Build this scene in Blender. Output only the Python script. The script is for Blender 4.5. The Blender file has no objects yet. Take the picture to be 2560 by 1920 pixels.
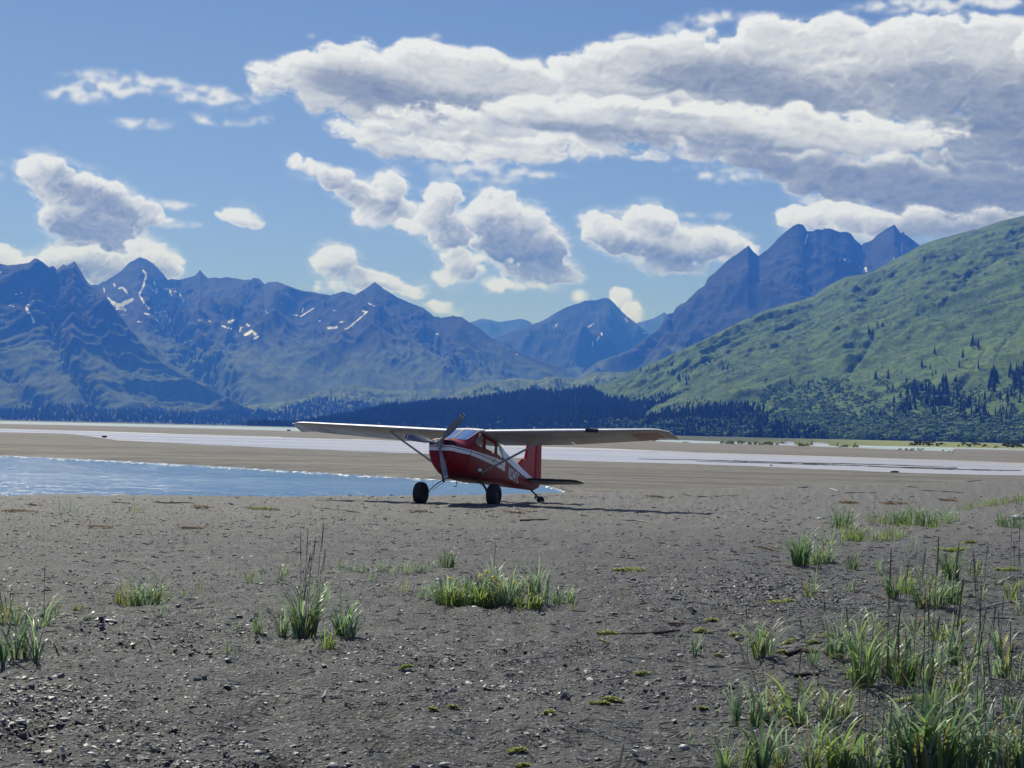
import bpy, bmesh, math, random
import numpy as np
from mathutils import Vector, Matrix, Euler
R_ = math.radians
sc = bpy.context.scene
COL = sc.collection
rng = np.random.default_rng(7)
random.seed(7)

# ------------------------------------------------------------------ camera
F_PX, CAM_H, PITCH, ROLL = 3850.0, 1.772, 1.752, 1.303     # focal length in pixels of a 2560 wide frame
cam_d = bpy.data.cameras.new('camera')
cam_d.sensor_width = 36.0
cam_d.lens = F_PX / 2560.0 * 36.0
cam_d.clip_start = 0.1
cam_d.clip_end = 60000
cam = bpy.data.objects.new('camera', cam_d)
cam.matrix_world = Matrix.Translation((0, 0, CAM_H)) @ Matrix.Rotation(R_(90 + PITCH), 4, 'X') @ Matrix.Rotation(R_(ROLL), 4, 'Z')
COL.objects.link(cam)
sc.camera = cam

# ------------------------------------------------------------------ light
SUN_AZ, SUN_EL = 28.0, 48.0        # degrees to the left of the view, degrees above the horizon
sun_d = bpy.data.lights.new('sun', 'SUN')
sun_d.energy = 5.0
sun_d.angle = R_(0.53)
sun_d.color = (1.0, 0.975, 0.935)
sun = bpy.data.objects.new('sun', sun_d)
sdir = Vector((-math.sin(R_(SUN_AZ)) * math.cos(R_(SUN_EL)), math.cos(R_(SUN_AZ)) * math.cos(R_(SUN_EL)), math.sin(R_(SUN_EL))))
sun.rotation_euler = sdir.to_track_quat('Z', 'Y').to_euler()
COL.objects.link(sun)
sc.view_settings.view_transform = 'Standard'
sc.view_settings.look = 'None'
sc.view_settings.gamma = 1.0
sc.view_settings.use_curve_mapping = False
sc.view_settings.exposure = 0.0
sc.cycles.use_denoising = True
sc.cycles.denoising_input_passes = 'RGB_ALBEDO_NORMAL'
sc.cycles.denoising_prefilter = 'ACCURATE'
SKY_STRENGTH = 0.08
HAZE_DENSITY = 1.38e-4
HAZE_COLOR = (0.05, 0.20, 0.95, 1)
SKY_TINT = (0.64, 0.70, 0.98, 1)
CLOUD_LIGHT = (10.2, 10.8, 12.9, 1)
CLOUD_DARK = (2.1, 2.6, 3.5, 1)

# ------------------------------------------------------------------ numeric helpers
def _h(ix, iy, seed):
    with np.errstate(over='ignore'):
        n = (ix.astype(np.int64) * 374761393 + iy.astype(np.int64) * 668265263 + seed * 974634777) & 0xffffffff
        n = ((n ^ (n >> 13)) * 1274126177) & 0xffffffff
        n = n ^ (n >> 16)
    return (n & 0xffffff) / float(0xffffff)
def perlin(x, y, seed=0):
    x = np.asarray(x, float); y = np.asarray(y, float)
    xi = np.floor(x); yi = np.floor(y); xf = x - xi; yf = y - yi
    u = xf * xf * xf * (xf * (xf * 6 - 15) + 10); v = yf * yf * yf * (yf * (yf * 6 - 15) + 10)
    def g(a, b):
        ang = _h(xi + a, yi + b, seed) * 2 * np.pi
        return np.cos(ang) * (xf - a) + np.sin(ang) * (yf - b)
    n0 = g(0, 0) * (1 - u) + g(1, 0) * u
    n1 = g(0, 1) * (1 - u) + g(1, 1) * u
    return (n0 * (1 - v) + n1 * v) * 1.45
def fbm(x, y, o=5, seed=0, lac=2.03, gain=0.5):
    s = 0; a = 1; t = 0
    for i in range(o):
        s = s + a * perlin(x, y, seed + i * 17); t += a
        x = x * lac + 3.1; y = y * lac + 1.7; a *= gain
    return s / t
def ridged(x, y, o=5, seed=0, gain=0.5):
    s = 0; a = 1; t = 0; w = 1
    for i in range(o):
        n = 1 - np.abs(perlin(x, y, seed + i * 31)) * 1.6
        n = np.clip(n, 0, 1) ** 2
        s = s + a * n * w; t += a; w = np.clip(n * 1.6, 0, 1)
        x = x * 2.07 + 5.2; y = y * 2.07 + 1.3; a *= gain
    return s / t
def billow(x, y, o=5, seed=0, gain=0.5):
    s = 0; a = 1; t = 0
    for i in range(o):
        s = s + a * (np.abs(perlin(x, y, seed + i * 13)) * 2.0); t += a
        x = x * 2.05 + 7.7; y = y * 2.05 + 2.9; a *= gain
    return s / t
def sst(a, b, x):
    t = np.clip((x - a) / (b - a), 0, 1)
    return t * t * (3 - 2 * t)
_ca, _sa = math.cos(R_(PITCH)), math.sin(R_(PITCH))
_cr, _sr = math.cos(R_(ROLL)), math.sin(R_(ROLL))
def ray(u, v):                      # direction through a point of the photograph (2560 x 1920)
    x = np.asarray(u, float) - 1280; y = np.asarray(v, float) - 960
    p = (x * _cr + y * _sr) / F_PX; q = (-x * _sr + y * _cr) / F_PX
    return np.stack([p, _ca + q * _sa, _sa - q * _ca], -1)
def proj(P):
    P = np.asarray(P, float) - np.array([0, 0, CAM_H])
    z = P[..., 1] * _ca + P[..., 2] * _sa; y = -P[..., 1] * _sa + P[..., 2] * _ca
    a = F_PX * P[..., 0] / z; b = -F_PX * y / z
    return 1280 + a * _cr - b * _sr, 960 + a * _sr + b * _cr
def on_plane(u, v, z):              # the point at height z seen at u, v
    d = ray(u, v)
    t = (z - CAM_H) / np.minimum(d[..., 2], -2e-5)
    return np.stack([d[..., 0] * t, d[..., 1] * t], -1)

# ------------------------------------------------------------------ object helpers
def tag(o, label=None, cat=None, group=None, kind=None):
    if label: o['label'] = label
    if cat: o['category'] = cat
    if group: o['group'] = group
    if kind: o['kind'] = kind
    return o
def link(name, me, m=None, parent=None, loc=None):
    o = bpy.data.objects.new(name, me)
    COL.objects.link(o)
    if m is not None and me is not None and not me.materials:
        for mm in (m if isinstance(m, (list, tuple)) else [m]): me.materials.append(mm)
    if parent is not None: o.parent = parent
    if loc is not None: o.location = loc
    return o
def empty(name, loc=(0, 0, 0), rot=None):
    o = bpy.data.objects.new(name, None); COL.objects.link(o); o.location = loc
    o.empty_display_size = 0.2
    if rot is not None: o.rotation_euler = rot
    return o
def np_mesh(name, V, quads=None, tris=None, smooth=True, attrs=None, mats=None):
    V = np.asarray(V, np.float32).reshape(-1, 3)
    nq = 0 if quads is None else len(quads); nt = 0 if tris is None else len(tris)
    me = bpy.data.meshes.new(name)
    me.vertices.add(len(V)); me.vertices.foreach_set('co', V.ravel())
    parts = []
    if nq: parts.append(np.asarray(quads, np.int32).ravel())
    if nt: parts.append(np.asarray(tris, np.int32).ravel())
    li = np.concatenate(parts) if parts else np.zeros(0, np.int32)
    me.loops.add(len(li)); me.loops.foreach_set('vertex_index', li)
    tot = np.concatenate([np.full(nq, 4, np.int32), np.full(nt, 3, np.int32)])
    st = np.concatenate([[0], np.cumsum(tot)[:-1]]).astype(np.int32)
    me.polygons.add(nq + nt)
    me.polygons.foreach_set('loop_start', st); me.polygons.foreach_set('loop_total', tot)
    me.polygons.foreach_set('use_smooth', np.full(nq + nt, bool(smooth)))
    if mats is not None: me.polygons.foreach_set('material_index', np.asarray(mats, np.int32))
    me.update(calc_edges=True)
    if attrs:
        for k, a in attrs.items():
            at = me.attributes.new(k, 'FLOAT', 'POINT'); at.data.foreach_set('value', np.asarray(a, np.float32).ravel())
    return me
def grid_quads(nr, nc, off=0, wrap=False):
    r = np.arange(nr - 1)[:, None]; c = np.arange(nc if wrap else nc - 1)[None, :]
    a = r * nc + c; b = r * nc + (c + 1) % nc; d = (r + 1) * nc + c; e = (r + 1) * nc + (c + 1) % nc
    return np.stack([a, b, e, d], -1).reshape(-1, 4) + off
class MB:                            # collects shapes into one mesh
    def __init__(s): s.V = []; s.F = []; s.n = 0
    def add(s, V, F):
        V = [tuple(p) for p in V]
        s.V += V; s.F += [tuple(i + s.n for i in f) for f in F]; s.n += len(V); return s
    def box(s, c, d, rot=None):
        M = rot.to_matrix() if rot is not None else Matrix.Identity(3)
        vs = []
        for x in (-1, 1):
            for y in (-1, 1):
                for z in (-1, 1):
                    vs.append(Vector(c) + M @ Vector((x * d[0] / 2, y * d[1] / 2, z * d[2] / 2)))
        return s.add(vs, [(0, 1, 3, 2), (4, 6, 7, 5), (0, 4, 5, 1), (2, 3, 7, 6), (0, 2, 6, 4), (1, 5, 7, 3)])
    def tube(s, pts, rad, n=10, sx=1.0, sy=1.0, ref=(0, 0, 1), cap=True):
        # sweeps an ellipse along pts; rad may be one number per point; sx along ref side, sy the other
        P = [Vector(p) for p in pts]; m = len(P)
        if not isinstance(rad, (list, tuple)): rad = [rad] * m
        vs = []
        for i, p in enumerate(P):
            t = (P[min(i + 1, m - 1)] - P[max(i - 1, 0)]).normalized()
            a = t.cross(Vector(ref)); a = a.normalized() if a.length > 1e-5 else t.orthogonal().normalized()
            b = t.cross(a).normalized()
            for k in range(n):
                th = 2 * math.pi * k / n
                vs.append(p + a * math.cos(th) * rad[i] * sx + b * math.sin(th) * rad[i] * sy)
        F = []
        for i in range(m - 1):
            for k in range(n):
                F.append((i * n + k, i * n + (k + 1) % n, (i + 1) * n + (k + 1) % n, (i + 1) * n + k))
        if cap: F.append(tuple(range(n - 1, -1, -1))); F.append(tuple(range((m - 1) * n, m * n)))
        return s.add(vs, F)
    def lathe(s, prof, c=(0, 0, 0), axis=(1, 0, 0), n=32):
        # prof: (along axis, radius)
        A = Vector(axis).normalized(); B = A.orthogonal().normalized(); D = A.cross(B)
        vs = []; F = []
        for (a, r) in prof:
            for k in range(n):
                th = 2 * math.pi * k / n
                vs.append(Vector(c) + A * a + (B * math.cos(th) + D * math.sin(th)) * r)
        for i in range(len(prof) - 1):
            for k in range(n):
                F.append((i * n + k, i * n + (k + 1) % n, (i + 1) * n + (k + 1) % n, (i + 1) * n + k))
        F.append(tuple(range(n - 1, -1, -1))); F.append(tuple(range((len(prof) - 1) * n, len(prof) * n)))
        return s.add(vs, F)
    def mesh(s, name, smooth=True, sharp=40):
        me = bpy.data.meshes.new(name)
        me.from_pydata([tuple(v) for v in s.V], [], s.F); me.update()
        if smooth:
            me.polygons.foreach_set('use_smooth', [True] * len(me.polygons))
            me.set_sharp_from_angle(angle=R_(sharp))
        return me
    def build(s, name, m, parent=None, smooth=True, sharp=40, loc=None):
        return link(name, s.mesh(name, smooth, sharp), m, parent, loc)

# ------------------------------------------------------------------ material helpers
class NT:
    def __init__(s, name, tree=None):
        if tree is None:
            s.m = bpy.data.materials.new(name); s.m.use_nodes = True; s.t = s.m.node_tree; s.t.nodes.clear()
        else: s.t = tree
    def n(s, typ, ins=None, **props):
        nd = s.t.nodes.new(typ)
        for k, v in props.items(): setattr(nd, k, v)
        if ins:
            for k, v in ins.items():
                sk = nd.inputs[k]
                if isinstance(v, bpy.types.NodeSocket): s.t.links.new(v, sk)
                else: sk.default_value = v
        return nd
    def math(s, op, a, b=0.0, c=0.0, clamp=False):
        nd = s.n('ShaderNodeMath', {0: a, 1: b, 2: c}, operation=op); nd.use_clamp = clamp; return nd.outputs[0]
    def mr(s, v, a, b, c=0.0, d=1.0, smooth=False):
        nd = s.n('ShaderNodeMapRange', {0: v, 1: a, 2: b, 3: c, 4: d}); nd.interpolation_type = 'SMOOTHSTEP' if smooth else 'LINEAR'; return nd.outputs[0]
    def mix(s, f, a, b, blend='MIX'):
        nd = s.n('ShaderNodeMix', data_type='RGBA', blend_type=blend)
        for i, v in ((0, f), (6, a), (7, b)):
            if isinstance(v, bpy.types.NodeSocket): s.t.links.new(v, nd.inputs[i])
            else: nd.inputs[i].default_value = v
        return nd.outputs[2]
    def noise(s, scale, detail=4, rough=0.55, vec=None, dist=0.0, out=0, typ='FBM'):
        nd = s.n('ShaderNodeTexNoise', {'Scale': scale, 'Detail': detail, 'Roughness': rough, 'Distortion': dist}, noise_type=typ)
        if vec is not None: s.t.links.new(vec, nd.inputs['Vector'])
        return nd.outputs[out]
    def obj(s, scale=None):
        c = s.n('ShaderNodeTexCoord').outputs['Object']
        if scale is None: return c
        return s.n('ShaderNodeMapping', {'Vector': c, 'Scale': scale}).outputs[0]
    def attr(s, name): return s.n('ShaderNodeAttribute', attribute_name=name).outputs['Fac']
    def bump(s, h, strength=0.5, dist=0.1, normal=None):
        nd = s.n('ShaderNodeBump', {'Height': h, 'Strength': strength, 'Distance': dist})
        if normal is not None: s.t.links.new(normal, nd.inputs['Normal'])
        return nd.outputs[0]
    def out(s, sh):
        o = s.n('ShaderNodeOutputMaterial'); s.t.links.new(sh, o.inputs[0]); return s.m
    def pbr(s, col, rough=0.6, normal=None, **kw):
        ins = {'Base Color': col, 'Roughness': rough}; ins.update(kw)
        if normal is not None: ins['Normal'] = normal
        return s.out(s.n('ShaderNodeBsdfPrincipled', ins).outputs[0])
def c4(r, g, b): return (r, g, b, 1)
# ------------------------------------------------------------------ sky and clouds
# blob centres are read off the photograph in a 2212 wide frame and turned into azimuth and elevation
def cl(x, y): 
    d = ray(np.float64(x) * 1.15732, np.float64(y) * 1.15732)
    return math.degrees(math.atan2(d[0], d[1])), math.degrees(math.atan2(d[2], math.hypot(d[0], d[1])))
K = 1.15732 / F_PX * 57.2958        # degrees per pixel of that frame
WISP = [(250,178,90,24,0,.75),(180,205,70,18,-5,.7),(400,190,70,16,5,.6),(480,215,90,20,0,.65),(295,265,60,13,0,.7),(440,258,50,11,0,.6),(560,260,50,9,-12,.5),(350,442,55,9,0,.8),
 (1050,372,115,20,3,.75),(1560,378,80,16,5,.8),(1980,10,130,14,0,.8),(2150,4,120,12,0,.8),(1500,48,80,18,-10,.5),(1600,35,60,15,0,.5),(1350,80,30,14,0,.5),
 (915,622,14,26,0,.55),(1255,640,22,13,0,.7),(1080,617,40,16,0,.9),(1160,617,34,11,0,.7),(940,80,20,8,0,.4),(1555,470,40,9,0,.45),(1180,378,60,6,0,.4),(670,80,16,7,0,.4),(0,375,14,24,0,.5),
 (60,620,60,14,0,.8),(1500,466,45,6,8,.4)]
# every layer: kind, blobs (x, y, rx, ry, tilt, weight), dark patches, bright patches; farthest first
LAYERS = [
 ('b', [(900,215,260,74,4,.8),(1100,255,240,62,5,.9),(1350,250,250,66,5,.9),(1000,290,220,44,5,.8),(1500,230,200,60,5,.9)], [(1010,232,260,16,3,.8),(1300,220,180,12,3,.6),(900,235,120,26,6,.5)], []),
 ('b', [(1600,325,170,36,15,1),(1750,365,200,52,15,1),(1930,400,220,64,10,1.1),(2100,430,230,74,0,1.2),(2190,350,150,140,0,1.2),(1850,452,110,24,8,.8),(2130,470,190,44,0,1.1),(2350,400,200,130,0,1.2)],
  [(1640,345,110,24,15,.5),(1780,370,170,40,12,.8),(1950,400,170,50,5,.9),(2090,450,200,45,0,.9),(2200,390,160,90,0,1.0),(2160,300,120,50,0,.6),(2350,420,160,120,0,1.1)], [(1900,345,60,10,0,.5),(2130,385,110,8,5,.6),(1760,325,50,10,0,.4)]),
 ('b', [(1230,170,120,38,-8,.9),(1390,145,190,62,-6,1),(1600,112,220,66,-5,1.1),(1850,92,250,60,-3,1.1),(2060,110,210,72,0,1.2),(2200,160,130,110,0,1.2),(1650,190,230,60,4,1.1),(1900,200,240,80,0,1.2),(2110,270,190,90,0,1.2),(2380,170,200,120,0,1.2)],
  [(1500,165,100,24,0,.5),(1620,175,150,34,5,.7),(1720,222,130,28,8,.9),(1900,190,120,30,0,.4),(2080,215,150,50,5,.7),(2170,290,150,60,0,.9),(2020,150,60,20,0,.3),(2360,250,160,80,0,.9)], [(1850,80,200,22,0,.4),(1780,160,60,40,0,.35)]),
 ('b', [(600,172,70,24,10,.8),(690,150,90,34,12,1),(770,128,100,38,0,1),(700,200,110,34,12,.9),(900,135,130,42,0,1),(1020,155,130,44,2,1),(1120,175,120,40,5,1),(880,215,170,44,8,1),(1040,215,150,44,5,1),(820,175,150,44,5,1)],
  [(840,205,130,30,10,.85),(960,235,130,22,8,.8),(760,180,70,24,10,.4),(1060,215,90,12,4,.5)], [(900,120,140,18,0,.4)]),
 ('b', [(760,285,60,22,20,.7),(830,305,90,30,14,.9),(950,318,150,30,6,.95),(1110,325,140,27,4,.9),(1235,318,90,24,4,.8)],
  [(1010,300,150,8,5,.5),(860,290,60,10,10,.3)], []),
 ('b', [(930,250,110,20,3,.8),(1060,258,140,30,5,.95),(1220,245,170,36,3,1),(1390,255,190,42,4,1),(1560,272,210,46,9,1.05),(1740,285,200,44,10,1.05),(1900,288,150,30,9,.9),(2030,285,90,15,5,.8),(1330,310,110,24,12,.9),(1480,318,90,22,12,.9)],
  [(1310,292,90,16,5,.55),(1480,318,110,18,12,.6),(1650,318,140,16,12,.7),(1180,272,120,10,3,.4),(1420,245,120,8,4,.3)], [(1250,225,200,16,2,.4),(1650,262,220,14,9,.45),(1940,280,120,10,8,.4)]),
 ('c', [(95,375,50,36,0,1),(130,405,80,40,20,1),(200,425,90,46,15,1),(280,455,80,30,12,1),(150,470,64,36,0,1),(225,505,90,50,0,1),(215,540,90,34,0,1),(385,485,54,11,0,.8)],
  [(150,400,40,24,25,.6),(240,440,70,26,10,.7),(205,505,100,34,0,1.1),(130,505,40,18,0,.7)], []),
 ('c', [(8,556,36,22,0,1),(60,575,80,20,0,1),(170,570,90,36,0,1),(235,585,80,34,0,1),(310,535,44,18,0,1),(330,572,70,32,0,1)], [(235,580,60,30,0,.55),(150,582,50,14,0,.4),(340,592,50,14,0,.4)], []),
 ('c', [(510,466,50,16,8,.9),(540,478,36,14,0,.9)], [(525,486,40,6,0,.35)], []),
 ('c', [(660,358,44,16,14,1),(720,385,56,24,18,1),(775,412,60,26,15,1),(838,402,34,30,0,1),(830,450,68,30,12,1),(800,470,50,18,0,.8)], [(750,405,60,18,20,.5),(845,450,40,18,8,.45)], []),
 ('c', [(905,492,56,14,10,.8),(958,425,40,30,0,1),(940,465,36,40,0,1),(975,500,52,40,0,1),(1000,572,52,32,10,1),(960,600,30,16,0,.8)], [(980,500,40,34,10,.5),(1010,590,50,12,5,.4)], []),
 ('c', [(1072,436,46,28,0,1.1),(1060,470,66,40,0,1),(1130,480,64,40,10,1),(1100,525,92,50,12,1.1),(1180,535,50,44,30,1),(1222,592,44,18,20,.95),(1150,590,80,22,8,1)], [(1075,505,60,26,8,.6),(1130,560,110,38,10,1.25),(1195,560,40,30,20,.6)], []),
 ('c', [(1290,482,44,22,8,1),(1325,512,74,36,12,1),(1398,478,60,34,0,1.1),(1400,520,84,42,0,1.1),(1475,535,80,42,0,1.1),(1545,525,70,36,8,1),(1450,575,80,18,0,.9),(1600,542,40,28,0,1)], [(1400,550,110,20,8,.8),(1490,575,110,16,0,.8),(1440,500,40,14,0,.3),(1560,545,50,14,0,.35)], []),
 ('c', [(725,562,50,26,0,1),(690,562,30,9,0,.8),(760,598,70,22,14,1),(830,610,50,17,12,1),(885,630,32,11,10,.8),(715,622,44,12,0,.85)], [(740,590,60,14,0,.45),(820,620,50,9,5,.4)], []),
 ('c', [(948,664,36,13,10,.75),(985,678,18,9,0,.6)], [], []),
 ('c', [(1340,645,20,20,20,.75),(1366,672,15,18,20,.8),(1255,640,18,9,0,.6)], [], []),
 ('c', [(1740,468,70,24,-5,1),(1820,462,70,22,0,1),(1870,484,90,24,0,1)], [(1880,486,70,14,0,.6)], []),
 ('b', [(1960,485,130,26,0,1),(2110,490,130,26,0,1),(2300,500,150,36,0,1)], [(2000,492,170,24,0,.9),(2200,495,150,30,0,.9)], [(2150,476,110,6,4,.3)]),
 ('c', [(1080,616,32,10,0,.9)], [], []), ('c', [(1160,614,26,7,0,.7)], [(1160,616,20,5,0,.5)], []),
]
def blur(a, s):                     # three box passes, close to a gaussian
    k = max(1, int(round(s * 1.0)))
    for _ in range(3):
        for ax in (0, 1):
            c = np.cumsum(np.concatenate([np.repeat(np.take(a, [0], ax), k + 1, ax), a, np.repeat(np.take(a, [-1], ax), k, ax)], ax), axis=ax, dtype=np.float64)
            n = a.shape[ax]
            a = ((np.take(c, range(2 * k + 1, 2 * k + 1 + n), ax) - np.take(c, range(0, n), ax)) / (2 * k + 1)).astype(np.float32)
    return a
def cloud_map(az, el, layers, wisp, seed=0, to=cl, kk=K, fine=1.0):
    # each layer is a heap of rounded puffs splatted into a height map, frayed by noise, then shaded by how much of it lies towards the sun
    shp = az.shape; dpx = float(az[0, 1] - az[0, 0]); dpy = float(el[1, 0] - el[0, 0]); g = np.random.default_rng(seed + 99); s = dpx / .03
    wx = fbm(az * 1.1, el * 1.5, 6, seed + 3, gain=.58); wy = fbm(az * 1.1 + 40, el * 1.5, 6, seed + 9, gain=.58)
    xr = az * .99 - el * .14; yr = el * .99 + az * .14
    f1 = fbm(xr * .55 + wx * .3, yr * 2.2 + wy * .4, 7, seed + 61, gain=0.58); f2 = fbm(az * 4 + wx * 2, el * 6 + wy * 2, 5, seed + 83, gain=0.62)
    bl = billow(az * 1.7 + wx * .9, el * 2.1 + wy * .9, 7, seed + 121, .62); bl2 = .5 * billow(xr * .5 + wx * .4, yr * 1.6 + wy * .4, 6, seed + 141, .55) + .5 * billow(xr * 1.1 + wx * .6, yr * 1.9 + wy * .6, 5, seed + 171, .58)
    edge = .16 + .34 * sst(-.1, .45, fbm(az * .7 + 9, el * .9, 4, seed + 151))
    A_ = np.zeros(shp, np.float32); S_ = np.zeros(shp, np.float32)
    def cover(lst, AZ, EL):
        S = np.zeros(AZ.shape, np.float32)
        for (x, y, rx, ry, rot, w) in lst:
            a0, e0 = to(x, y); A = AZ - a0; E = -(EL - e0); t = math.radians(rot)
            p = (A * math.cos(t) + E * math.sin(t)) / (rx * kk); q = (-A * math.sin(t) + E * math.cos(t)) / (ry * kk); S += w * np.exp(-(p * p + q * q) ** 1.35 * .68)
        return S
    for kind, lst, dark, light in layers:
        P = [(*to(b_[0], b_[1]), b_[2] * kk, b_[3] * kk, b_[4], b_[5]) for b_ in lst]
        M = 1.6; x0 = min(p[0] - p[2] for p in P) - M; x1 = max(p[0] + p[2] for p in P) + M; y0 = min(p[1] - max(p[3], p[2] * .35) for p in P) - M; y1 = max(p[1] + max(p[3], p[2] * .35) for p in P) + M
        c0, c1 = max(0, int((x0 - az[0, 0]) / dpx)), min(shp[1], int((x1 - az[0, 0]) / dpx)); r0, r1 = max(0, int((y0 - el[0, 0]) / dpy)), min(shp[0], int((y1 - el[0, 0]) / dpy))
        if c1 - c0 < 8 or r1 - r0 < 8: continue
        W_ = (slice(r0, r1), slice(c0, c1)); AZ, EL = az[W_], el[W_]; a00, e00 = float(AZ[0, 0]), float(EL[0, 0]); n_, m_ = AZ.shape
        cum = kind == 'c'; rmin, rmax, asp, tilt, dens = (.075 * fine, .55, 1.15, 0, 1.5) if cum else (.16 * fine, .85, 1.7, 8, .55)
        H = np.zeros((n_, m_), np.float32)
        for (a0, e0, ax, ay, rot, w) in P:
            t = math.radians(rot); n = int(dens * ax * ay / (rmin * rmin) * .36) + 14
            for _ in range(n):
                rr = math.sqrt(g.random()); th = g.uniform(0, 6.283); p = rr * math.cos(th) * ax * .93; q = rr * math.sin(th) * ay * .93
                if q > .55 * ay and g.random() < .6: q *= .5
                ca_, ce_ = a0 + p * math.cos(t) - q * math.sin(t), e0 - (p * math.sin(t) + q * math.cos(t))
                r = rmin * (rmax / rmin) ** (g.random() ** 1.4 * (1.15 - rr * .75)); r = min(r, ay * .8); z0 = .9 * ay * math.sqrt(max(0, 1 - rr * rr)) * w
                rxx = r * asp; R3 = max(rxx, r); i0, i1 = max(0, int((ce_ - R3 - e00) / dpy)), min(n_, int((ce_ + R3 - e00) / dpy) + 2); j0, j1 = max(0, int((ca_ - R3 - a00) / dpx)), min(m_, int((ca_ + R3 - a00) / dpx) + 2)
                if i1 <= i0 or j1 <= j0: continue
                A = AZ[i0:i1, j0:j1] - ca_; E = -(EL[i0:i1, j0:j1] - ce_); t2 = math.radians(tilt)
                d2 = ((A * math.cos(t2) + E * math.sin(t2)) / rxx) ** 2 + ((-A * math.sin(t2) + E * math.cos(t2)) / r) ** 2
                h = np.sqrt(np.clip(1 - d2, 0, 1)) * r + z0 * (d2 < 1); H[i0:i1, j0:j1] = np.maximum(H[i0:i1, j0:j1], h)
        ii, jj = np.mgrid[0:n_, 0:m_]; wxx, wyy = wx[W_], wy[W_]
        def warp(a, k): return a[np.clip(ii + (wyy * k / dpy).astype(int), 0, n_ - 1), np.clip(jj + (wxx * k * 1.5 / dpx).astype(int), 0, m_ - 1)]
        F1, F2, B1, B2 = f1[W_], f2[W_], bl[W_], bl2[W_]
        if cum:
            H = blur(.65 * warp(H, .15) + .35 * warp(H, .45), 1.0 / s); H = np.where(H > 0, H + (.50 - B1) * .19 * sst(0, .3, H), H) + .022 * F2
            al = np.clip((H - .015) / (edge[W_] * 1.05), 0, 1); halo = sst(.01, .42, blur(np.clip(H, 0, 1), 9 / s) * (.9 + 2.4 * F1 + 1.3 * F2)) * .55
            al = 1 - (1 - al * al * (3 - 2 * al)) * (1 - halo); Bn = B1
        else:
            H = .6 * blur(warp(H, .35), 2.0 / s) + .4 * blur(warp(H, .8), 6 / s); gb = sst(0, .35, H)
            al = sst(.03, .50, H + (.60 * F1 + .34 * F2 - .02) * gb); H = np.clip(H, 0, .9) + ((.48 - B2) * .26 + (.5 - B1) * .10) * sst(.08, .4, H) + .06 * F1; Bn = B2
        C = np.clip(H, 0, 1.5); acc = np.zeros(C.shape, np.float32); wt = 0
        for k in range(1, 13):
            dy = int(k * .075 / dpy); dx = int(k * .04 / dpx); w = math.exp(-k / 8)
            if dy >= n_ or dx >= m_: break
            t_ = np.zeros_like(acc); t_[:n_ - dy, dx:] = C[dy:, :m_ - dx]; acc += w * t_; wt += w
        acc /= max(wt, .01)
        ga = (np.roll(H, 2, 1) - np.roll(H, -2, 1)) / (4 * dpx); ge = (np.roll(H, 2, 0) - np.roll(H, -2, 0)) / (4 * dpy)
        rel = np.clip(-.5 * ga + .85 * ge, -2.0, 2.0); body = sst(.0, .42, H)
        dk = 1 - np.exp(-1.25 * np.clip(cover(dark, AZ, EL) * (1 + .8 * F1 + .9 * (Bn - .42)), 0, 3)); L = cover(light, AZ, EL)
        sh_ = 1.08 - .26 * sst(.06, .80, acc) * body - .56 * dk * body + .07 * rel + .16 * F1 * body + .20 * (.42 - Bn) * body + .03 * F2 + .22 * L * body
        sh_ = np.where(sh_ < .50, .50 + (sh_ - .50) * .5, sh_); sh_ = np.clip(sh_, .28, 1.10); al = np.clip(al, 0, 1)
        S_[W_] = S_[W_] * (1 - al) + sh_ * al; A_[W_] = 1 - (1 - A_[W_]) * (1 - al)
    if wisp:
        Sw = cover(wisp, az, el); fw = fbm(az * 1.5 + wx * .9, el * 3.2 + wy * .9 - az * .25, 7, seed + 211, gain=.5); aw = blur(sst(0.10, 1.0, np.minimum(Sw, 1.0) * (.78 + 2.3 * fw + .25 * f2)).astype(np.float32), 1) * .95
        S_ = S_ + (1 - A_) * aw * (.98 + .1 * fw); A_ = 1 - (1 - A_) * (1 - aw)
    return A_, (S_ / np.maximum(A_, .02)).astype(np.float32)
def make_img(name, alpha, shade):
    h, w = alpha.shape
    im = bpy.data.images.new(name, w, h, alpha=True, float_buffer=True)
    im.colorspace_settings.name = 'Non-Color'
    px = np.empty((h, w, 4), np.float32); px[..., 0] = shade; px[..., 1] = shade; px[..., 2] = shade; px[..., 3] = 1.0
    px[..., 1] = alpha
    im.pixels.foreach_set(px.ravel()); im.update(); return im
AZ0, AZ1, EL0, EL1 = -33.0, 33.0, -1.0, 27.0
Wc = 2200; Hc = 934
gx = np.linspace(AZ0, AZ1, Wc)[None, :].repeat(Hc, 0); gy = np.linspace(EL0, EL1, Hc)[:, None].repeat(Wc, 1)
# the cloud field goes on beyond the frame on both sides and above
r2 = np.random.default_rng(11)
def extra(n, x0, x1, y0, y1, rx, ry, w=1.0):
    return [(float(r2.uniform(x0, x1)), float(r2.uniform(y0, y1)), float(r2.uniform(*rx)), float(r2.uniform(*ry)), float(r2.uniform(-8, 12)), w) for _ in range(n)]
for bx_, cx0 in ((2330, 1), (-950, 0)):
    LAYERS.append(('b', extra(9, bx_, bx_ + 700, 20 if cx0 else 120, 440 if cx0 else 320, (110, 220), (32, 70)), extra(5, bx_ + 60, bx_ + 700, 120, 440, (90, 160), (24, 50), .8), []))
    for q_ in range(3): LAYERS.append(('c', extra(4, bx_ + 30 + q_ * 230, bx_ + 170 + q_ * 230, 470, 590, (40, 80), (20, 36)), extra(1, bx_ + 100 + q_ * 230, bx_ + 150 + q_ * 230, 520, 580, (50, 80), (12, 20), .7), []))
al_, sh_ = cloud_map(gx, gy, LAYERS, WISP)
img_front = make_img('cloud_field', al_, sh_)
Wd, Hd = 1440, 360
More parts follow.
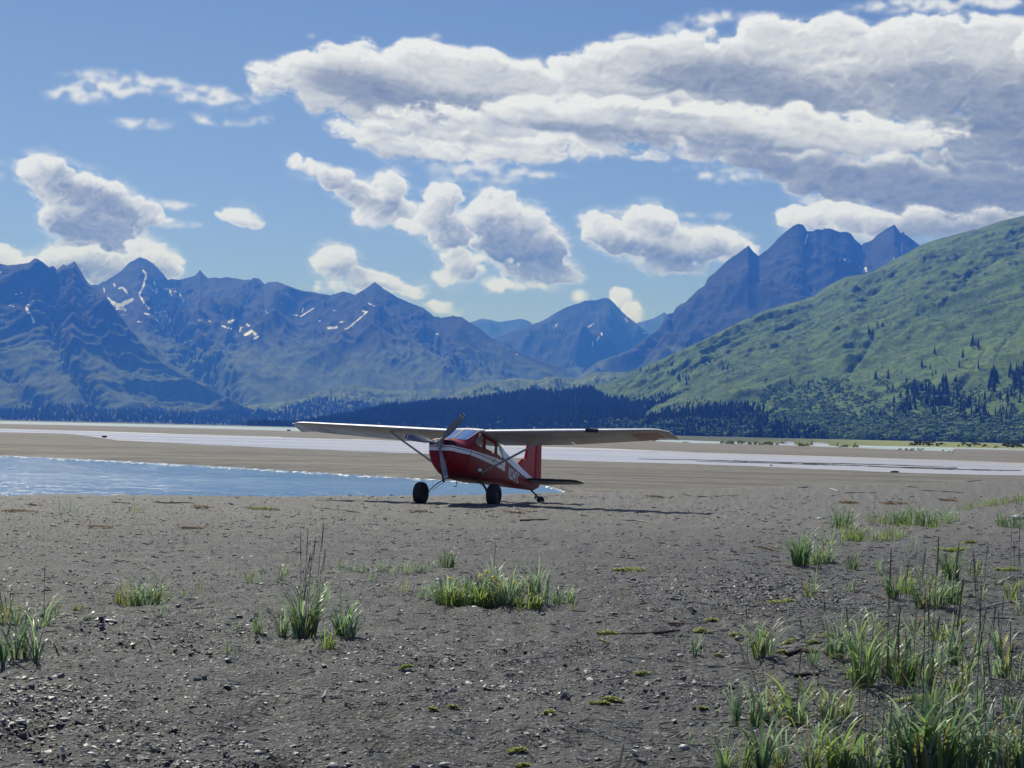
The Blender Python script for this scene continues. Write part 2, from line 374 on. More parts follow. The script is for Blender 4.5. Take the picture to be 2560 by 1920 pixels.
hx = np.linspace(-180, 180, Wd)[None, :].repeat(Hd, 0); hy = np.linspace(0, 90, Hd)[:, None].repeat(Wd, 1)
idt = lambda x, y: (x, y)
wb = [(float(r2.uniform(-175, 175)), float(r2.uniform(6, 60)), float(r2.uniform(8, 22)), float(r2.uniform(2, 5)), float(r2.uniform(-10, 10)), .9) for _ in range(20)]
wc = [(float(r2.uniform(-175, 175)), float(r2.uniform(2, 9)), float(r2.uniform(2, 6)), float(r2.uniform(1, 2)), 0.0, 1.0) for _ in range(34)]
wdk = [(b[0] + 1, b[1] - 1, b[2] * .7, b[3] * .6, b[4], .6) for b in wb]
al2, sh2 = cloud_map(hx * 1.0, hy * 1.0, [('b', wb, wdk, []), ('c', wc, [], [])], [], seed=5, to=idt, kk=1.0, fine=6.0)
img_all = make_img('cloud_field_around', al2, sh2)
del gx, gy, hx, hy

world = bpy.data.worlds.new('World'); sc.world = world; world.use_nodes = True
W = NT('', world.node_tree); W.t.nodes.clear()
sky = W.n('ShaderNodeTexSky', sky_type='NISHITA')
sky.sun_disc = False
sky.sun_elevation = R_(SUN_EL)
sky.sun_rotation = R_(-SUN_AZ)
sky.altitude = 0; sky.air_density = 1.0; sky.dust_density = 0.15; sky.ozone_density = 1.6
skyc = W.mix(1.0, sky.outputs[0], SKY_TINT, 'MULTIPLY')
dirv = W.n('ShaderNodeTexCoord').outputs['Generated']
sep = W.n('ShaderNodeSeparateXYZ', {0: dirv})
azn = W.math('MULTIPLY', W.math('ARCTAN2', sep.outputs[0], sep.outputs[1]), 57.29578)
eln = W.math('MULTIPLY', W.math('ARCSINE', sep.outputs[2]), 57.29578)
u1 = W.mr(azn, AZ0, AZ1); v1 = W.mr(eln, EL0, EL1)
t1 = W.n('ShaderNodeTexImage', {0: W.n('ShaderNodeCombineXYZ', {0: u1, 1: v1}).outputs[0]}, image=img_front, extension='EXTEND', interpolation='Cubic')
t2 = W.n('ShaderNodeTexImage', {0: W.n('ShaderNodeCombineXYZ', {0: W.mr(azn, -180, 180), 1: W.mr(eln, 0, 90)}).outputs[0]}, image=img_all, extension='EXTEND')
inside = W.math('MULTIPLY', W.mr(W.math('ABSOLUTE', azn), 25.0, 32.0, 1, 0, True), W.mr(eln, 19.0, 26.0, 1, 0, True))
cc = W.mix(inside, t2.outputs[0], t1.outputs[0])
cs = W.n('ShaderNodeSeparateColor', {0: cc})
shd, alp = cs.outputs[0], cs.outputs[1]
# thin parts let the sun through and are white, thick parts are blue grey
ccol = W.mix(W.mr(shd, 0.34, 1.05), CLOUD_DARK, CLOUD_LIGHT)

fin = W.mix(W.math('MULTIPLY', alp, W.mr(eln, 0.0, 0.5, 0.0, 1.0)), skyc, ccol)
low = W.mix(W.mr(eln, 1.0, 14.0, 1, 0, True), (1, 1, 1, 1), (.84, .91, 1.42, 1))
fin = W.mix(1.0, fin, low, 'MULTIPLY')
bg = W.n('ShaderNodeBackground', {'Color': fin, 'Strength': SKY_STRENGTH})
wo = W.n('ShaderNodeOutputWorld'); W.t.links.new(bg.outputs[0], wo.inputs[0])
# ------------------------------------------------------------------ materials of the land
def mat_gravel():
    g = NT('dark_gravel'); o = g.obj()
    big = g.noise(0.16, 5, 0.6, o); mid = g.noise(1.1, 6, 0.62, o); fin = g.noise(26, 6, 0.7, o); gr = g.noise(90, 3, 0.7, o)
    vor = g.n('ShaderNodeTexVoronoi', {'Vector': o, 'Scale': 34.0, 'Randomness': 1.0}, feature='F1'); vc = g.n('ShaderNodeSeparateColor', {0: vor.outputs['Color']}).outputs[0]
    col = g.mix(g.mr(mid, .35, .7), c4(.040, .042, .045), c4(.083, .084, .085))
    col = g.mix(g.mr(big, .52, .68, 0, .5, True), col, c4(.112, .112, .110))
    col = g.mix(g.mr(fin, .46, .60, 0, .85), col, c4(.018, .018, .020))
    spk = g.math('MULTIPLY', g.mr(vc, .78, .84), g.mr(vor.outputs['Distance'], .42, .3))
    col = g.mix(g.math('MULTIPLY', spk, .9), col, c4(.30, .30, .29))
    for sc_, th_ in ((19.0, .62), (43.0, .50), (90.0, .45)):      # slate flakes packed into the sand
        vv_ = g.n('ShaderNodeTexVoronoi', {'Vector': g.obj((1, .8, 1)), 'Scale': sc_, 'Randomness': 1.0}, feature='F1'); vcc = g.n('ShaderNodeSeparateColor', {0: vv_.outputs['Color']})
        cr_ = g.n('ShaderNodeValToRGB', {0: vcc.outputs[1]}); e_ = cr_.color_ramp.elements; e_.new(.45); e_.new(.8); e_[0].color = c4(.012, .012, .014); e_[1].color = c4(.04, .04, .043); e_[2].position = .8; e_[2].color = c4(.13, .13, .13); e_[3].color = c4(.34, .34, .33)
        mk_ = g.math('MULTIPLY', g.mr(vcc.outputs[0], th_, th_ + .04), g.mr(vv_.outputs['Distance'], .48, .36))
        col = g.mix(g.math('MULTIPLY', mk_, .85), col, cr_.outputs[0])
    # sandier, paler gravel towards the river bank
    y = g.n('ShaderNodeSeparateXYZ', {0: o}).outputs[1]
    edge = g.math('MULTIPLY', g.mr(g.math('ADD', y, g.math('MULTIPLY', big, 9)), 26, 40, 0, 1, True), .7)
    col = g.mix(edge, col, g.mix(g.mr(fin, .38, .60), c4(.215, .207, .190), c4(.070, .069, .066)))
    h = g.math('ADD', g.math('MULTIPLY', fin, .9), g.math('ADD', g.math('MULTIPLY', gr, .3), g.math('MULTIPLY', g.mr(vor.outputs['Distance'], 0, .5, 1, 0), .5)))
    n = g.bump(h, 1.0, 0.04)
    n = g.bump(mid, 0.8, 0.16, n)
    return g.pbr(col, .72, n, **{'Specular IOR Level': .5})
def mat_sandbar(name, a, b, d, sx=.05, sy=.35):
    g = NT(name); o = g.obj(); st = g.obj((sx, sy, 1))
    s1 = g.noise(1.0, 6, 0.6, st); s2 = g.noise(.55, 7, 0.7, o); s3 = g.noise(4, 5, .7, o)
    col = g.mix(g.mr(s1, .35, .65), a, b)
    col = g.mix(g.mr(s2, .45, .7, 0, .6), col, d)
    col = g.mix(g.mr(s3, .55, .75, 0, .5), col, c4(.06, .055, .05))
    return g.pbr(col, .9, g.bump(g.math('ADD', s2, s3), .8, .35))
def mat_mud():
    g = NT('wet_mud'); st = g.obj((.012, .16, 1)); o = g.obj()
    s1 = g.noise(1.0, 5, 0.6, st); s2 = g.noise(.3, 5, .6, o)
    col = g.mix(g.mr(s1, .35, .65), c4(.34, .32, .31), c4(.44, .41, .39))
    rg = g.mr(s1, .3, .7, .25, .6)
    return g.pbr(col, rg, g.bump(s2, .4, .1), **{'Specular IOR Level': .8})
def mat_water(name, deep, rough, amp, sc1, sc2, coat=1.0):
    g = NT(name); a = g.obj((sc1 * .55, sc1, 1)); b = g.obj((sc2 * .5, sc2, 1))
    n1 = g.noise(1.0, 4, .6, a, .4); n2 = g.noise(1.0, 5, .65, b, .3)
    big = g.noise(1.0, 3, .5, g.obj((.012, .05, 1)))
    h = g.math('ADD', g.math('MULTIPLY', n1, 1.0), g.math('MULTIPLY', n2, .35))
    n = g.bump(h, 1.0, amp)
    rr = g.mr(big, .35, .65, rough * .8, rough * 1.3)
    return g.pbr(deep, rr, n, IOR=1.33, **{'Specular IOR Level': .5 * coat})
def mat_meadow():
    g = NT('meadow'); st = g.obj((.01, .05, 1))
    s = g.noise(1.0, 6, .65, st); s2 = g.noise(.5, 5, .7, g.obj())
    col = g.mix(g.mr(s, .35, .65), c4(.10, .14, .03), c4(.24, .25, .06)); col = g.mix(g.mr(s2, .5, .7, 0, .5), col, c4(.06, .09, .03))
    xy_ = g.n('ShaderNodeSeparateXYZ', {0: g.obj()}); k_ = g.math('SUBTRACT', xy_.outputs[0], g.math('MULTIPLY', xy_.outputs[1], .205))
    col = g.mix(g.mr(g.math('ADD', k_, g.math('MULTIPLY', s2, 60)), -10, 60, 1, 0), col, c4(.035, .055, .028))
    return g.pbr(col, .9, g.bump(s2, .8, .6))
def mat_slope(name, low1, low2, bush, rock1, rock2, z0, z1, fs, bumpd, snow=True, shrub=.5):
    g = NT(name); o = g.obj()
    z = g.n('ShaderNodeSeparateXYZ', {0: o}).outputs[2]
    n0 = g.noise(.0016 * fs, 7, .6, o, .6); n1 = g.noise(.008 * fs, 8, .65, o, .5); n2 = g.noise(.035 * fs, 6, .7, o)
    green = g.mix(g.mr(n1, .38, .62), low1, low2)
    green = g.mix(g.mr(n2, .48, .60, 0, shrub), green, bush)
    if not snow:      # alder scrub in long slanting drifts
        ds = g.n('ShaderNodeMapping', {'Vector': o, 'Rotation': (0, 0, R_(22)), 'Scale': (.0045, .017, .03)}).outputs[0]; n3 = g.noise(1.0, 7, .68, ds, .8)
        green = g.mix(g.mr(n3, .46, .62, 0, .65), green, bush)
        green = g.mix(g.mr(n3, .44, .34, 0, .5), green, low2)
    rock = g.mix(g.mr(n1, .35, .65), rock1, rock2)
    zz = g.math('ADD', z, g.math('MULTIPLY', g.math('SUBTRACT', n0, .5), (z1 - z0) * 1.6))
    geo = g.n('ShaderNodeNewGeometry'); up = g.n('ShaderNodeSeparateXYZ', {0: geo.outputs['Normal']}).outputs[2]
    zz = g.math('ADD', zz, g.mr(up, .55, .95, (z1 - z0) * .5, -(z1 - z0) * .35))
    col = g.mix(g.mr(zz, z0, z1, 0, 1, True), green, rock)
    if snow:
        s = g.attr('snow'); s = g.math('ADD', s, g.math('MULTIPLY', g.math('SUBTRACT', g.noise(.02, 6, .65, o), .5), .9))
        col = g.mix(g.mr(s, .48, .56, 0, 1), col, c4(.80, .82, .84))
    h = g.math('ADD', n1, g.math('MULTIPLY', n2, .5))
    return g.pbr(col, .95, g.bump(h, .8, bumpd), **{'Specular IOR Level': .15})

# ------------------------------------------------------------------ the shore: boundary lines as points on the ground
def line(pts, z):
    P = np.array([on_plane(u, v, z) for u, v in pts]); i = np.argsort(P[:, 0]); P = P[i]
    return P
def yb(P):
    X, Y = P[:, 0], P[:, 1]
    def f(x):
        y = np.interp(x, X, Y)
        s0 = np.clip((Y[1] - Y[0]) / max(X[1] - X[0], 1), -.35, .35); s1 = np.clip((Y[-1] - Y[-2]) / max(X[-1] - X[-2], 1), -.35, .35)
        y = np.where(x < X[0], Y[0] + s0 * np.maximum(x - X[0], -Y[0] * .8), y)
        y = np.where(x > X[-1], Y[-1] + s1 * np.minimum(x - X[-1], Y[-1] * .8), y)
        return np.maximum(y, 20)
    return f
ZW = -0.80
EDGE_PX = [(-400, 1260), (0, 1247), (226, 1243.5), (452, 1239.5), (723, 1237), (1000, 1235), (1140, 1235), (1254, 1233), (1342, 1229), (1418, 1227), (1560, 1224), (1740, 1219), (1979, 1213), (2219, 1207), (2400, 1203), (2560, 1199), (2900, 1192)]
y_edge = yb(line(EDGE_PX, -.30))
y_1f = yb(line([(-300, 1130), (0, 1141), (226, 1151), (452, 1163.5), (678, 1177), (904, 1190.5), (1000, 1196.5), (1066, 1200), (1212, 1208), (1345, 1213.5), (1400, 1226), (1450, 1250), (1700, 1340)], ZW))
y_2n = yb(line([(-300, 1077), (0, 1082.7), (136, 1084.5), (203, 1087), (253, 1093.6), (316, 1103), (452, 1110), (678, 1121), (1000, 1134.7), (1274, 1147), (1444, 1154.4), (1700, 1161.5), (1979, 1173.6), (2219, 1184), (2410, 1189), (2560, 1190.5), (2900, 1196)], ZW))
y_2m = yb(line([(-300, 1066), (0, 1073), (452, 1087), (859, 1098), (1352, 1128), (1500, 1136), (1700, 1143), (1979, 1152), (2219, 1160), (2400, 1169), (2560, 1178), (2900, 1189)], ZW))     # where the wet flat meets the water
y_2f = yb(line([(-300, 1066), (0, 1072.3), (226, 1078), (452, 1086), (723, 1094), (895, 1099), (1352, 1117), (1500, 1121), (1740, 1131.5), (1979, 1138.6), (2219, 1146), (2560, 1158), (2900, 1170)], ZW))
y_3n = yb(line([(-300, 1053.5), (0, 1060), (226, 1064.5), (452, 1070), (723, 1077.5), (1000, 1086), (1300, 1093), (1600, 1102), (1716, 1108.3), (1811, 1110), (1946, 1113.6), (2099, 1115.6), (2180, 1117), (2230, 1119), (2400, 1129), (2560, 1138), (2900, 1152)], ZW))
y_3f = yb(line([(-300, 1045.5), (0, 1052.4), (400, 1061), (720, 1068.6), (1000, 1075.6), (1300, 1083.6), (1596, 1096.6), (1692, 1100), (1811, 1104), (1931, 1108), (2123, 1113), (2214, 1117), (2230, 1118), (2400, 1127.5), (2560, 1136), (2900, 1150)], ZW))

ZB = np.array([-60, 0, 5, 10, 20, 30, 37, 41, 46, 50, 60]); ZV = np.array([.25, .23, .20, .15, .06, -.07, -.13, -.19, -.33, -.32, -.32])
WHEEL_R = (-0.44, 39.90); WHEEL_L = (-2.37, 40.64)
def ground_z(x, y, detail=True):
    x = np.asarray(x, float); y = np.asarray(y, float)
    z = np.interp(y, ZB, ZV)
    z = z + 0.035 * fbm(x * .14, y * .14, 3, 5) * sst(60, 30, y) * 1.0
    # the right main wheel has sunk into a slightly higher spot
    z = z + .055 * np.exp(-((x - WHEEL_R[0]) ** 2 + (y - WHEEL_R[1]) ** 2) / 1.1)
    z = z + .06 * sst(1.5, 8, x) * sst(20, 12, y)
    if detail:
        fall = 1.0
        dim = fbm(x * 1.9, y * 1.9, 4, 77); z = z + (.050 + .045 * sst(20, 12, y)) * dim + .040 * fbm(x * .8, y * 1.1, 5, 79, gain=.6) * sst(8, 20, y)
        pits = np.clip(perlin(x * 2.6 + 9, y * 3.0, 91) - .18, 0, 1); z = z - .17 * pits * sst(22, 9, y) * sst(-.25, .3, fbm(x * .3, y * .3, 2, 15) + .1)
        z = z + .0045 * fbm(x * 9, y * 9, 3, 33) * sst(30, 10, y)
    # over the bank edge the ground falls to the river bed
    d = y - (y_edge(x) + .25 * perlin(x * .6, x * 0 + 3.3, 8))
    z = z - sst(0, 1.0, d) * .62 - sst(1.0, 3.5, d) * .35
    return z
def on_ground(u, v):
    d = ray(u, v); t = (0.0 - CAM_H) / min(d[2], -1e-4)
    for _ in range(12):
        x, y = d[0] * t, d[1] * t
        zg = float(ground_z(np.array([x]), np.array([min(y, 60.0)]))[0])
        t = (zg - CAM_H) / min(d[2], -1e-4)
    return Vector((d[0] * t, d[1] * t, zg))

def cols(apex, half_in, n_in, half_out, n_out):
    a = np.linspace(-half_in, half_in, n_in); s = np.linspace(0, 1, n_out + 1)[1:]
    out = half_in + (half_out - half_in) * s ** 1.8
    return np.concatenate([-out[::-1], a, out])
def strip(name, t, fa, fb, nrow, zfun, m, apex=0.0, bias=0.0, kind='structure'):
    # rows between the lines y=fa(x) and y=fb(x), columns fan out from y=-apex
    def solve(f):
        x = t * 60.0
        for _ in range(30): x = .5 * x + .5 * t * (f(x) + apex)
        return x, f(x)
    xa, ya = solve(fa); xb, y2 = solve(fb)
    s = np.linspace(0, 1, nrow)[:, None]
    # spacing even in the view from above the apex: 1/y is linear
    ia, ib = 1 / (ya + apex + bias)[None], 1 / (y2 + apex + bias)[None]
    Y = 1 / (ia + (ib - ia) * s) - apex - bias
    X = t[None] * (Y + apex)
    Z = zfun(X, Y)
    V = np.stack([X, Y, Z], -1)
    me = np_mesh(name, V, grid_quads(nrow, len(t)))
    o = link(name, me, m); o['kind'] = kind
    return o
M_GRAVEL = mat_gravel()
t_near = cols(0, .34, 640, 5.0, 46)
strip('ground', t_near, lambda x: x * 0 - 4.0, lambda x: y_edge(x) + 4.2, 600, ground_z, M_GRAVEL, apex=6.0, bias=1.5)

def bar_z(x, y):
    z = -.62 + .09 * fbm(x * .035, y * .16, 5, 12, gain=.6) + .03 * fbm(x * .3, y * .8, 3, 14)
    a = y - y_1f(x); b = y_2n(x) - y
    w = np.clip(y * .02, 1.0, 14)
    return np.where(y_1f(x) > y_edge(x) + 2, z - .55 * sst(w * 2.2, -w, a), z - .0) - .55 * sst(w * 1.6, -w, b)
M_BAR = mat_sandbar('sandbar_gravel', c4(.115, .112, .104), c4(.27, .25, .205), c4(.075, .074, .070))
t_mid = cols(0, .36, 520, 3.0, 24)
strip('sandbar', t_mid, lambda x: np.minimum(np.maximum(y_1f(x) - 7, y_edge(x) + 1.6), y_2n(x) * .8), lambda x: y_2n(x) * 1.06 + 6, 260, bar_z, M_BAR)
def flat_z(x, y):
    # wet flat under the second channel: barely awash near the water, bare further back
    k = (y_2f(x) - y_2m(x)); s = np.clip((y - y_2m(x)) / np.maximum(k, 1), -1, 2)
    return np.where(k > 4, ZW - .05 + .075 * s + .035 * fbm(x * .02, y * .12, 4, 41) * sst(-.4, .3, s), ZW - .4)
M_MUD = mat_mud()
strip('mudflat', t_mid, lambda x: y_2n(x) * 1.05 + 5, lambda x: y_2f(x) * 1.02 + 3, 90, flat_z, M_MUD)
def bar2_z(x, y):
    z = -.60 + .05 * fbm(x * .02, y * .02, 4, 22)
    w = np.clip(y * .02, 2, 60)
    return z - .35 * sst(w * 1.2, -w * .5, y - y_2f(x)) - .5 * sst(w * 1.2, -w * .6, y_3n(x) - y)
M_BAR2 = mat_sandbar('far_sandbar_gravel', c4(.15, .14, .125), c4(.215, .198, .172), c4(.11, .105, .10), .01, .05)
strip('far_sandbar', t_mid, lambda x: y_2f(x) * .985 - 2, lambda x: y_3n(x) * 1.04 + 10, 110, bar2_z, M_BAR2)
def shore_z(x, y):
    w = np.clip(y * .02, 4, 80)
    return -.5 - .6 * sst(w, -w * .5, y - y_3f(x)) + 1.2 * sst(0, 600, y - y_3f(x))
M_MEADOW = mat_meadow()
strip('far_shore', t_mid, lambda x: y_3f(x) * .985 - 2, lambda x: x * 0 + 13000.0, 90, shore_z, M_MEADOW)
# water in three reaches that end under the sandbars
M_W1 = mat_water('near_water', c4(.06, .16, .29), .18, .30, .7, 2.2)
M_W2 = mat_water('silt_and_sky_water', c4(.44, .43, .46), .25, .5, .22, .7)  # pale base: silt, plus the bright sky's reflection put into the colour
M_W3 = mat_water('far_water', c4(.46, .52, .50), .25, .9, .08, .3)
def lin(f, g, k): return lambda x: f(x) * (1 - k) + g(x) * k
flat = lambda z: (lambda x, y: x * 0 + z)
t_w = cols(0, .36, 60, 3.0, 12)
strip('river', t_w, lambda x: y_edge(x) + 1.2, lambda x: np.where(y_1f(x) > y_edge(x) + 2, y_1f(x) * .7 + y_2n(x) * .3, y_edge(x) + 8), 40, flat(ZW), M_W1)
strip('silty_channel', t_w, lambda x: y_2n(x) * .93, lambda x: y_2f(x) * 1.05 + 4, 40, flat(ZW - .002), M_W2)
strip('far_channel', t_w, lambda x: y_3n(x) * .96, lambda x: y_3f(x) * 1.06 + 20, 20, flat(ZW - .004), M_W3)

# ------------------------------------------------------------------ mountains
def interp_line(pts, u, jag=0, seed=0, step=9.0):
    P = np.array(sorted(pts)); v = np.interp(u, P[:, 0], P[:, 1])
    if jag: v = v + jag * (fbm(u / step, u * 0 + seed, 5, seed, gain=.62)) 
    return v
def massif(name, ridge, u0, u1, du, Dr, Db, rows, amp, scale, ang, m, seed, prof=1.0, jag=2.0, cuts=(), snow=(), stretch=2.5, detail=.12, zb=-1.2, fine=1.0, cap=.03):
    u = np.arange(u0, u1 + du, du); n = len(u)
    v = interp_line(ridge, u, jag, seed)
    d = ray(u, v); tx = d[:, 0] / d[:, 1]; er = d[:, 2] / d[:, 1]
    Dr = np.interp(u, *zip(*Dr)) if isinstance(Dr, (list, tuple)) else np.full(n, float(Dr))
    Db = np.interp(u, *zip(*Db)) if isinstance(Db, (list, tuple)) else np.full(n, float(Db))
    s = np.linspace(0, 1, rows)[:, None] ** 1.15
    Y = Dr[None] + (Db - Dr)[None] * s
    X = tx[None] * Y
    zr = np.maximum(er * Dr + CAM_H, 2.0)[None]
    Z = zb + (zr - zb) * (1 - s) ** prof
    ca, sa = math.cos(R_(ang)), math.sin(R_(ang))
    p = X * ca + Y * sa; q = -X * sa + Y * ca        # q runs down the spurs
    wx = fbm(p / (scale * 2.2), q / (scale * 2.2), 4, seed + 5) * scale * .55
    big = ridged((p + wx) / scale, (q + wx) / (scale * stretch), 6, seed + 1, .52)
    det = ridged((p + wx * .6) / (scale * .23), (q - wx * .3) / (scale * .23 * 1.7), 5, seed + 2, .6)
    env = np.clip(s * 6, 0, 1) ** .8 * np.clip((1 - s) * 1.0, 0, 1) ** .55
    env = env * sst(0, 1, zr / 90.0)
    Z = Z + amp * env * ((big - .42) + detail * fine * (det - .4))
    # cuts: gullies traced in the photograph, cut into the slope
    uu, vv = proj(np.stack([X, Y, Z], -1))
    def dline(L):
        best = np.full(uu.shape, 1e9)
        for (a, b), (c, e) in zip(L[:-1], L[1:]):
            L2 = (c - a) ** 2 + (e - b) ** 2; t = np.clip(((uu - a) * (c - a) + (vv - b) * (e - b)) / L2, 0, 1)
            best = np.minimum(best, np.hypot(uu - a - t * (c - a), vv - b - t * (e - b)))
        return best
    cw1, cw2 = fbm(X / 55, Y / 55, 4, seed + 71), fbm(X / 160, Y / 160, 3, seed + 72)
    for L, w, dep in cuts:
        dl = np.abs(dline(L) + w * (2.4 * cw1 + 2.2 * cw2)); Z = Z - dep * np.exp(-(dl / w) ** 1.5) * (.25 + .8 * np.clip(cw1 + .5, 0, 1)) * np.clip(env * 3, 0, 1)
    E_ = (Z - CAM_H) / Y; capv = er[None] * (1 - cap * s) - 1e-5
    Z = np.where(E_ > capv, capv * Y + CAM_H, Z)
    Z = np.maximum(Z, zb)
    # the far side falls away behind the crest
    sb = np.linspace(1, 0, 9)[:-1][:, None]
    Yb = Dr[None] + (Dr - Db)[None] * .8 * sb; Xb = tx[None] * Yb
    Zb2 = zb + (zr - zb) * (1 - sb) ** 1.1 + amp * .3 * sb * (1 - sb) * fbm(Xb / scale, Yb / scale, 4, seed + 8)
    Xa = np.vstack([Xb, X]); Ya = np.vstack([Yb, Y]); Za = np.vstack([np.minimum(Zb2, er[None] * Yb * .999 + CAM_H), Z])
    V = np.stack([Xa, Ya, Za], -1)
    uu, vv = proj(V)
    sn = np.zeros(uu.shape)
    for L, w in snow:
        best = np.full(uu.shape, 1e9)
        if len(L) == 1: L = [L[0], (L[0][0] + .1, L[0][1])]
        for (a, b), (c, e) in zip(L[:-1], L[1:]):
            L2 = (c - a) ** 2 + (e - b) ** 2; t = np.clip(((uu - a) * (c - a) + (vv - b) * (e - b)) / L2, 0, 1)
            best = np.minimum(best, np.hypot(uu - a - t * (c - a), (vv - b - t * (e - b)) * 1.25))
        sn = np.maximum(sn, np.clip(1 - best / (2.1 * w), 0, 1))
    me = np_mesh(name, V, grid_quads(V.shape[0], n)[:, ::-1], attrs={'snow': sn})
    o = link(name, me, m); o['kind'] = 'structure'
    return V[8:], uu[8:], vv[8:]
def s3(*pts): return [(x / 2.458, 500 + y / 2.458) for x, y in pts]
def s4(*pts): return [(800 + x / 2.458, 600 + y / 2.458) for x, y in pts]
def s5(*pts): return [(1600 + x / 2.304, 500 + y / 2.304) for x, y in pts]
def s6(*pts): return [(x / 3.16, 600 + y / 3.16) for x, y in pts]
ROCKY = mat_slope('rocky_mountain', c4(.042, .070, .028), c4(.078, .112, .042), c4(.022, .038, .018), c4(.010, .016, .018), c4(.026, .032, .032), 330, 520, 1.0, 2)
A2 = [(-400, 720), (150, 735)] + s3((550, 520), (600, 522), (680, 480), (740, 440), (800, 380), (820, 372), (860, 350), (900, 365), (940, 390), (980, 430), (1030, 490), (1060, 485), (1100, 490), (1150, 480), (1200, 462), (1230, 430), (1265, 470), (1280, 480), (1300, 478), (1320, 474), (1350, 480), (1390, 473), (1450, 482), (1510, 492), (1530, 488), (1540, 492), (1555, 476), (1590, 482), (1625, 515), (1650, 505), (1700, 500), (1780, 530), (1850, 555), (1950, 570), (2030, 585), (2110, 560), (2170, 578)) + s4((215, 335), (270, 305), (335, 257), (400, 305), (480, 355), (560, 388), (640, 420), (700, 468), (750, 478), (820, 465), (870, 475), (910, 500), (960, 530), (1050, 600), (1200, 680), (1350, 740), (1500, 790), (1560, 840)) + [(1500, 985), (1600, 1010)]
A1 = [(-900, 560), (-500, 640), (-200, 600)] + s3((0, 390), (40, 402), (150, 390), (180, 385), (215, 355), (250, 372), (300, 410), (330, 405), (350, 428), (390, 395), (410, 403), (460, 375), (500, 440), (520, 480), (550, 518), (640, 570), (700, 660), (800, 790), (900, 900), (1000, 1000), (1100, 1060), (1230, 1130), (1370, 1195), (1500, 1268)) + [(700, 1035), (760, 1050)]
SNOW_A2 = [(s6((870, 480), (930, 520), (985, 500), (1040, 470)), 5.5), (s6((900, 545), (990, 552)), 2.2), (s6((945, 590), (1010, 590)), 1.6), (s6((1130, 240), (1155, 270), (1135, 360), (1100, 430), (1140, 500), (1190, 560)), 2.6),
 (s6((900, 345), (910, 370)), 1.8), (s6((940, 380), (970, 375), (1005, 420)), 2.6), (s6((1215, 330), (1245, 380), (1240, 420), (1190, 385)), 2.6), (s6((1290, 385), (1340, 390), (1355, 440)), 2.6), (s6((1380, 405), (1410, 410)), 1.8), (s6((1420, 430), (1450, 485)), 2.4),
 (s6((1205, 565), (1260, 570), (1300, 560), (1320, 600)), 1.8), (s6((1355, 595), (1335, 650), (1355, 695)), 2.4), (s6((1140, 580), (1175, 588)), 2.0), (s6((1085, 640), (1115, 652)), 1.4), (s6((1235, 622), (1250, 640)), 1.4), (s6((1480, 662), (1515, 658)), 1.8),
 (s6((1540, 625), (1590, 635)), 2.2), (s6((1650, 640), (1685, 652)), 1.8), (s6((1730, 678), (1760, 680), (1835, 708)), 2.6), (s6((1810, 648), (1845, 640)), 4.2), (s6((1730, 558), (1750, 548)), 1.8), (s6((1860, 735), (1900, 715)), 2.8), (s6((1900, 695), (1915, 690)), 1.5),
 (s6((1940, 750), (1990, 720), (2015, 740)), 4.6), (s6((1950, 665), (1970, 680)), 3.0), (s6((2010, 778), (2040, 765)), 3.0), (s6((2030, 735), (2070, 735)), 1.2), (s6((2100, 560), (2115, 575)), 1.6), (s6((820, 380), (825, 412)), 1.6), (s6((850, 455), (865, 480)), 2.4),
 (s3((1800, 705), (1850, 715), (1925, 665)), 1.6), (s3((1855, 690), (1865, 660)), 1.8), (s3((2010, 785), (2070, 780)), 2.4), (s3((2120, 795), (2165, 770), (2200, 735)), 1.6), (s3((1940, 745), (1975, 742)), 1.2), (s3((2050, 678),), 2.2), (s3((2090, 750), (2110, 745)), 1.4), (s3((1725, 640),), 2.4),
 (s4((165, 548), (215, 505), (270, 460), (290, 440)), 1.8), (s4((265, 435), (285, 445)), 3), (s4((300, 390), (335, 405)), 2.4), (s4((50, 545), (100, 540)), 2.6), (s4((130, 505), (155, 500)), 1.4), (s4((85, 430), (95, 433)), 1.8), (s4((715, 577), (725, 578)), 1.6), (s4((1210, 703),), 2), (s4((770, 625),), 1.4)]
SNOW_A1 = [(s6((205, 530), (225, 570), (255, 610), (270, 650)), 3.4), (s6((155, 400), (190, 450)), 1.6), (s6((120, 425), (150, 445)), 1.4), (s6((180, 490), (225, 515)), 2.0), (s6((230, 465), (260, 480)), 1.4), (s6((70, 510), (125, 530)), 1.4), (s6((0, 250), (12, 262)), 1.6), (s6((515, 380), (545, 420)), 1.0)]
vA2 = massif('far_mountains', A2, -300, 1600, 2.6, [(0, 9800), (500, 10200), (1100, 9000), (1600, 7600)], [(0, 7000), (1000, 6900), (1600, 6600)], 230, 330, 900, 18, ROCKY, 3, prof=.92, jag=3.0,
   cuts=[(s3((1100, 480), (1130, 640), (1110, 780)), 12, 120), (s3((1000, 600), (1100, 800), (1300, 1040), (1370, 1190)), 26, 170), (s3((1560, 500), (1480, 700), (1380, 960)), 14, 60), (s4((480, 380), (700, 640), (900, 800)), 16, 50)], snow=SNOW_A2)
massif('near_spur_mountain', A1, -700, 760, 2.6, [(-700, 8300), (0, 8200), (240, 8000), (600, 6900), (760, 6600)], 6100, 200, 330, 650, -42, ROCKY, 11, prof=.85, jag=3.0,
   cuts=[(s6((400, 520), (480, 800), (630, 1090), (750, 1250)), 14, 120), (s6((0, 1000), (180, 1180), (330, 1330)), 14, 80), (s6((640, 480), (860, 800), (1000, 1000)), 12, 60)], snow=SNOW_A1, stretch=3.5)
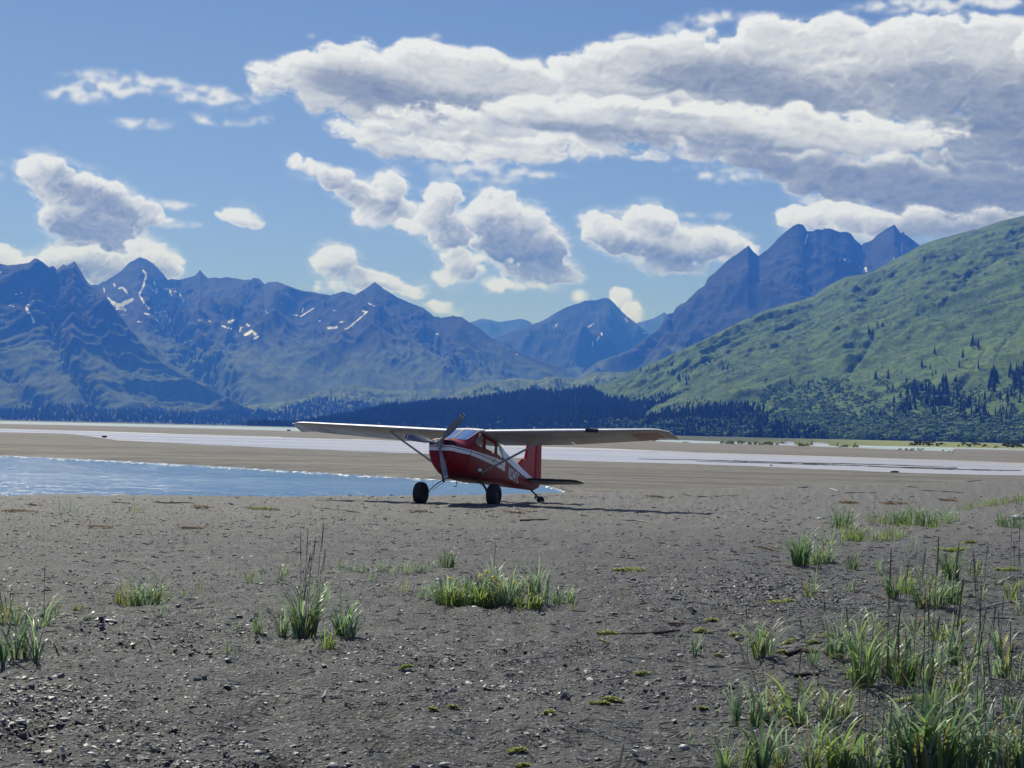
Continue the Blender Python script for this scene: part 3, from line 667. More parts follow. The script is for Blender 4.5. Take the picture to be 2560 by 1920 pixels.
B0 = [(700, 900), (1100, 830)] + s4((880, 515), (925, 505), (990, 483), (1050, 490), (1100, 503), (1180, 492), (1230, 483), (1280, 495), (1305, 517)) + [(1400, 835), (1500, 835), (1560, 815)] + s4((1945, 510), (2000, 495), (2040, 485), (2080, 465), (2115, 443), (2135, 460), (2200, 500)) + [(1800, 850), (2000, 900)]
massif('distant_ridge', B0, 1000, 1900, 3.0, 15500, 12500, 80, 300, 900, 20, ROCKY, 19, jag=2.0)
B1 = [(1000, 950), (1200, 860)] + s4((1180, 560), (1305, 517), (1380, 490), (1460, 440), (1520, 410), (1600, 385), (1630, 372), (1660, 370), (1700, 370), (1725, 360), (1750, 355), (1780, 360), (1820, 400), (1870, 455), (1930, 500), (1990, 550), (2050, 600)) + [(1680, 870), (1800, 930)]
massif('middle_mountain', B1, 1050, 1800, 2.6, 11500, 8500, 150, 520, 700, 25, ROCKY, 29, jag=2.5,
   snow=[(s4((1440, 540), (1460, 515)), 1.8), (s4((1650, 535), (1680, 515)), 2.0), (s4((1675, 640), (1700, 615), (1730, 575)), 3.0), (s4((1875, 480), (1890, 505)), 1.6), (s4((1990, 570), (2010, 575)), 1.6), (s4((1890, 703),), 1.6), (s4((1705, 510),), 1.6)])
C = s4((1560, 860), (1700, 750), (1900, 680), (2030, 580), (2080, 550)) + s5((160, 655), (190, 650), (215, 610), (230, 603), (260, 590), (330, 520), (375, 490), (385, 460), (400, 440), (430, 420), (500, 350), (560, 310), (625, 262), (655, 300), (683, 322), (740, 280), (780, 240), (790, 225), (830, 190), (880, 150), (910, 137), (940, 142), (962, 180), (1000, 178), (1020, 168), (1050, 172), (1070, 163), (1100, 165), (1150, 185), (1190, 182), (1215, 195), (1230, 215), (1250, 240), (1275, 255), (1340, 230), (1360, 205), (1400, 180), (1420, 165), (1465, 140), (1500, 190), (1508, 190), (1515, 178), (1524, 195), (1560, 220), (1610, 262), (1700, 300)) + [(2500, 680), (3200, 760)]
C = [(1300, 1010), (1400, 975)] + C
massif('right_peaks', C, 1380, 3000, 2.6, 8600, [(1400, 6600), (2600, 6200)], 200, 320, 620, 32, ROCKY, 37, prof=.9, jag=2.2, stretch=3.0,
   snow=[(s5((965, 200), (950, 255)), 1.6), (s5((1270, 250), (1278, 256)), 2.0), (s5((1170, 352), (1182, 342)), 2.0), (s5((1262, 385), (1268, 395)), 1.8), (s5((1300, 390), (1303, 410)), 2.8), (s5((1460, 335),), 1.8), (s5((1532, 310), (1545, 308)), 2.0), (s5((965, 314),), 1.4)])
GREENHILL = mat_slope('green_hill', c4(.068, .122, .028), c4(.125, .190, .042), c4(.032, .070, .032), c4(.06, .095, .035), c4(.085, .12, .04), 500, 640, 3.0, 2.2, snow=False, shrub=.75)
FOOT = mat_slope('foothill', c4(.10, .155, .045), c4(.17, .22, .07), c4(.04, .07, .03), c4(.06, .09, .035), c4(.085, .12, .04), 900, 1000, 2.0, 8, snow=False, shrub=.8)
D = [(1200, 1065), (1330, 1045), (1420, 1003), (1500, 965), (1573, 930)] + s5((0, 970), (150, 905), (300, 835), (380, 800), (500, 740), (600, 690), (740, 630), (850, 600), (1000, 555), (1050, 515), (1110, 480), (1180, 442), (1300, 425), (1380, 390), (1450, 350), (1550, 300), (1610, 262), (1700, 230), (1850, 190), (1950, 165), (2080, 120), (2212, 90)) + [(2800, 500), (3300, 420), (3900, 480)]
vD = massif('green_hill', D, 1250, 3500, 3.0, [(1250, 3700), (1600, 3900), (2560, 4300), (3500, 4300)], [(1250, 3300), (1700, 2300), (2560, 1800), (3500, 1500)], 300, 56, 380, -62, GREENHILL, 43, prof=1.0, jag=1.2, stretch=3.0, detail=.45, fine=1.0,
   cuts=[(s5((1345, 790), (1290, 880), (1200, 990), (1060, 1100), (950, 1210)), 6, 16), (s5((1460, 430), (1390, 500), (1290, 600)), 5, 12), (s5((1990, 850), (1930, 960), (1840, 1080)), 5, 12), (s5((800, 830), (700, 900), (560, 960)), 5, 9), (s5((1700, 590), (1600, 660)), 5, 9), (s5((1110, 480), (1030, 530)), 5, 12), (s5((2080, 330), (1900, 430), (1820, 520)), 6, 12), (s5((2200, 700), (2100, 820), (2050, 900)), 6, 12)])
E_ = [(700, 1065), (1000, 1040), (1080, 1010)] + s4((780, 970), (860, 920), (950, 890), (1050, 870), (1180, 850), (1350, 860), (1400, 840), (1500, 845), (1600, 850), (1700, 810), (1880, 815), (1950, 830)) + [(1700, 960), (1900, 1040)]
vE = massif('foothills', E_, 850, 1850, 2.6, 5600, 4600, 130, 60, 260, 10, FOOT, 53, jag=3.0, detail=.6)
E2 = [(300, 1075), (500, 1030), (640, 1012), (740, 1000), (830, 975)] + s4((60, 905), (150, 890), (330, 905), (420, 925), (560, 925), (740, 915), (800, 930), (900, 1000)) + [(1300, 1040)]
massif('low_foothills', E2, 420, 1250, 3.0, 6500, 5800, 80, 60, 300, 10, FOOT, 59, jag=3.0, detail=.6)
FORESTFLOOR = mat_slope('forest_floor', c4(.03, .045, .02), c4(.04, .055, .022), c4(.02, .03, .015), c4(.04, .05, .03), c4(.04, .05, .03), 900, 1000, 2.0, 8, snow=False)
F1 = [(560, 1090), (690, 1075), (800, 1054), (881, 1038), (963, 1018), (1085, 1008), (1146, 1006), (1227, 994), (1268, 990), (1329, 982), (1410, 984), (1434, 975), (1483, 975), (1512, 998), (1573, 1002), (1634, 998), (1674, 985), (1773, 985), (1817, 985), (1904, 994), (1956, 1011), (1990, 1028), (2034, 1050), (2120, 1085), (2200, 1100)]
vF1 = massif('forest_rise', F1, 620, 2150, 4.0, [(620, 3900), (1300, 3700), (2150, 2500)], [(620, 3400), (1300, 2900), (1700, 2200), (2150, 1850)], 100, 12, 200, 0, FORESTFLOOR, 61, jag=0, detail=.3)
F0 = [(-500, 1030), (-200, 1012), (0, 1024), (81, 1020), (179, 1012), (244, 1024), (488, 1032), (692, 1028), (752, 1012), (793, 997), (854, 1002), (902, 1006), (963, 1020), (1100, 1035), (1200, 1050)]
vF0 = massif('far_forest_rise', F0, -500, 1200, 5.0, 6300, 5300, 40, 10, 250, 0, FORESTFLOOR, 67, jag=1.0, detail=.3)
# the little meadow rise along the far shore on the right hand side

# broken white strip along the far bank of the near channel
def white_line():
    gg = np.random.default_rng(44); n = 900; x = np.linspace(-95, 6, n); x = x[y_1f(x) > y_edge(x) + 2]; n = len(x); y1 = y_1f(x)
    w = np.clip(y1 * .020, .8, 4) * (.35 + 1.3 * np.clip(fbm(x * .8, x * 0, 5, 3) + .35, 0, 1.2)); c = y1 - .45 * w + .5 * fbm(x * .5, x * 0 + 5, 4, 6)
    V = np.stack([np.stack([x, c - w * .5, x * 0 + ZW + .004], -1), np.stack([x, c, x * 0 + ZW + .03], -1), np.stack([x, c + w * .9, x * 0 + ZW + .05], -1)], 1).reshape(-1, 3)
    q = [(3 * i + a, 3 * i + 3 + a, 3 * i + 4 + a, 3 * i + 1 + a) for i in range(n - 1) for a in (0, 1)]
    m = NT('white_line'); nn = m.noise(3.0, 5, .7, m.obj((1, .4, 1)))
    sh_ = m.n('ShaderNodeMixShader', {0: m.mr(nn, .50, .62), 1: m.n('ShaderNodeBsdfTransparent').outputs[0], 2: m.n('ShaderNodeBsdfPrincipled', {'Base Color': c4(.85, .87, .88), 'Roughness': .6}).outputs[0]}).outputs[0]
    o = link('white_line', np_mesh('white_line', V, q), m.out(sh_)); o['kind'] = 'stuff'; o['label'] = 'thin broken white line along the far bank of the near channel'
white_line()
# ------------------------------------------------------------------ the aircraft
def paint(name, col, rough=.28, dirt=.25):
    g = NT(name); o = g.obj(); n = g.noise(3.0, 6, .65, o); n2 = g.noise(22, 4, .6, o)
    c = g.mix(g.mr(n, .45, .75, 0, dirt), col, tuple(x * .45 for x in col[:3]) + (1,))
    r = g.mr(n2, .3, .7, rough, rough + .22)
    return g.pbr(c, r, g.bump(n, .04, .02), **{'Specular IOR Level': .3})
M_RED = paint('red_paint', c4(.40, .004, .020))
M_WHITE = paint('white_paint', c4(.78, .78, .76), .3, .12)
M_GREYW = paint('weathered_white_metal', c4(.34, .33, .31), .42, .4)
M_BLACK = paint('black_paint', c4(.012, .012, .014), .4)
def mat_rubber():
    g = NT('tyre_rubber'); n = g.noise(14, 5, .6, g.obj())
    return g.pbr(g.mix(g.mr(n, .4, .7), c4(.008, .0085, .010), c4(.022, .021, .02)), .78, g.bump(n, .3, .01))
M_RUB = mat_rubber()
def mat_plain(name, col, rough=.5, metal=0.0):
    g = NT(name); n = g.noise(9, 5, .6, g.obj())
    return g.pbr(g.mix(g.mr(n, .4, .7), col, tuple(x * .7 for x in col[:3]) + (1,)), rough, g.bump(n, .08, .01), Metallic=metal)
M_STEEL = mat_plain('worn_steel', c4(.30, .30, .30), .35, .9)
M_BLADE = mat_plain('grey_sky_tinted_blade', c4(.16, .19, .23), .3)  # grey paint; the blue cast puts reflected sky into the colour
M_DARKM = mat_plain('dark_metal', c4(.035, .034, .034), .45, .3)
M_SEAT = mat_plain('cabin_cloth', c4(.035, .035, .045), .9)
def mat_glass(name, tc):
    g = NT(name)
    tr = g.n('ShaderNodeBsdfTransparent', {0: tc}).outputs[0]
    gl = g.n('ShaderNodeBsdfGlossy', {'Color': c4(.85, .87, .92), 'Roughness': .12}).outputs[0]
    f = g.n('ShaderNodeFresnel', {0: 1.5}).outputs[0]
    return g.out(g.n('ShaderNodeMixShader', {0: g.math('ADD', g.math('MULTIPLY', f, 1.0), .05), 1: tr, 2: gl}).outputs[0])
M_GLASS = mat_glass('windshield_glass', c4(.40, .43, .48)); M_GLASS2 = mat_glass('shade_dark_side_glass', c4(.07, .085, .13))  # side panes are darker: the cabin's shade is put into their colour
def mat_body():
    # red overall, white flash along the side with a thin dark line in it, white deck behind the cabin
    g = NT('body_paint'); o = g.obj(); s = g.n('ShaderNodeSeparateXYZ', {0: o}); x, y, z = s.outputs
    def pw(pts):            # piecewise line of x
        r = None
        for (xa, za), (xb, zb) in zip(pts[:-1], pts[1:]):
            seg = g.mr(x, xa, xb, za, zb)
            r = seg if r is None else g.math('ADD', g.math('MULTIPLY', r, g.math('LESS_THAN', x, xa)), g.math('MULTIPLY', seg, g.math('GREATER_THAN', x, xa)))
        return r
    def both(*a):
        r = a[0]
        for b in a[1:]: r = g.math('MULTIPLY', r, b)
        return r
    gt = lambda a, b: g.math('GREATER_THAN', a, b)
    lt = lambda a, b: g.math('LESS_THAN', a, b)
    top = pw([(-3.85, .150), (-3.0, .115), (-1.16, .012), (-.55, -.022), (-.30, -.022)])
    bot = pw([(-3.85, -.112), (-2.6, -.112), (-1.16, -.122), (-.55, -.160), (-.30, -.160)])
    band = both(gt(x, -3.80), lt(z, top), gt(z, bot))
    deck = both(gt(x, -7.0), lt(x, -2.98), gt(z, pw([(-6.9, .085), (-6.3, .095), (-5.3, .140), (-4.4, .192), (-3.0, .26)])))
    roof = both(lt(x, -1.78), gt(z, .615))
    white = g.math('MAXIMUM', band, g.math('MAXIMUM', deck, roof))
    pin = pw([(-3.5, .012), (-2.9, .022), (-1.16, -.030), (-.55, -.062), (-.30, -.062)])
    p1 = both(gt(x, -3.46), lt(g.math('ABSOLUTE', g.math('SUBTRACT', z, pin)), .009))
    p2 = both(lt(g.math('ABSOLUTE', g.math('ADD', x, 3.455)), .010), gt(z, .004), lt(z, .12))
    n = g.noise(3.0, 6, .65, o); n2 = g.noise(22, 4, .6, o)
    red = g.mix(g.mr(n, .42, .75, 0, .35), c4(.24, .002, .009), c4(.12, .0015, .005))
    # red turns dark brown low on the belly
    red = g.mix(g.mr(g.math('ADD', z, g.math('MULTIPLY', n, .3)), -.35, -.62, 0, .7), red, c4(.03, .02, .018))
    wht = g.mix(g.mr(n2, .5, .8, 0, .2), c4(.84, .84, .83), c4(.6, .6, .58))
    col = g.mix(white, red, wht); col = g.mix(g.math('MULTIPLY', g.math('MAXIMUM', p1, p2), white), col, c4(.02, .02, .025))
    seams = g.math('PINGPONG', g.math('ADD', x, .06), .32); rib = g.mr(seams, 0, .008, 0, 1)
    return g.pbr(col, g.mr(n2, .3, .7, .34, .55), g.bump(rib, .25, .004), **{'Specular IOR Level': .28})
M_BODY = mat_body()

# aircraft frame: x forward, y to its left wing, z up, origin on the crankshaft line
def dir_axes(yaw, ap, ar):
    y, a, r = R_(yaw), R_(ap), R_(ar)
    F = np.array([-math.sin(y), -math.cos(y), 0]); L = np.array([math.cos(y), -math.sin(y), 0]); U = np.array([0, 0, 1.])
    F2 = F * math.cos(a) + U * math.sin(a); U2 = U * math.cos(a) - F * math.sin(a)
    return F2, L * math.cos(r) + U2 * math.sin(r), U2 * math.cos(r) - L * math.sin(r)
_F, _L, _U = dir_axes(21.1, 10.4, .1)
plane = bpy.data.objects.new('light_aircraft', None); COL.objects.link(plane); plane.empty_display_size = .5
plane.matrix_world = Matrix.Translation((-1.93 + .035, 38.92, 1.459)) @ Matrix([[_F[0], _L[0], _U[0]], [_F[1], _L[1], _U[1]], [_F[2], _L[2], _U[2]]]).to_4x4()
tag(plane, 'red and white high-wing taildragger with registration N2347C parked on the gravel bar', 'aircraft')

ST = np.array([  # x, zbot, zmid, ztop, half width, bottom exponent, top exponent
 (-.330, -.57, -.03, .125, .295, 1.75, 3.4), (-.345, -.62, -.03, .145, .330, 1.75, 3.0), (-.40, -.655, -.03, .165, .355, 1.8, 2.8), (-.55, -.70, -.03, .190, .395, 1.8, 2.5),
 (-.80, -.74, -.04, .205, .445, 1.95, 2.3), (-1.00, -.75, -.05, .255, .48, 2.1, 2.5), (-1.17, -.75, -.08, .345, .505, 2.3, 3.6), (-1.45, -.735, -.12, .49, .515, 2.6, 4.5), (-1.75, -.715, -.12, .645, .52, 2.9, 5.5),
 (-1.95, -.70, -.12, .690, .52, 3.0, 6), (-2.6, -.645, -.12, .715, .52, 3.2, 6), (-3.05, -.58, -.10, .690, .51, 3.2, 5), (-3.5, -.525, -.08, .64, .475, 3.0, 4.0), (-4.0, -.475, -.06, .60, .415, 2.8, 3.0),
 (-4.6, -.415, -.03, .555, .34, 2.6, 2.4), (-5.3, -.335, 0, .48, .26, 2.4, 2.1), (-6.0, -.26, .03, .39, .19, 2.3, 2.0), (-6.6, -.19, .05, .31, .135, 2.2, 2.0), (-7.1, -.14, .06, .24, .09, 2.1, 2.0), (-7.35, -.10, .06, .21, .07, 2.0, 2.0), (-7.7, .03, .08, .17, .045, 2, 2), (-7.80, .08, .10, .14, .02, 2, 2)])
def stv(x):
    return [np.interp(-np.asarray(x, float), -ST[:, 0], ST[:, i]) for i in range(1, 7)]
def section(x, n):
    zb, zm, zt, w, nb, nt = stv(x)
    th = 2 * np.pi * (np.arange(n) / n)
    c, s = np.cos(th), np.sin(th)
    e = np.where(s < 0, nb, nt); hz_ = np.where(s < 0, zm - zb, zt - zm)
    return np.stack([np.full(n, x), w * np.sign(c) * np.abs(c) ** (2 / e), zm + hz_ * np.sign(s) * np.abs(s) ** (2 / e)], -1)
def side_y(x, z):          # half width of the body at a height
    zb, zm, zt, w, nb, nt = stv(x)
    e = np.where(z < zm, nb, nt); h = np.where(z < zm, zm - zb, zt - zm)
    t = np.clip(np.abs(z - zm) / h, 0, .999)
    return w * (1 - t ** e) ** (1 / e)
NR = 144
xs = np.concatenate([[-.330, -.336, -.345, -.365], np.arange(-.40, -.96, -.05), np.arange(-.96, -3.60, -.015), np.arange(-3.62, -7.8, -.09), [-7.80]])
Vb = np.stack([section(x, NR) for x in xs])
# finer ring spacing near corners of the boxy cabin is given by re-spacing each ring by arc length
for i in range(len(xs)):
    P = np.vstack([Vb[i], Vb[i][:1]]); L = np.concatenate([[0], np.cumsum(np.linalg.norm(np.diff(P, axis=0), axis=1))])
    th = 2 * np.pi * np.arange(NR * 8) / (NR * 8)
    fine_ = section(xs[i], NR * 8); fine_ = np.vstack([fine_, fine_[:1]]); Lf = np.concatenate([[0], np.cumsum(np.linalg.norm(np.diff(fine_, axis=0), axis=1))])
    tt = np.linspace(0, Lf[-1], NR + 1)[:-1]
    Vb[i] = np.stack([np.interp(tt, Lf, fine_[:, k]) for k in range(3)], -1)
Q = grid_quads(len(xs), NR, wrap=True)
Cn = Vb.reshape(-1, 3)[Q].mean(1)
cx, cy, cz = Cn[:, 0], np.abs(Cn[:, 1]), Cn[:, 2]
def inpoly(px, pz, poly):
    r = np.zeros(px.shape, bool); n = len(poly)
    for i in range(n):
        (x1, z1), (x2, z2) = poly[i], poly[(i + 1) % n]
        c = ((z1 > pz) != (z2 > pz)) & (px < (x2 - x1) * (pz - z1) / (z2 - z1 + 1e-12) + x1); r ^= c
    return r
post = .235 + (-1.0 - cx) * .50
bodyw = stv(cx)[3]
rowq = Q[:, 0] // NR
WS = (cx < -1.035) & (cx > -1.77) & (cz > np.minimum(.262 + (-1.0 - cx) * .47, stv(cx)[2] - .045)) & (cy > .012)
side_ = cy > stv(cx)[3] * .80
WQ = side_ & inpoly(cx, cz, [(-1.385, .235), (-1.40, .225), (-1.79, .185), (-1.83, .20), (-1.85, .50), (-1.83, .53), (-1.74, .535)])
WD = side_ & inpoly(cx, cz, [(-2.10, .205), (-2.72, .185), (-2.76, .21), (-2.76, .43), (-2.72, .46), (-2.08, .47), (-2.03, .44), (-2.04, .24)])
WR = side_ & inpoly(cx, cz, [(-2.96, .20), (-3.42, .185), (-3.44, .24), (-3.22, .47), (-3.14, .50), (-2.96, .50), (-2.93, .46), (-2.93, .23)])
left_ = Cn[:, 1] > 0
sets = [('windshield', WS & left_), ('windshield', WS & ~left_), ('side_window', WQ & left_), ('side_window', WQ & ~left_), ('door_window', WD & left_), ('door_window', WD & ~left_), ('rear_window', WR & left_), ('rear_window', WR & ~left_)]
hole = WS | WQ | WD | WR
body_me = np_mesh('body', Vb, Q[~hole], None)
fus = link('body', body_me, M_BODY, plane)
fus['label'] = 'red fuselage with a white flash, dark pinstripe and white rear deck'
# nose face and tail end
f0 = MB(); f0.add([tuple(p) for p in Vb[0]], [tuple(range(NR - 1, -1, -1))]); f1 = MB(); f1.add([tuple(p) for p in Vb[-1]], [tuple(range(NR))]); f1.build('tail_end_cap', M_RED, fus, smooth=False)
f0.build('nose_bowl_face', M_BODY, fus, smooth=False)
def sub(name, mask, m, parent, off=0.0, solid=.004):
    q = Q[mask]; ids = np.unique(q); mp = {int(k): i for i, k in enumerate(ids)}
    me = np_mesh(name, Vb.reshape(-1, 3)[ids], np.vectorize(mp.get)(q) if len(q) else q)
    o = link(name, me, m, parent)
    return o
for nm, mk in sets:
    o = sub(nm, mk, M_GLASS if nm == 'windshield' else M_GLASS2, plane)
# pale window frames follow the edge of each opening
def rim(name, mask, m, parent, r=.011):
    q = Q[mask]; E = {}
    for f in q:
        for a, b in ((0, 1), (1, 2), (2, 3), (3, 0)):
            k = (int(f[a]), int(f[b])); kk = (min(k), max(k)); E[kk] = E.get(kk, 0) + 1
    ed = [k for k, c in E.items() if c == 1]
    if not ed: return
    adj = {}
    for a, b in ed: adj.setdefault(a, []).append(b); adj.setdefault(b, []).append(a)
    P = Vb.reshape(-1, 3); mb = MB(); seen = set()
    for st in list(adj):
        if st in seen: continue
        loop = [st]; seen.add(st); cur = st
        while True:
            nx = [k for k in adj[cur] if k not in seen]
            if not nx: break
            cur = nx[0]; seen.add(cur); loop.append(cur)
        if len(loop) < 12: continue
        L = P[loop]; 
        for _ in range(4): L = (np.roll(L, 1, 0) + 2 * L + np.roll(L, -1, 0)) / 4
        L = L[::3]; L = np.vstack([L, L[:1]])
        out = L.copy(); out[:, 1] += np.sign(L[:, 1]) * .004
        mb.tube(out, r, 6, cap=False)
    mb.build(name, m, parent)
M_FRAME = mat_plain('window_frame_grey', c4(.30, .29, .28), .4, .2)
for nm, mk in sets: rim('window_frame', mk, M_FRAME if nm != 'door_window' else M_RED, plane, .013 if nm in ('windshield', 'side_window') else .010)
# cowl seam, door seam and handle
def ring_line(x0, z0, z1, side, slope=0.0, r=.006, n=24):
    pts = []
    for i in range(n):
        z = z0 + (z1 - z0) * i / (n - 1); x = x0 + slope * (z - z0)
        pts.append((x, side * (float(side_y(x, z)) + .001), z))
    return pts
for sd in (1, -1):
    b = MB(); b.tube(ring_line(-1.165, .00, -.60, sd, -.22, .007), .0075, 6); b.build('cowl_seam', M_BLACK, fus)
    b = MB(); b.tube(ring_line(-1.95, .17, -.40, sd, 0), .0035, 5); b.tube(ring_line(-2.82, .17, -.42, sd, 0), .0035, 5)
    b.tube([(x, sd * (float(side_y(x, -.415)) + .001), -.415) for x in np.linspace(-1.95, -2.82, 8)], .0035, 5); b.build('door_seam', M_DARKM, fus)
    b = MB(); hx_ = -2.72; b.box((hx_, sd * (float(side_y(hx_, -.02)) + .012), -.02), (.11, .02, .025)); b.build('door_handle', M_STEEL, plane)
# air intakes either side of the hub: closed plates, black for the shade inside
M_HOLE = mat_plain('intake_black', c4(.006, .006, .007), .9)
for sd in (1, -1):
    b = MB(); n = 26
    front = []; back = []
    for i in range(n):
        a = 2 * math.pi * i / n; yy = sd * (.205 + .090 * math.copysign(abs(math.cos(a)) ** .6, math.cos(a))); zz = .050 + .052 * math.copysign(abs(math.sin(a)) ** .7, math.sin(a)) + .010 * (1 - abs(yy) / .3)
        front.append((-.326, yy, zz)); back.append((-.322, yy * .98 + sd * .004, zz * .96 + .0015))
    b.add(front + back, [tuple(range(n))[::-1 if sd > 0 else 1], tuple(range(n, 2 * n))[::1 if sd > 0 else -1]] + [(i, (i + 1) % n, n + (i + 1) % n, n + i) for i in range(n)])
    b.build('air_intake', M_HOLE, fus)
# black inlet corner on the upper cowl beside the nose bowl
for sd in (1, -1):
    q = (cx > -.44) & (cx < -.333) & (cz > -.005) & (cz < .10) & (cy > .20) & ((Cn[:, 1] > 0) == (sd > 0))
    ids = np.unique(Q[q]); mp = {int(k): i for i, k in enumerate(ids)}; PP = Vb.reshape(-1, 3)[ids].copy(); PP[:, 1] += sd * .003; PP[:, 2] += .002
    link('intake_lip', np_mesh('intake_lip', PP, np.vectorize(mp.get)(Q[q])), M_HOLE, fus)
# cabin inside
b = MB(); b.box((-1.22, 0, .10), (.06, .92, .26)); b.build('instrument_panel', M_SEAT, plane)
for sd in (1, -1):
    b = MB(); b.box((-2.35, sd * .24, -.02), (.12, .38, .62), Euler((0, R_(-14), 0))); b.box((-2.10, sd * .24, -.30), (.45, .38, .12)); b.box((-2.44, sd * .24, .38), (.08, .24, .16), Euler((0, R_(-14), 0))); b.build('cabin_seat', M_SEAT, plane)
b = MB(); b.box((-3.10, 0, -.06), (.10, .86, .52), Euler((0, R_(-14), 0))); b.build('rear_bench', M_SEAT, plane)
b = MB(); b.box((-2.1, 0, -.42), (1.8, .74, .03)); b.box((-3.50, 0, .08), (.03, .70, .72)); b.box((-2.6, 0, .60), (1.6, .8, .02)); b.build('cabin_lining', M_SEAT, plane)
for sd in (1, -1):
    b = MB(); b.tube([(-1.30, sd * .26, .08), (-1.48, sd * .26, .10)], .014, 8); b.lathe([(0, .10), (.02, .10)], (-1.49, sd * .26, .11), (1, 0, .2), 16); b.build('control_wheel', M_DARKM, plane)

# ---- wings
def airfoil(n=22, th=.12, camber=.02):
    x = (1 - np.cos(np.linspace(0, np.pi, n))) / 2
    yt = 5 * th * (.2969 * np.sqrt(x) - .126 * x - .3516 * x ** 2 + .2843 * x ** 3 - .1015 * x ** 4)
    p = .4; yc = np.where(x < p, camber / p ** 2 * (2 * p * x - x ** 2), camber / (1 - p) ** 2 * (1 - 2 * p + 2 * p * x - x ** 2))
    return np.concatenate([np.stack([x, yc + yt], -1)[::-1], np.stack([x, yc - yt * 1.0], -1)[1:]])      # from trailing edge over the top to the trailing edge below
AF = airfoil()
# span station, leading edge x, trailing edge x, z of leading edge, twist drop at trailing edge, thickness
WST = np.array([(.46, -1.915, -3.47, .640, -.085, .125), (1.2, -1.93, -3.475, .665, -.085, .125), (2.2, -1.955, -3.485, .700, -.085, .125), (2.6, -1.965, -3.485, .714, -.083, .125), (3.6, -1.99, -3.33, .750, -.078, .120), (4.6, -2.015, -3.17, .787, -.070, .115),
 (5.02, -2.03, -3.10, .803, -.066, .110), (5.18, -2.06, -3.085, .806, -.064, .10), (5.32, -2.15, -3.07, .801, -.060, .085), (5.42, -2.32, -3.055, .789, -.055, .07), (5.48, -2.55, -3.03, .771, -.050, .055), (5.51, -2.75, -3.00, .757, -.048, .04)])
def wst(y): return [np.interp(y, WST[:, 0], WST[:, i]) for i in range(1, 6)]
def wing_pt(y, cfrac, top=None):
    le, te, z, dz, th = wst(y); ch = le - te
    return le - ch * cfrac, z + dz * cfrac
def wing_mesh(name, sd, ys, c0, c1, m, parent, shrink=0.0, mats=None, offz=0.0):
    rings = []
    for y in ys:
        le, te, z, dz, th = [float(k) for k in wst(y)]; ch = le - te
        k = AF.copy(); x = c0 + (c1 - c0) * k[:, 0]
        up = np.interp(x, AF[:22, 0][::-1], AF[:22, 1][::-1]); lo = np.interp(x, AF[21:, 0], AF[21:, 1])
        i = np.arange(len(k)); zz = np.where(i <= 21, up, lo) * th / .12
        zz = zz * (1 - shrink)
        rings.append(np.stack([le - ch * x, np.full(len(k), sd * y), z + dz * x + zz * ch + offz], -1))
    Vw = np.stack(rings); nr, nc = Vw.shape[:2]
    q = grid_quads(nr, nc); 
    if sd > 0: q = q[:, ::-1]
    caps = []
    base = Vw.reshape(-1, 3)
    mb = [base]; extra_t = []
    # close the gap at the rear of the section and the two ends
    rear = []
    for r in range(nr - 1): rear.append((r * nc, (r + 1) * nc, (r + 1) * nc + nc - 1, r * nc + nc - 1))
    for r in (0, nr - 1):
        for j in range(1, nc // 2): extra_t.append((r * nc + j, r * nc + j + 1 if j + 1 < nc else j, r * nc + nc - 1 - j)); extra_t.append((r * nc + j, r * nc + nc - j - 1, r * nc + nc - j))
    me = np_mesh(name, base, np.vstack([q, np.array(rear)]), np.array(extra_t))
    o = link(name, me, m, parent); me.set_sharp_from_angle(angle=R_(50)); return o
def mat_wing():
    g = NT('wing_skin'); o = g.obj(); s = g.n('ShaderNodeSeparateXYZ', {0: o}); x, y, z = s.outputs
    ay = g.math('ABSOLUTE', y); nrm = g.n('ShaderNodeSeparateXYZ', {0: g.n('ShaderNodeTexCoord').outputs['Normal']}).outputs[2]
    n = g.noise(2.5, 6, .65, o); n2 = g.noise(1.0, 5, .7, g.obj((1.0, 5, 1)))
    wht = g.mix(g.mr(n, .45, .8, 0, .2), c4(.80, .80, .79), c4(.6, .6, .57))
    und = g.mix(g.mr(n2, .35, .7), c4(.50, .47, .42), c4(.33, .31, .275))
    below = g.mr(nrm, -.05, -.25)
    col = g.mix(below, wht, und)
    # red panel under the outer wing ahead of the aileron
    rp = g.math('MULTIPLY', g.math('MULTIPLY', g.math('GREATER_THAN', ay, 4.42), g.math('LESS_THAN', ay, 5.16)), g.math('MULTIPLY', g.math('LESS_THAN', x, -2.22), below))
    rp = g.math('MULTIPLY', rp, g.math('LESS_THAN', g.math('ADD', x, g.math('MULTIPLY', ay, .5)), .44))
    col = g.mix(g.math('MULTIPLY', rp, .85), col, c4(.26, .03, .025))
    seams = g.math('PINGPONG', ay, .19); rib = g.mr(seams, 0, .008, 0, 1)
    span = g.mr(g.math('ABSOLUTE', g.math('ADD', x, 2.42)), 0, .008, 0, 1)
    h = g.math('MULTIPLY', rib, span)
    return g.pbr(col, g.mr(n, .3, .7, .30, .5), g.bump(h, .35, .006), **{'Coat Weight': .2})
M_WING = mat_wing()
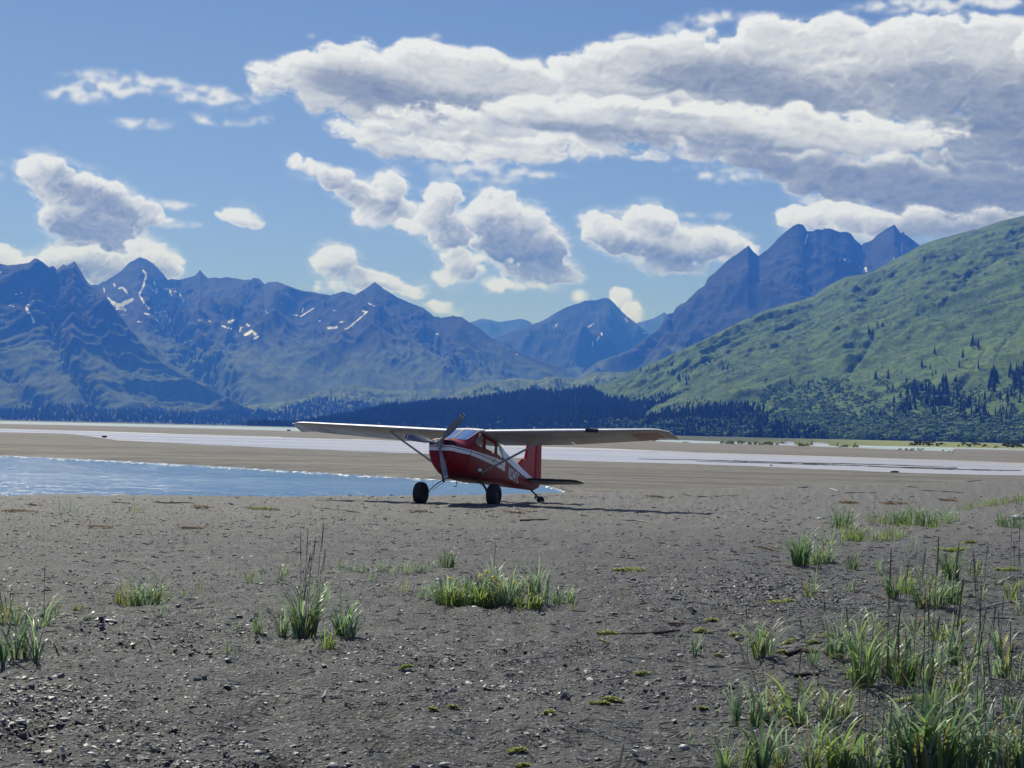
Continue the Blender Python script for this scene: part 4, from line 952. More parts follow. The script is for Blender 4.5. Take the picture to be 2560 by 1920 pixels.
for sd in (1, -1):
    w = wing_mesh('wing', sd, [.46, .8, 1.2, 1.7, 2.2, 2.6, 3.1, 3.6, 4.1, 4.6, 4.9, 5.02, 5.10, 5.18, 5.25, 5.32, 5.37, 5.42, 5.46, 5.48, 5.51], 0, .76, M_WING, plane)
    wing_mesh('flap', sd, [.50, 1.2, 1.9, 2.52], .764, 1.0, M_WING, w, offz=-.004)
    wing_mesh('aileron', sd, [2.56, 3.2, 3.9, 4.6, 4.98], .764, 1.0, M_WING, w)
    wing_mesh('wing_tip_cap', sd, [5.0, 5.10, 5.18, 5.25, 5.32, 5.37, 5.42, 5.46, 5.48, 5.51], .762, 1.0, M_WHITE, w)
    # lights and fittings
    b = MB(); le, te, z, dz, th = [float(k) for k in wst(5.40)]; b.lathe([(-.03, .004), (-.02, .02), (.03, .026), (.06, .004)], (le - .02, sd * 5.41, z + .01), (1, 0, 0), 12); b.build('navigation_light', M_STEEL, w)
    b = MB(); P = [(-2.13, sd * .50, -.44)]; 
    T_ = Vector((-2.15, sd * 2.28, .585)); B_ = Vector((-1.98, sd * .50, -.455))
    s_ = MB(); s_.tube([B_, B_.lerp(T_, .06), B_.lerp(T_, .94), T_], [.8, 1, 1, .85], 14, sx=.052, sy=.026, ref=(0, 0, 1)); 
    so = s_.build('wing_strut', M_GREYW, plane)
    b = MB(); b.tube([T_.lerp(B_, .05), T_ + Vector((0, sd * .04, .035))], [.05, .062], 12, sx=1.0, sy=.5); b.build('strut_fairing', M_GREYW, so)
    b = MB(); b.tube([B_ + Vector((0, sd * .0, 0)), B_ + Vector((0, -sd * .05, -.03))], [.055, .07], 12); b.build('strut_fitting', M_DARKM, so)
# landing light in the leading edge of the left wing
le, te, z, dz, th = [float(k) for k in wst(3.45)]
b = MB(); b.box((le - .020, 3.45, z - .004), (.05, .34, .085)); lf = b.build('landing_light_bay', M_BLACK, plane)
for yy in (3.38, 3.52):
    b = MB(); b.lathe([(0, .0), (.002, .030), (.012, .032)], (le + .004, yy, z - .004), (1, 0, 0), 14); b.build('lamp', M_DARKM, lf)
# wing centre and roof fairing, cabin root fairing
b = MB()
for i, (xx, zz) in enumerate([(-1.80, .655), (-1.88, .70), (-2.1, .735), (-2.5, .75), (-3.0, .72), (-3.45, .66)]): pass
top = [(-1.83, .655, .01), (-1.92, .690, .055), (-2.1, .722, .07), (-2.5, .735, .07), (-3.0, .705, .06), (-3.4, .645, .045), (-3.62, .615, .01)]
vs = []
for (xx, zz, hh) in top:
    for yy in np.linspace(-.50, .50, 9): vs.append((xx, yy, zz + hh * .55 * (1 - (yy / .52) ** 2)))
b.add(vs, [(r * 9 + k, r * 9 + k + 1, (r + 1) * 9 + k + 1, (r + 1) * 9 + k) for r in range(len(top) - 1) for k in range(8)])
b.build('roof_fairing', M_WHITE, plane)
# ---- tail
def fin_outline():
    return [(-5.85, .41), (-6.18, .47), (-6.36, .60), (-6.48, .80), (-6.60, 1.12), (-6.74, 1.50), (-6.80, 1.585), (-6.90, 1.625), (-7.12, 1.625)]
def slab(name, poly, th, m, parent, taper=None, ax='y'):
    # lens-shaped solid from an outline in the x-z plane
    poly = [Vector((p[0], 0, p[1])) for p in poly]; n = len(poly); c = sum(poly, Vector()) / n
    b = MB(); vs = []
    for k, (s, f) in enumerate(((1.0, 0), (.985, .35), (.93, .7), (.75, 1.0), (.4, 1.05))):
        for p in poly: q = c + (p - c) * s; vs.append((q.x, th * f, q.z))
    top_n = len(vs); F = []
    for r in range(4):
        for i in range(n): F.append((r * n + i, r * n + (i + 1) % n, (r + 1) * n + (i + 1) % n, (r + 1) * n + i))
    F.append(tuple(4 * n + i for i in range(n)))
    vs2 = [(x, -y, z) for x, y, z in vs]
    b.add(vs, F); b.add(vs2, [f[::-1] for f in F])
    return b.build(name, m, parent, sharp=50)
M_RUD = mat_plain('corrugated_red_skin', c4(.40, .004, .020), .6)
fo = slab('fin', [(-5.85, .40), (-6.18, .455), (-6.34, .56), (-6.44, .78), (-6.53, 1.12), (-6.66, 1.50), (-6.82, 1.59), (-6.95, 1.625), (-7.16, 1.625), (-7.20, 1.0), (-7.28, .16), (-6.6, .10), (-6.0, .15)], .045, M_RED, plane)
def rudder():
    b = MB(); vs = []; rows = 60
    z0, z1 = .12, 1.625
    for i in range(rows + 1):
        z = z0 + (z1 - z0) * i / rows; xl = np.interp(z, [.12, 1.625], [-7.30, -7.17]); xt = np.interp(z, [.12, .30, 1.30, 1.5, 1.60, 1.625], [-7.84, -7.93, -7.74, -7.68, -7.55, -7.35])
        cor = .004 * math.sin(i * math.pi)  + (.0035 if i % 2 else -.0035)
        for f in (0, .25, .5, .75, 1.0):
            hw = .038 * (1 - f) + .004; vs.append((xl + (xt - xl) * f, hw + (cor if 0 < f < 1 else 0), z))
        for f in (1.0, .75, .5, .25, 0):
            hw = .038 * (1 - f) + .004; vs.append((xl + (xt - xl) * f, -hw - (cor if 0 < f < 1 else 0), z))
    F = [(r * 10 + k, r * 10 + (k + 1) % 10, (r + 1) * 10 + (k + 1) % 10, (r + 1) * 10 + k) for r in range(rows) for k in range(10)]
    F.append(tuple(range(10))); F.append(tuple(rows * 10 + k for k in range(9, -1, -1)))
    b.add(vs, F); return b.build('rudder', M_RUD, plane, sharp=180)
rudder()
def tailplane(sd):
    ys = [.06, .4, .8, 1.2, 1.42, 1.53, 1.59, 1.625]; LE = [-6.36, -6.42, -6.49, -6.56, -6.62, -6.76, -6.92, -7.10]; TE = [-7.02, -7.02, -7.02, -7.02, -7.02, -7.02, -7.04, -7.12]
    def surf(name, c0, c1, m, par, kk=1.0):
        rings = []
        for y, l, t in zip(ys, LE, TE):
            t2 = -7.38 if c1 > 1 else t
            xa, xb = (l, t) if c1 <= 1 else (t - .008, np.interp(y, [0, .3, 1.45, 1.6, 1.625], [-7.30, -7.40, -7.34, -7.24, -7.16]))
            for f in (0, .06, .2, .5, 1.0): 
                th = (.042 * math.sqrt(min(f * 4, 1)) if c1 <= 1 else .040 * (1 - f) + .004) * (1.0 if y < 1.4 else max(.25, 1 - (y - 1.4) * 3.2)); rings.append((xa + (xb - xa) * f, sd * y, .078 + .03 * y + th))
            for f in (1.0, .5, .2, .06, 0):
                th = (.042 * math.sqrt(min(f * 4, 1)) if c1 <= 1 else .040 * (1 - f) + .004) * (1.0 if y < 1.4 else max(.25, 1 - (y - 1.4) * 3.2)); rings.append((xa + (xb - xa) * f, sd * y, .078 + .03 * y - th - .0005))
        n = 10; b = MB()
        F = [(r * n + k, r * n + (k + 1) % n, (r + 1) * n + (k + 1) % n, (r + 1) * n + k) for r in range(len(ys) - 1) for k in range(n)]
        F.append(tuple(range(n))); F.append(tuple((len(ys) - 1) * n + k for k in range(n)))
        if sd < 0: F = [f[::-1] for f in F]
        b.add(rings, F); return b.build(name, m, par, sharp=60)
    t = surf('tailplane', 0, 1, M_GREYW, plane); surf('elevator', 1, 2, M_GREYW, t)
    b = MB(); b.tube([(LE[i] + .004, sd * ys[i], .078 + .03 * ys[i]) for i in range(len(ys))], [.022] * 5 + [.02, .016, .01], 8, sx=1, sy=1.4); b.build('deicing_edge', M_BLACK, t)
tailplane(1); tailplane(-1)
# beacon on the fin and whip aerial on the roof
b = MB(); b.lathe([(0, .055), (.03, .058), (.05, .045), (.055, .034), (.10, .034), (.125, .02), (.13, .003)], (-6.98, 0, 1.615), (0, 0, 1), 18); bc = b.build('beacon', M_WHITE, plane)
b = MB(); b.lathe([(0, .0355), (.03, .0355)], (-6.98, 0, 1.675), (0, 0, 1), 18); b.build('beacon_band', M_STEEL, bc)
b = MB(); b.tube([(-2.95, .10, .74), (-3.02, .13, .80), (-3.10, .20, .96)], [.012, .008, .005], 8); b.build('whip_aerial', M_WHITE, plane)
b = MB(); b.tube([(-2.3, -.16, .74), (-2.33, -.16, .86)], [.009, .005], 6); b.build('whip_aerial', M_WHITE, plane)
# ---- undercarriage
AX = {1: Vector((-1.672, 1.035, -1.076)), -1: Vector((-1.672, -1.035, -1.090))}
for sd in (1, -1):
    a = AX[sd]; b = MB()
    b.tube([(-1.955, sd * .34, -.56), (-1.945, sd * .44, -.60), (-1.80, sd * .72, -.85), tuple(a + Vector((0, -sd * .17, .02)))], [1.25, 1.1, .85, .6], 12, sx=.046, sy=.015, ref=(0, 0, 1))
    lg = b.build('gear_leg', M_DARKM, plane)
    b = MB(); b.tube([tuple(a + Vector((0, -sd * .19, .0))), tuple(a + Vector((0, sd * .12, 0)))], .03, 12); b.build('axle', M_DARKM, lg)
    b = MB(); b.tube([(-1.99, sd * .34, -.60), (-1.86, sd * .72, -.90), tuple(a + Vector((-.05, -sd * .15, -.02)))], .007, 6); b.build('brake_line', M_BLACK, lg)
    # wheel: fat low pressure tyre
    wh = empty('main_wheel'); wh.parent = plane; wh.location = a
    r, w = .300, .138; prof = []
    for i in range(25):
        t = -math.pi * .5 + math.pi * i / 24
        prof.append((w * math.copysign(abs(math.sin(t)) ** .75, math.sin(t)), .135 + (r - .135) * abs(math.cos(t)) ** .55))
    prof = [(-.085, .10)] + prof + [(.085, .10)]
    b = MB(); b.lathe(prof, (0, 0, 0), (0, 1, 0), 56); b.build('tyre', M_RUB, wh, sharp=60)
    for gy in (-.05, -.017, .017, .05):
        b = MB(); b.lathe([(gy - .004, r - .012), (gy - .004, r + .0018 - abs(gy) * .22), (gy + .004, r + .0018 - abs(gy) * .22), (gy + .004, r - .012)], (0, 0, 0), (0, 1, 0), 56); b.build('tread_rib', M_RUB, wh)
    b = MB(); b.lathe([(-.088, .02), (-.088, .122), (-.07, .130), (.07, .130), (.088, .122), (.088, .02)], (0, 0, 0), (0, 1, 0), 32); rm_ = b.build('rim', M_DARKM, wh, sharp=30)
    b = MB(); b.lathe([(.088, .005), (.088, .045), (.11, .04), (.115, .005)], (0, 0, 0), (0, sd, 0), 20); b.build('hub_cap', M_STEEL, wh)
# pale step fairing and fittings at the strut root, drain pipes under the cowl
for sd in (1, -1):
    b = MB(); b.lathe([(-.10, .004), (-.07, .035), (0, .05), (.05, .042), (.075, .004)], (-1.76, sd * .545, -.415), (1, 0, 0), 16); b.build('gear_fairing', M_WHITE, plane)
b = MB(); b.tube([(-1.30, .10, -.74), (-1.36, .10, -.86), (-1.37, .10, -.91), (-1.30, .09, -.935), (-1.22, .08, -.935)], .010, 8); b.build('breather_pipe', M_DARKM, plane)
b = MB(); b.tube([(-1.05, -.18, -.70), (-1.15, -.19, -.80), (-1.18, -.19, -.84)], .030, 12, cap=False); b.build('exhaust_pipe', M_DARKM, plane)
b = MB(); b.lathe([(0, .012), (.018, .010), (.02, .003)], (-3.05, .475, -.33), (0, 1, 0), 10); b.build('static_port', M_WHITE, plane)
# tail spring and castor
b = MB(); b.tube([(-7.20, 0, -.13), (-7.5, 0, -.18), (-7.78, 0, -.235), (-7.90, 0, -.25)], [.026, .024, .02, .018], 10, sx=1.5, sy=.6); ts = b.build('tail_spring', M_DARKM, plane)
tw = empty('tail_wheel'); tw.parent = plane; tw.location = (-8.03, 0, -.290); tw.rotation_euler = (0, 0, R_(-52))
b = MB(); 
for s in (1, -1): b.tube([(.14, s * .02, .10), (.10, s * .062, .10), (0, s * .062, 0)], [.018, .018, .022], 8)
b.tube([(.16, 0, .02), (.15, 0, .17)], .03, 10); b.tube([(.10, 0, .16), (-.02, 0, .19)], .009, 6); b.build('fork', M_DARKM, tw)
prof = [(-.028, .03)] + [(.050 * math.sin(-math.pi / 2 + math.pi * i / 14), .060 + .062 * abs(math.cos(-math.pi / 2 + math.pi * i / 14)) ** .6) for i in range(15)] + [(.028, .03)]
b = MB(); b.lathe(prof, (0, 0, 0), (0, 1, 0), 36); b.build('tyre', M_RUB, tw, sharp=60)
b = MB(); b.tube([(0, -.07, 0), (0, .07, 0)], .03, 14); b.build('rim', M_DARKM, tw)
# ---- propeller
pr = empty('propeller'); pr.parent = plane; pr.location = (-.20, 0, 0)
b = MB(); b.lathe([(-.13, .09), (-.10, .105), (-.04, .105), (-.03, .075), (.03, .075), (.055, .06), (.06, .04), (.105, .036), (.115, .02), (.117, .003)], (0, 0, 0), (1, 0, 0), 28)
for k in range(6):
    a = R_(60 * k + 20); b.tube([(-.135, .085 * math.cos(a), .085 * math.sin(a)), (-.03, .085 * math.cos(a), .085 * math.sin(a))], .012, 6)
b.build('hub', M_STEEL, pr)
for ang in (50.5, 170, 288.5):
    ca, sa = math.cos(R_(ang)), math.sin(R_(ang))
    er = Vector((0, ca, sa)); et = Vector((0, -sa, ca)); ex = Vector((1, 0, 0))
    NS = 40; vs = []; R0, R1 = .10, .985
    cs_ = [0.0, .12, .3, .6, 1.0, .6, .3, .12]; 
    for i in range(NS + 1):
        f = i / NS; r = R0 + (R1 - R0) * f
        ch = np.interp(f, [0, .10, .28, .55, .85, .95, .985, 1.0], [.062, .085, .160, .190, .155, .128, .095, .04]); thk = np.interp(f, [0, .12, .3, 1], [.062, .05, .022, .006])
        tw_ = R_(np.interp(f, [0, .15, 1.0], [50, 36, 12]))
        cd = et * math.cos(tw_) + ex * math.sin(tw_) * 1.0; nd = ex * math.cos(tw_) - et * math.sin(tw_)
        for k in range(12):
            a = 2 * math.pi * k / 12; cxk = math.cos(a) * .5; tk = math.sin(a) * .5 * (1.0 if math.sin(a) > 0 else .35 + .65 * (1 - min(f * 4, 1)))
            vs.append(er * r + cd * cxk * ch + nd * tk * thk)
    F = [(r * 12 + k, r * 12 + (k + 1) % 12, (r + 1) * 12 + (k + 1) % 12, (r + 1) * 12 + k) for r in range(NS) for k in range(12)]
    F.append(tuple(range(11, -1, -1))); F.append(tuple(NS * 12 + k for k in range(12)))
    b = MB(); b.add(vs, F); bl = b.build('blade', M_BLADE, pr, sharp=60)
    me = bl.data; me.materials.append(M_WHITE); me.materials.append(M_BLACK)
    for p in me.polygons:
        r = (Vector(p.center)).dot(er)
        if r > .952: p.material_index = 1
        elif r > .922: p.material_index = 2
        elif r > .892: p.material_index = 1
    b = MB(); b.tube([er * .03, er * .12], [.052, .045], 16); b.tube([er * .118 , er * .135], [.05, .05], 16); b.build('blade_clamp', M_STEEL, bl)
# ---- registration on both sides of the rear fuselage
def lettering(txt, x0, x1, z0, z1, sd, m, parent, name):
    cu = bpy.data.curves.new('t', 'FONT'); cu.body = txt; cu.size = 1.0; cu.resolution_u = 3; cu.offset = .034
    to = bpy.data.objects.new('t', cu); COL.objects.link(to)
    dg = bpy.context.evaluated_depsgraph_get(); dg.update()
    me = bpy.data.meshes.new_from_object(to.evaluated_get(dg)); bpy.data.objects.remove(to); bpy.data.curves.remove(cu)
    bm_ = bmesh.new(); bm_.from_mesh(me); bmesh.ops.triangulate(bm_, faces=bm_.faces)
    for _k in range(3): bmesh.ops.subdivide_edges(bm_, edges=[e for e in bm_.edges if e.calc_length() > .12], cuts=1); bmesh.ops.triangulate(bm_, faces=bm_.faces)
    bm_.to_mesh(me); bm_.free()
    co = np.array([v.co[:] for v in me.vertices]); a, b_ = co[:, 0].min(), co[:, 0].max(); c, d_ = co[:, 1].min(), co[:, 1].max()
    u = (co[:, 0] - a) / (b_ - a); w = (co[:, 1] - c) / (d_ - c)
    x = x0 + (x1 - x0) * u
    z = z0 + (z1 - z0) * w
    y = sd * (side_y(x, z) + .005)
    me.vertices.foreach_set('co', np.stack([x, y, z], -1).astype(np.float32).ravel()); me.update(); me.name = name
    return link(name, me, m, parent)
# each character on its own, condensed as on the aircraft
xw = np.linspace(-4.22, -5.44, 7)
M_LETTER = mat_plain('lettering_white', c4(.90, .90, .88), .7)
for sd in (1, -1):
    for i, chh in enumerate('N2347C'):
        xa, xb = (xw[i] - .018, xw[i + 1] + .018) if sd > 0 else (xw[6 - i] + .018, xw[5 - i] - .018)
        lettering(chh, xa, xb, -.205, .095, sd, M_LETTER, fus, 'registration_letter')
# ------------------------------------------------------------------ trees and thickets
def mat_leaf(name, a, b, rough=.9, sc=3.0):
    g = NT(name); ri = g.n('ShaderNodeNewGeometry').outputs['Random Per Island']
    return g.pbr(g.mix(ri, a, b), rough, None, **{'Specular IOR Level': .1})
M_SPRUCE = mat_leaf('spruce_green', c4(.016, .028, .017), c4(.030, .048, .025))
M_ALDER = mat_leaf('alder_green', c4(.070, .125, .045), c4(.15, .22, .085))
M_PALE = mat_leaf('pale_bush_green', c4(.12, .15, .05), c4(.22, .25, .10))
M_BARK = mat_plain('bark', c4(.05, .04, .033), .9)
def conifer_geo(h, r, seed, tiers=7, seg=7):
    g = np.random.default_rng(seed); V = []; F = []
    V += [(.018 * h * math.cos(a), .018 * h * math.sin(a), z) for z in (-.02 * h, .3 * h) for a in np.linspace(0, 6.283, 4)[:3]]
    F += [(0, 1, 4), (0, 4, 3), (1, 2, 5), (1, 5, 4), (2, 0, 3), (2, 3, 5)]
    for t in range(tiers):
        f = t / tiers; z0 = h * (.08 + .86 * f); z1 = h * min(1, .08 + .86 * (f + 2.0 / tiers) + .02); rr = r * (1 - f) ** .85 + .02 * h * .3
        b = len(V); ph = g.uniform(0, 6)
        for k in range(seg):
            a = ph + 2 * math.pi * k / seg; q = rr * g.uniform(.65, 1.15); V.append((q * math.cos(a), q * math.sin(a), z0 - g.uniform(0, .04) * h))
        V.append((0, 0, z1)); F += [(b + k, b + (k + 1) % seg, b + seg) for k in range(seg)]
    return np.array(V), np.array(F)
CON = [conifer_geo(1, rad, 100 + i, tiers=t) for i, (rad, t) in enumerate([(.17, 8), (.20, 7), (.14, 9), (.22, 7), (.16, 8), (.19, 6)])]
FAR = [conifer_geo(1, rad, 200 + i, tiers=2, seg=5) for i, rad in enumerate([.19, .22, .17, .24])]
def blob_geo(seed, n=26):
    g = np.random.default_rng(seed); V = []; F = []
    for i in range(n):         # leaf clumps scattered through a rounded crown
        a = g.uniform(0, 6.283); e = g.uniform(-.2, 1.5); r = g.uniform(.5, 1.0) ** .5
        c = np.array([math.cos(a) * math.cos(e) * r * .55, math.sin(a) * math.cos(e) * r * .55, .42 + math.sin(e) * r * .5])
        s = g.uniform(.10, .22); b = len(V)
        P = g.normal(size=(6, 3)); P = np.array([[1, 0, 0], [-1, 0, 0], [0, 1, 0], [0, -1, 0], [0, 0, 1], [0, 0, -1]]) * g.uniform(.6, 1.2, (6, 1)) + P * .15
        V += list(c + P * s)
        F += [(b + x, b + y, b + z) for x, y, z in ((0, 2, 4), (2, 1, 4), (1, 3, 4), (3, 0, 4), (2, 0, 5), (1, 2, 5), (3, 1, 5), (0, 3, 5))]
    return np.array(V), np.array(F)
BLOB = [blob_geo(300 + i, 15) for i in range(5)]
BLOB_S = [blob_geo(320 + i, 6) for i in range(5)]
def scatter_mesh(name, protos, P, H, m, seed, wide=1.0):
    g = np.random.default_rng(seed); Vs = []; Fs = []; off = 0; k = g.integers(0, len(protos), len(P)); a = g.uniform(0, 6.283, len(P)); w = g.uniform(.8, 1.25, len(P)) * wide
    for pi, (V, F) in enumerate(protos):
        I = np.where(k == pi)[0]
        if not len(I): continue
        c, s = np.cos(a[I])[:, None], np.sin(a[I])[:, None]
        X = (V[None, :, 0] * c - V[None, :, 1] * s) * (H[I] * w[I])[:, None] + P[I, 0:1]
        Y = (V[None, :, 0] * s + V[None, :, 1] * c) * (H[I] * w[I])[:, None] + P[I, 1:2]
        Z = V[None, :, 2] * H[I][:, None] + P[I, 2:3]
        Vs.append(np.stack([X, Y, Z], -1).reshape(-1, 3)); Fs.append((F[None] + (np.arange(len(I)) * len(V))[:, None, None]).reshape(-1, 3) + off); off += len(I) * len(V)
    me = np_mesh(name, np.vstack(Vs), None, np.vstack(Fs), smooth=False)
    return link(name, me, m)
def pick(vt, n, mask, seed):
    V, uu, vv = vt; g = np.random.default_rng(seed)
    nr, nc = uu.shape; A = np.abs((uu[1:, 1:] - uu[:-1, :-1])) * 0 + 1
    w = mask(uu[:-1, :-1], vv[:-1, :-1]) * (V[1:, :-1, 1] - V[:-1, :-1, 1]) * -1 * (V[:-1, 1:, 0] - V[:-1, :-1, 0])
    w = np.clip(w, 0, None).ravel(); w = w / w.sum()
    i = g.choice(len(w), n, p=w); r, c = np.divmod(i, nc - 1); fa = g.random((n, 1)); fb = g.random((n, 1))
    return (V[r, c] * (1 - fa) * (1 - fb) + V[r + 1, c] * fa * (1 - fb) + V[r, c + 1] * (1 - fa) * fb + V[r + 1, c + 1] * fa * fb)
gq = np.random.default_rng(5)
# dense spruce forest on the low rise in the middle and along the far shore
P = pick(vF1, 15500, lambda u, v: (u < 2060 + 25 * fbm(v / 9, u * 0, 2, 3)) * 1.0 * (1 - .75 * (fbm(u / 40, v / 9, 3, 4) > .42)), 1)
o = scatter_mesh('spruce_forest', FAR, P, 13 * gq.uniform(.6, 1.35, len(P)), M_SPRUCE, 2); tag(o, 'dense dark spruce forest covering the low rise behind the river flats', kind='stuff')
P = pick(vF0, 6500, lambda u, v: (1 - .6 * (fbm(u / 60, v / 9, 3, 9) > .35)), 3)
o = scatter_mesh('far_spruce_forest', FAR, P, 17 * gq.uniform(.6, 1.3, len(P)), M_SPRUCE, 4); tag(o, 'blue hazy forest strip at the foot of the snowy mountains', kind='stuff')
# pale alder thicket at the foot of the forest and of the green hill
P = pick(vF1, 900, lambda u, v: (v > 1058 + 6 * fbm(u / 30, v * 0, 3, 2)) * (u > 1500) + (v > 1066) * .12 * (u < 1500), 5)
o = scatter_mesh('alder_thicket', BLOB, P, 9 * gq.uniform(.6, 1.4, len(P)), M_ALDER, 6, 1.2); tag(o, 'pale green alder thicket along the foot of the spruce forest', kind='stuff')
def dgreen(u, v):
    base = sst(1035, 1075, v + 14 * fbm(u / 50, v / 30, 3, 8)) * (u > 1850)
    return base + .045 * (v > 960) * (u > 1900)
P = pick(vD, 5200, dgreen, 7)
o = scatter_mesh('hillside_thicket', BLOB, P, 8.5 * gq.uniform(.5, 1.5, len(P)), M_ALDER, 8, 1.25); tag(o, 'rounded alder bushes crowding the foot of the green hill', kind='stuff')
# low dark shrubs dotted up the green slope
P = pick(vD, 5200, lambda u, v: (fbm(u / 26 + v / 60, v / 10, 4, 33) > .06) * sst(620, 800, v) * (v < 1090) * (u > 1350) + .02, 9)
o = scatter_mesh('slope_shrubs', BLOB_S, P, 2.6 * gq.uniform(.5, 1.5, len(P)), mat_leaf('shrub_green', c4(.03, .06, .02), c4(.07, .115, .035)), 10, 1.5); tag(o, 'low dark shrubs dotted all over the green hillside', kind='stuff')
# spruces one can tell apart: traced groups (u, v, spread u, spread v, how many, height m)
def find_on(vt, u, v):
    V, uu, vv = vt; d = (uu - u) ** 2 + ((vv - v) * 1.5) ** 2; i = np.unravel_index(np.argmin(d), d.shape); return V[i]
GROUPS = [(2290, 985, 34, 20, 30, 17), (2345, 1010, 40, 26, 34, 17), (2260, 1030, 26, 24, 18, 16), (2400, 1020, 34, 22, 24, 16), (2450, 1050, 36, 16, 22, 16), (2500, 1055, 30, 16, 16, 16), (2480, 965, 14, 26, 20, 18), (2545, 960, 16, 34, 26, 19), (2440, 868, 10, 7, 6, 16),
 (2362, 975, 9, 14, 8, 20), (2393, 962, 5, 6, 3, 15), (2177, 832, 9, 6, 7, 13), (2203, 815, 9, 4, 4, 12), (2310, 920, 10, 5, 5, 12), (2219, 946, 3, 3, 2, 14), (2190, 946, 3, 2, 2, 13), (1835, 817, 3, 2, 2, 11), (1877, 797, 2, 2, 1, 11), (1716, 866, 3, 2, 2, 12), (1823, 886, 4, 3, 2, 12), (1850, 862, 3, 2, 2, 11),
 (1775, 906, 18, 10, 14, 13), (1812, 925, 14, 6, 8, 12), (1640, 925, 34, 8, 16, 12), (1672, 915, 14, 5, 7, 12), (2012, 976, 6, 5, 3, 15), (1975, 962, 3, 3, 1, 13), (1708, 950, 28, 12, 20, 15), (2106, 985, 4, 3, 2, 12), (2505, 1000, 12, 12, 6, 16), (2240, 962, 6, 8, 4, 15), (2420, 870, 5, 4, 2, 13),
 (1500, 962, 4, 2, 2, 12), (1540, 952, 14, 4, 5, 12), (2540, 800, 12, 8, 5, 13), (1910, 770, 3, 2, 1, 9), (2100, 1045, 8, 10, 4, 15), (2160, 1060, 14, 8, 6, 14)]
con_me = []
for i, (V, F) in enumerate(CON):
    me = np_mesh('spruce', V, None, F, smooth=False); me.materials.append(M_SPRUCE); con_me.append(me)
k = 0
def place_area(u, v):
    if u > 2470 and v > 900: return 'dark spruce in the stand on the slope at the edge of the view'
    if u > 2210 and v > 935: return 'dark spruce in the thick stand low on the green hill'
    if u > 2400: return 'dark spruce of the small clump halfway up the green hill'
    if v < 850 and u > 2100: return 'dark spruce of the lone pair of clumps at the head of the gully'
    if v < 900: return 'tiny lone spruce against the open green crest'
    if u < 1760 and v > 935: return 'dark spruce crowning the top of the forest rise'
    if u < 1760: return 'dark spruce in the row along the lower end of the green hill crest'
    if u < 1900: return 'dark spruce in the thin grove on the left part of the green hill'
    return 'dark spruce standing apart above the alders on the green hill'
for (u, v, su, sv, n, h) in GROUPS:
    for j in range(n):
        a, b = gq.normal(0, .55, 2); p = find_on(vD, u + a * su, v + b * sv)
        if k >= 300: break
        o = bpy.data.objects.new('spruce_tree', con_me[int(gq.integers(0, len(con_me)))]); COL.objects.link(o)
        hh = h * float(gq.uniform(.65, 1.25)); o.location = (float(p[0]), float(p[1]), float(p[2]) - .3); o.scale = (hh, hh, hh); o.rotation_euler = (0, 0, float(gq.uniform(0, 6)))
        sz = ['short', 'middling', 'tall'][min(2, int((hh / h - .65) / .2))]; ww = 'high ' if b < -.35 else 'low ' if b > .35 else ''
        if n < 5: ww = ''
        else: ww = ww + ('riverward' if a < -.3 else 'uphill' if a > .3 else 'central') + ' '
        tag(o, (sz + ' ' + place_area(u, v)) if n < 5 else (sz + ' ' + ww.strip() + ' ' + place_area(u, v).replace('dark spruce', 'spruce')), 'tree', 'spruces on the green hillside'); k += 1
P = pick(vD, 150, lambda u, v: (v > 985) * (u > 2180) + (v > 880) * .10 * (u > 2200), 31)
o = scatter_mesh('hill_spruce_wood', CON, P, 15 * gq.uniform(.5, 1.2, len(P)), M_SPRUCE, 32); tag(o, 'spruces filling in between the alders low on the hill', kind='stuff')
P = pick(vE, 170, lambda u, v: (fbm(u / 25, v / 12, 3, 12) > .1) * 1.0, 13)
o = scatter_mesh('foothill_spruces', CON, P, 17 * gq.uniform(.6, 1.3, len(P)), M_SPRUCE, 14); tag(o, 'scattered spruces on the pale green foothills', kind='stuff')
# dark bushes and small spruces standing on the far meadow
shore_spots = [(2278, 1116, 9), (2290, 1116, 13), (2304, 1117, 15), (2318, 1116, 12), (2332, 1117, 14), (2352, 1115, 8), (2408, 1118, 12), (2437, 1119, 12), (2461, 1119, 8), (2491, 1122, 7), (2530, 1122, 17), (2542, 1122, 12)]
for i, (u, v, hpx) in enumerate(shore_spots):
    p = on_plane(u, v, -.55); 
    if p[1] > 1900 or p[1] < 0: p = p * (1900 / p[1])
    D_ = float(p[1]); zz = -.6; hh = hpx * D_ / F_PX * 1.25
    o = scatter_mesh('dark_bush', BLOB, np.array([[p[0], p[1], zz - .1 * hh]]), np.array([hh]), M_SPRUCE, 400 + i, 1.8)
    tag(o, ['low dark bush at the left end of the meadow trees', 'narrow dark young spruce beside the low bush on the meadow', 'tallest dark spruce in the row of five on the meadow', 'dark spruce right of the tallest in the meadow row', 'dark spruce at the right end of the meadow row', 'small low bush just right of the meadow spruce row',
        'dark round spruce standing alone mid meadow', 'second dark spruce standing alone mid meadow', 'small bush right of the two lone meadow spruces', 'tiny bush far along the meadow', 'largest dark spruce at the end of the meadow', 'smaller dark spruce touching the largest meadow spruce'][i], 'bush' if i in (0, 5, 8, 9) else 'tree', 'dark trees on the far meadow')
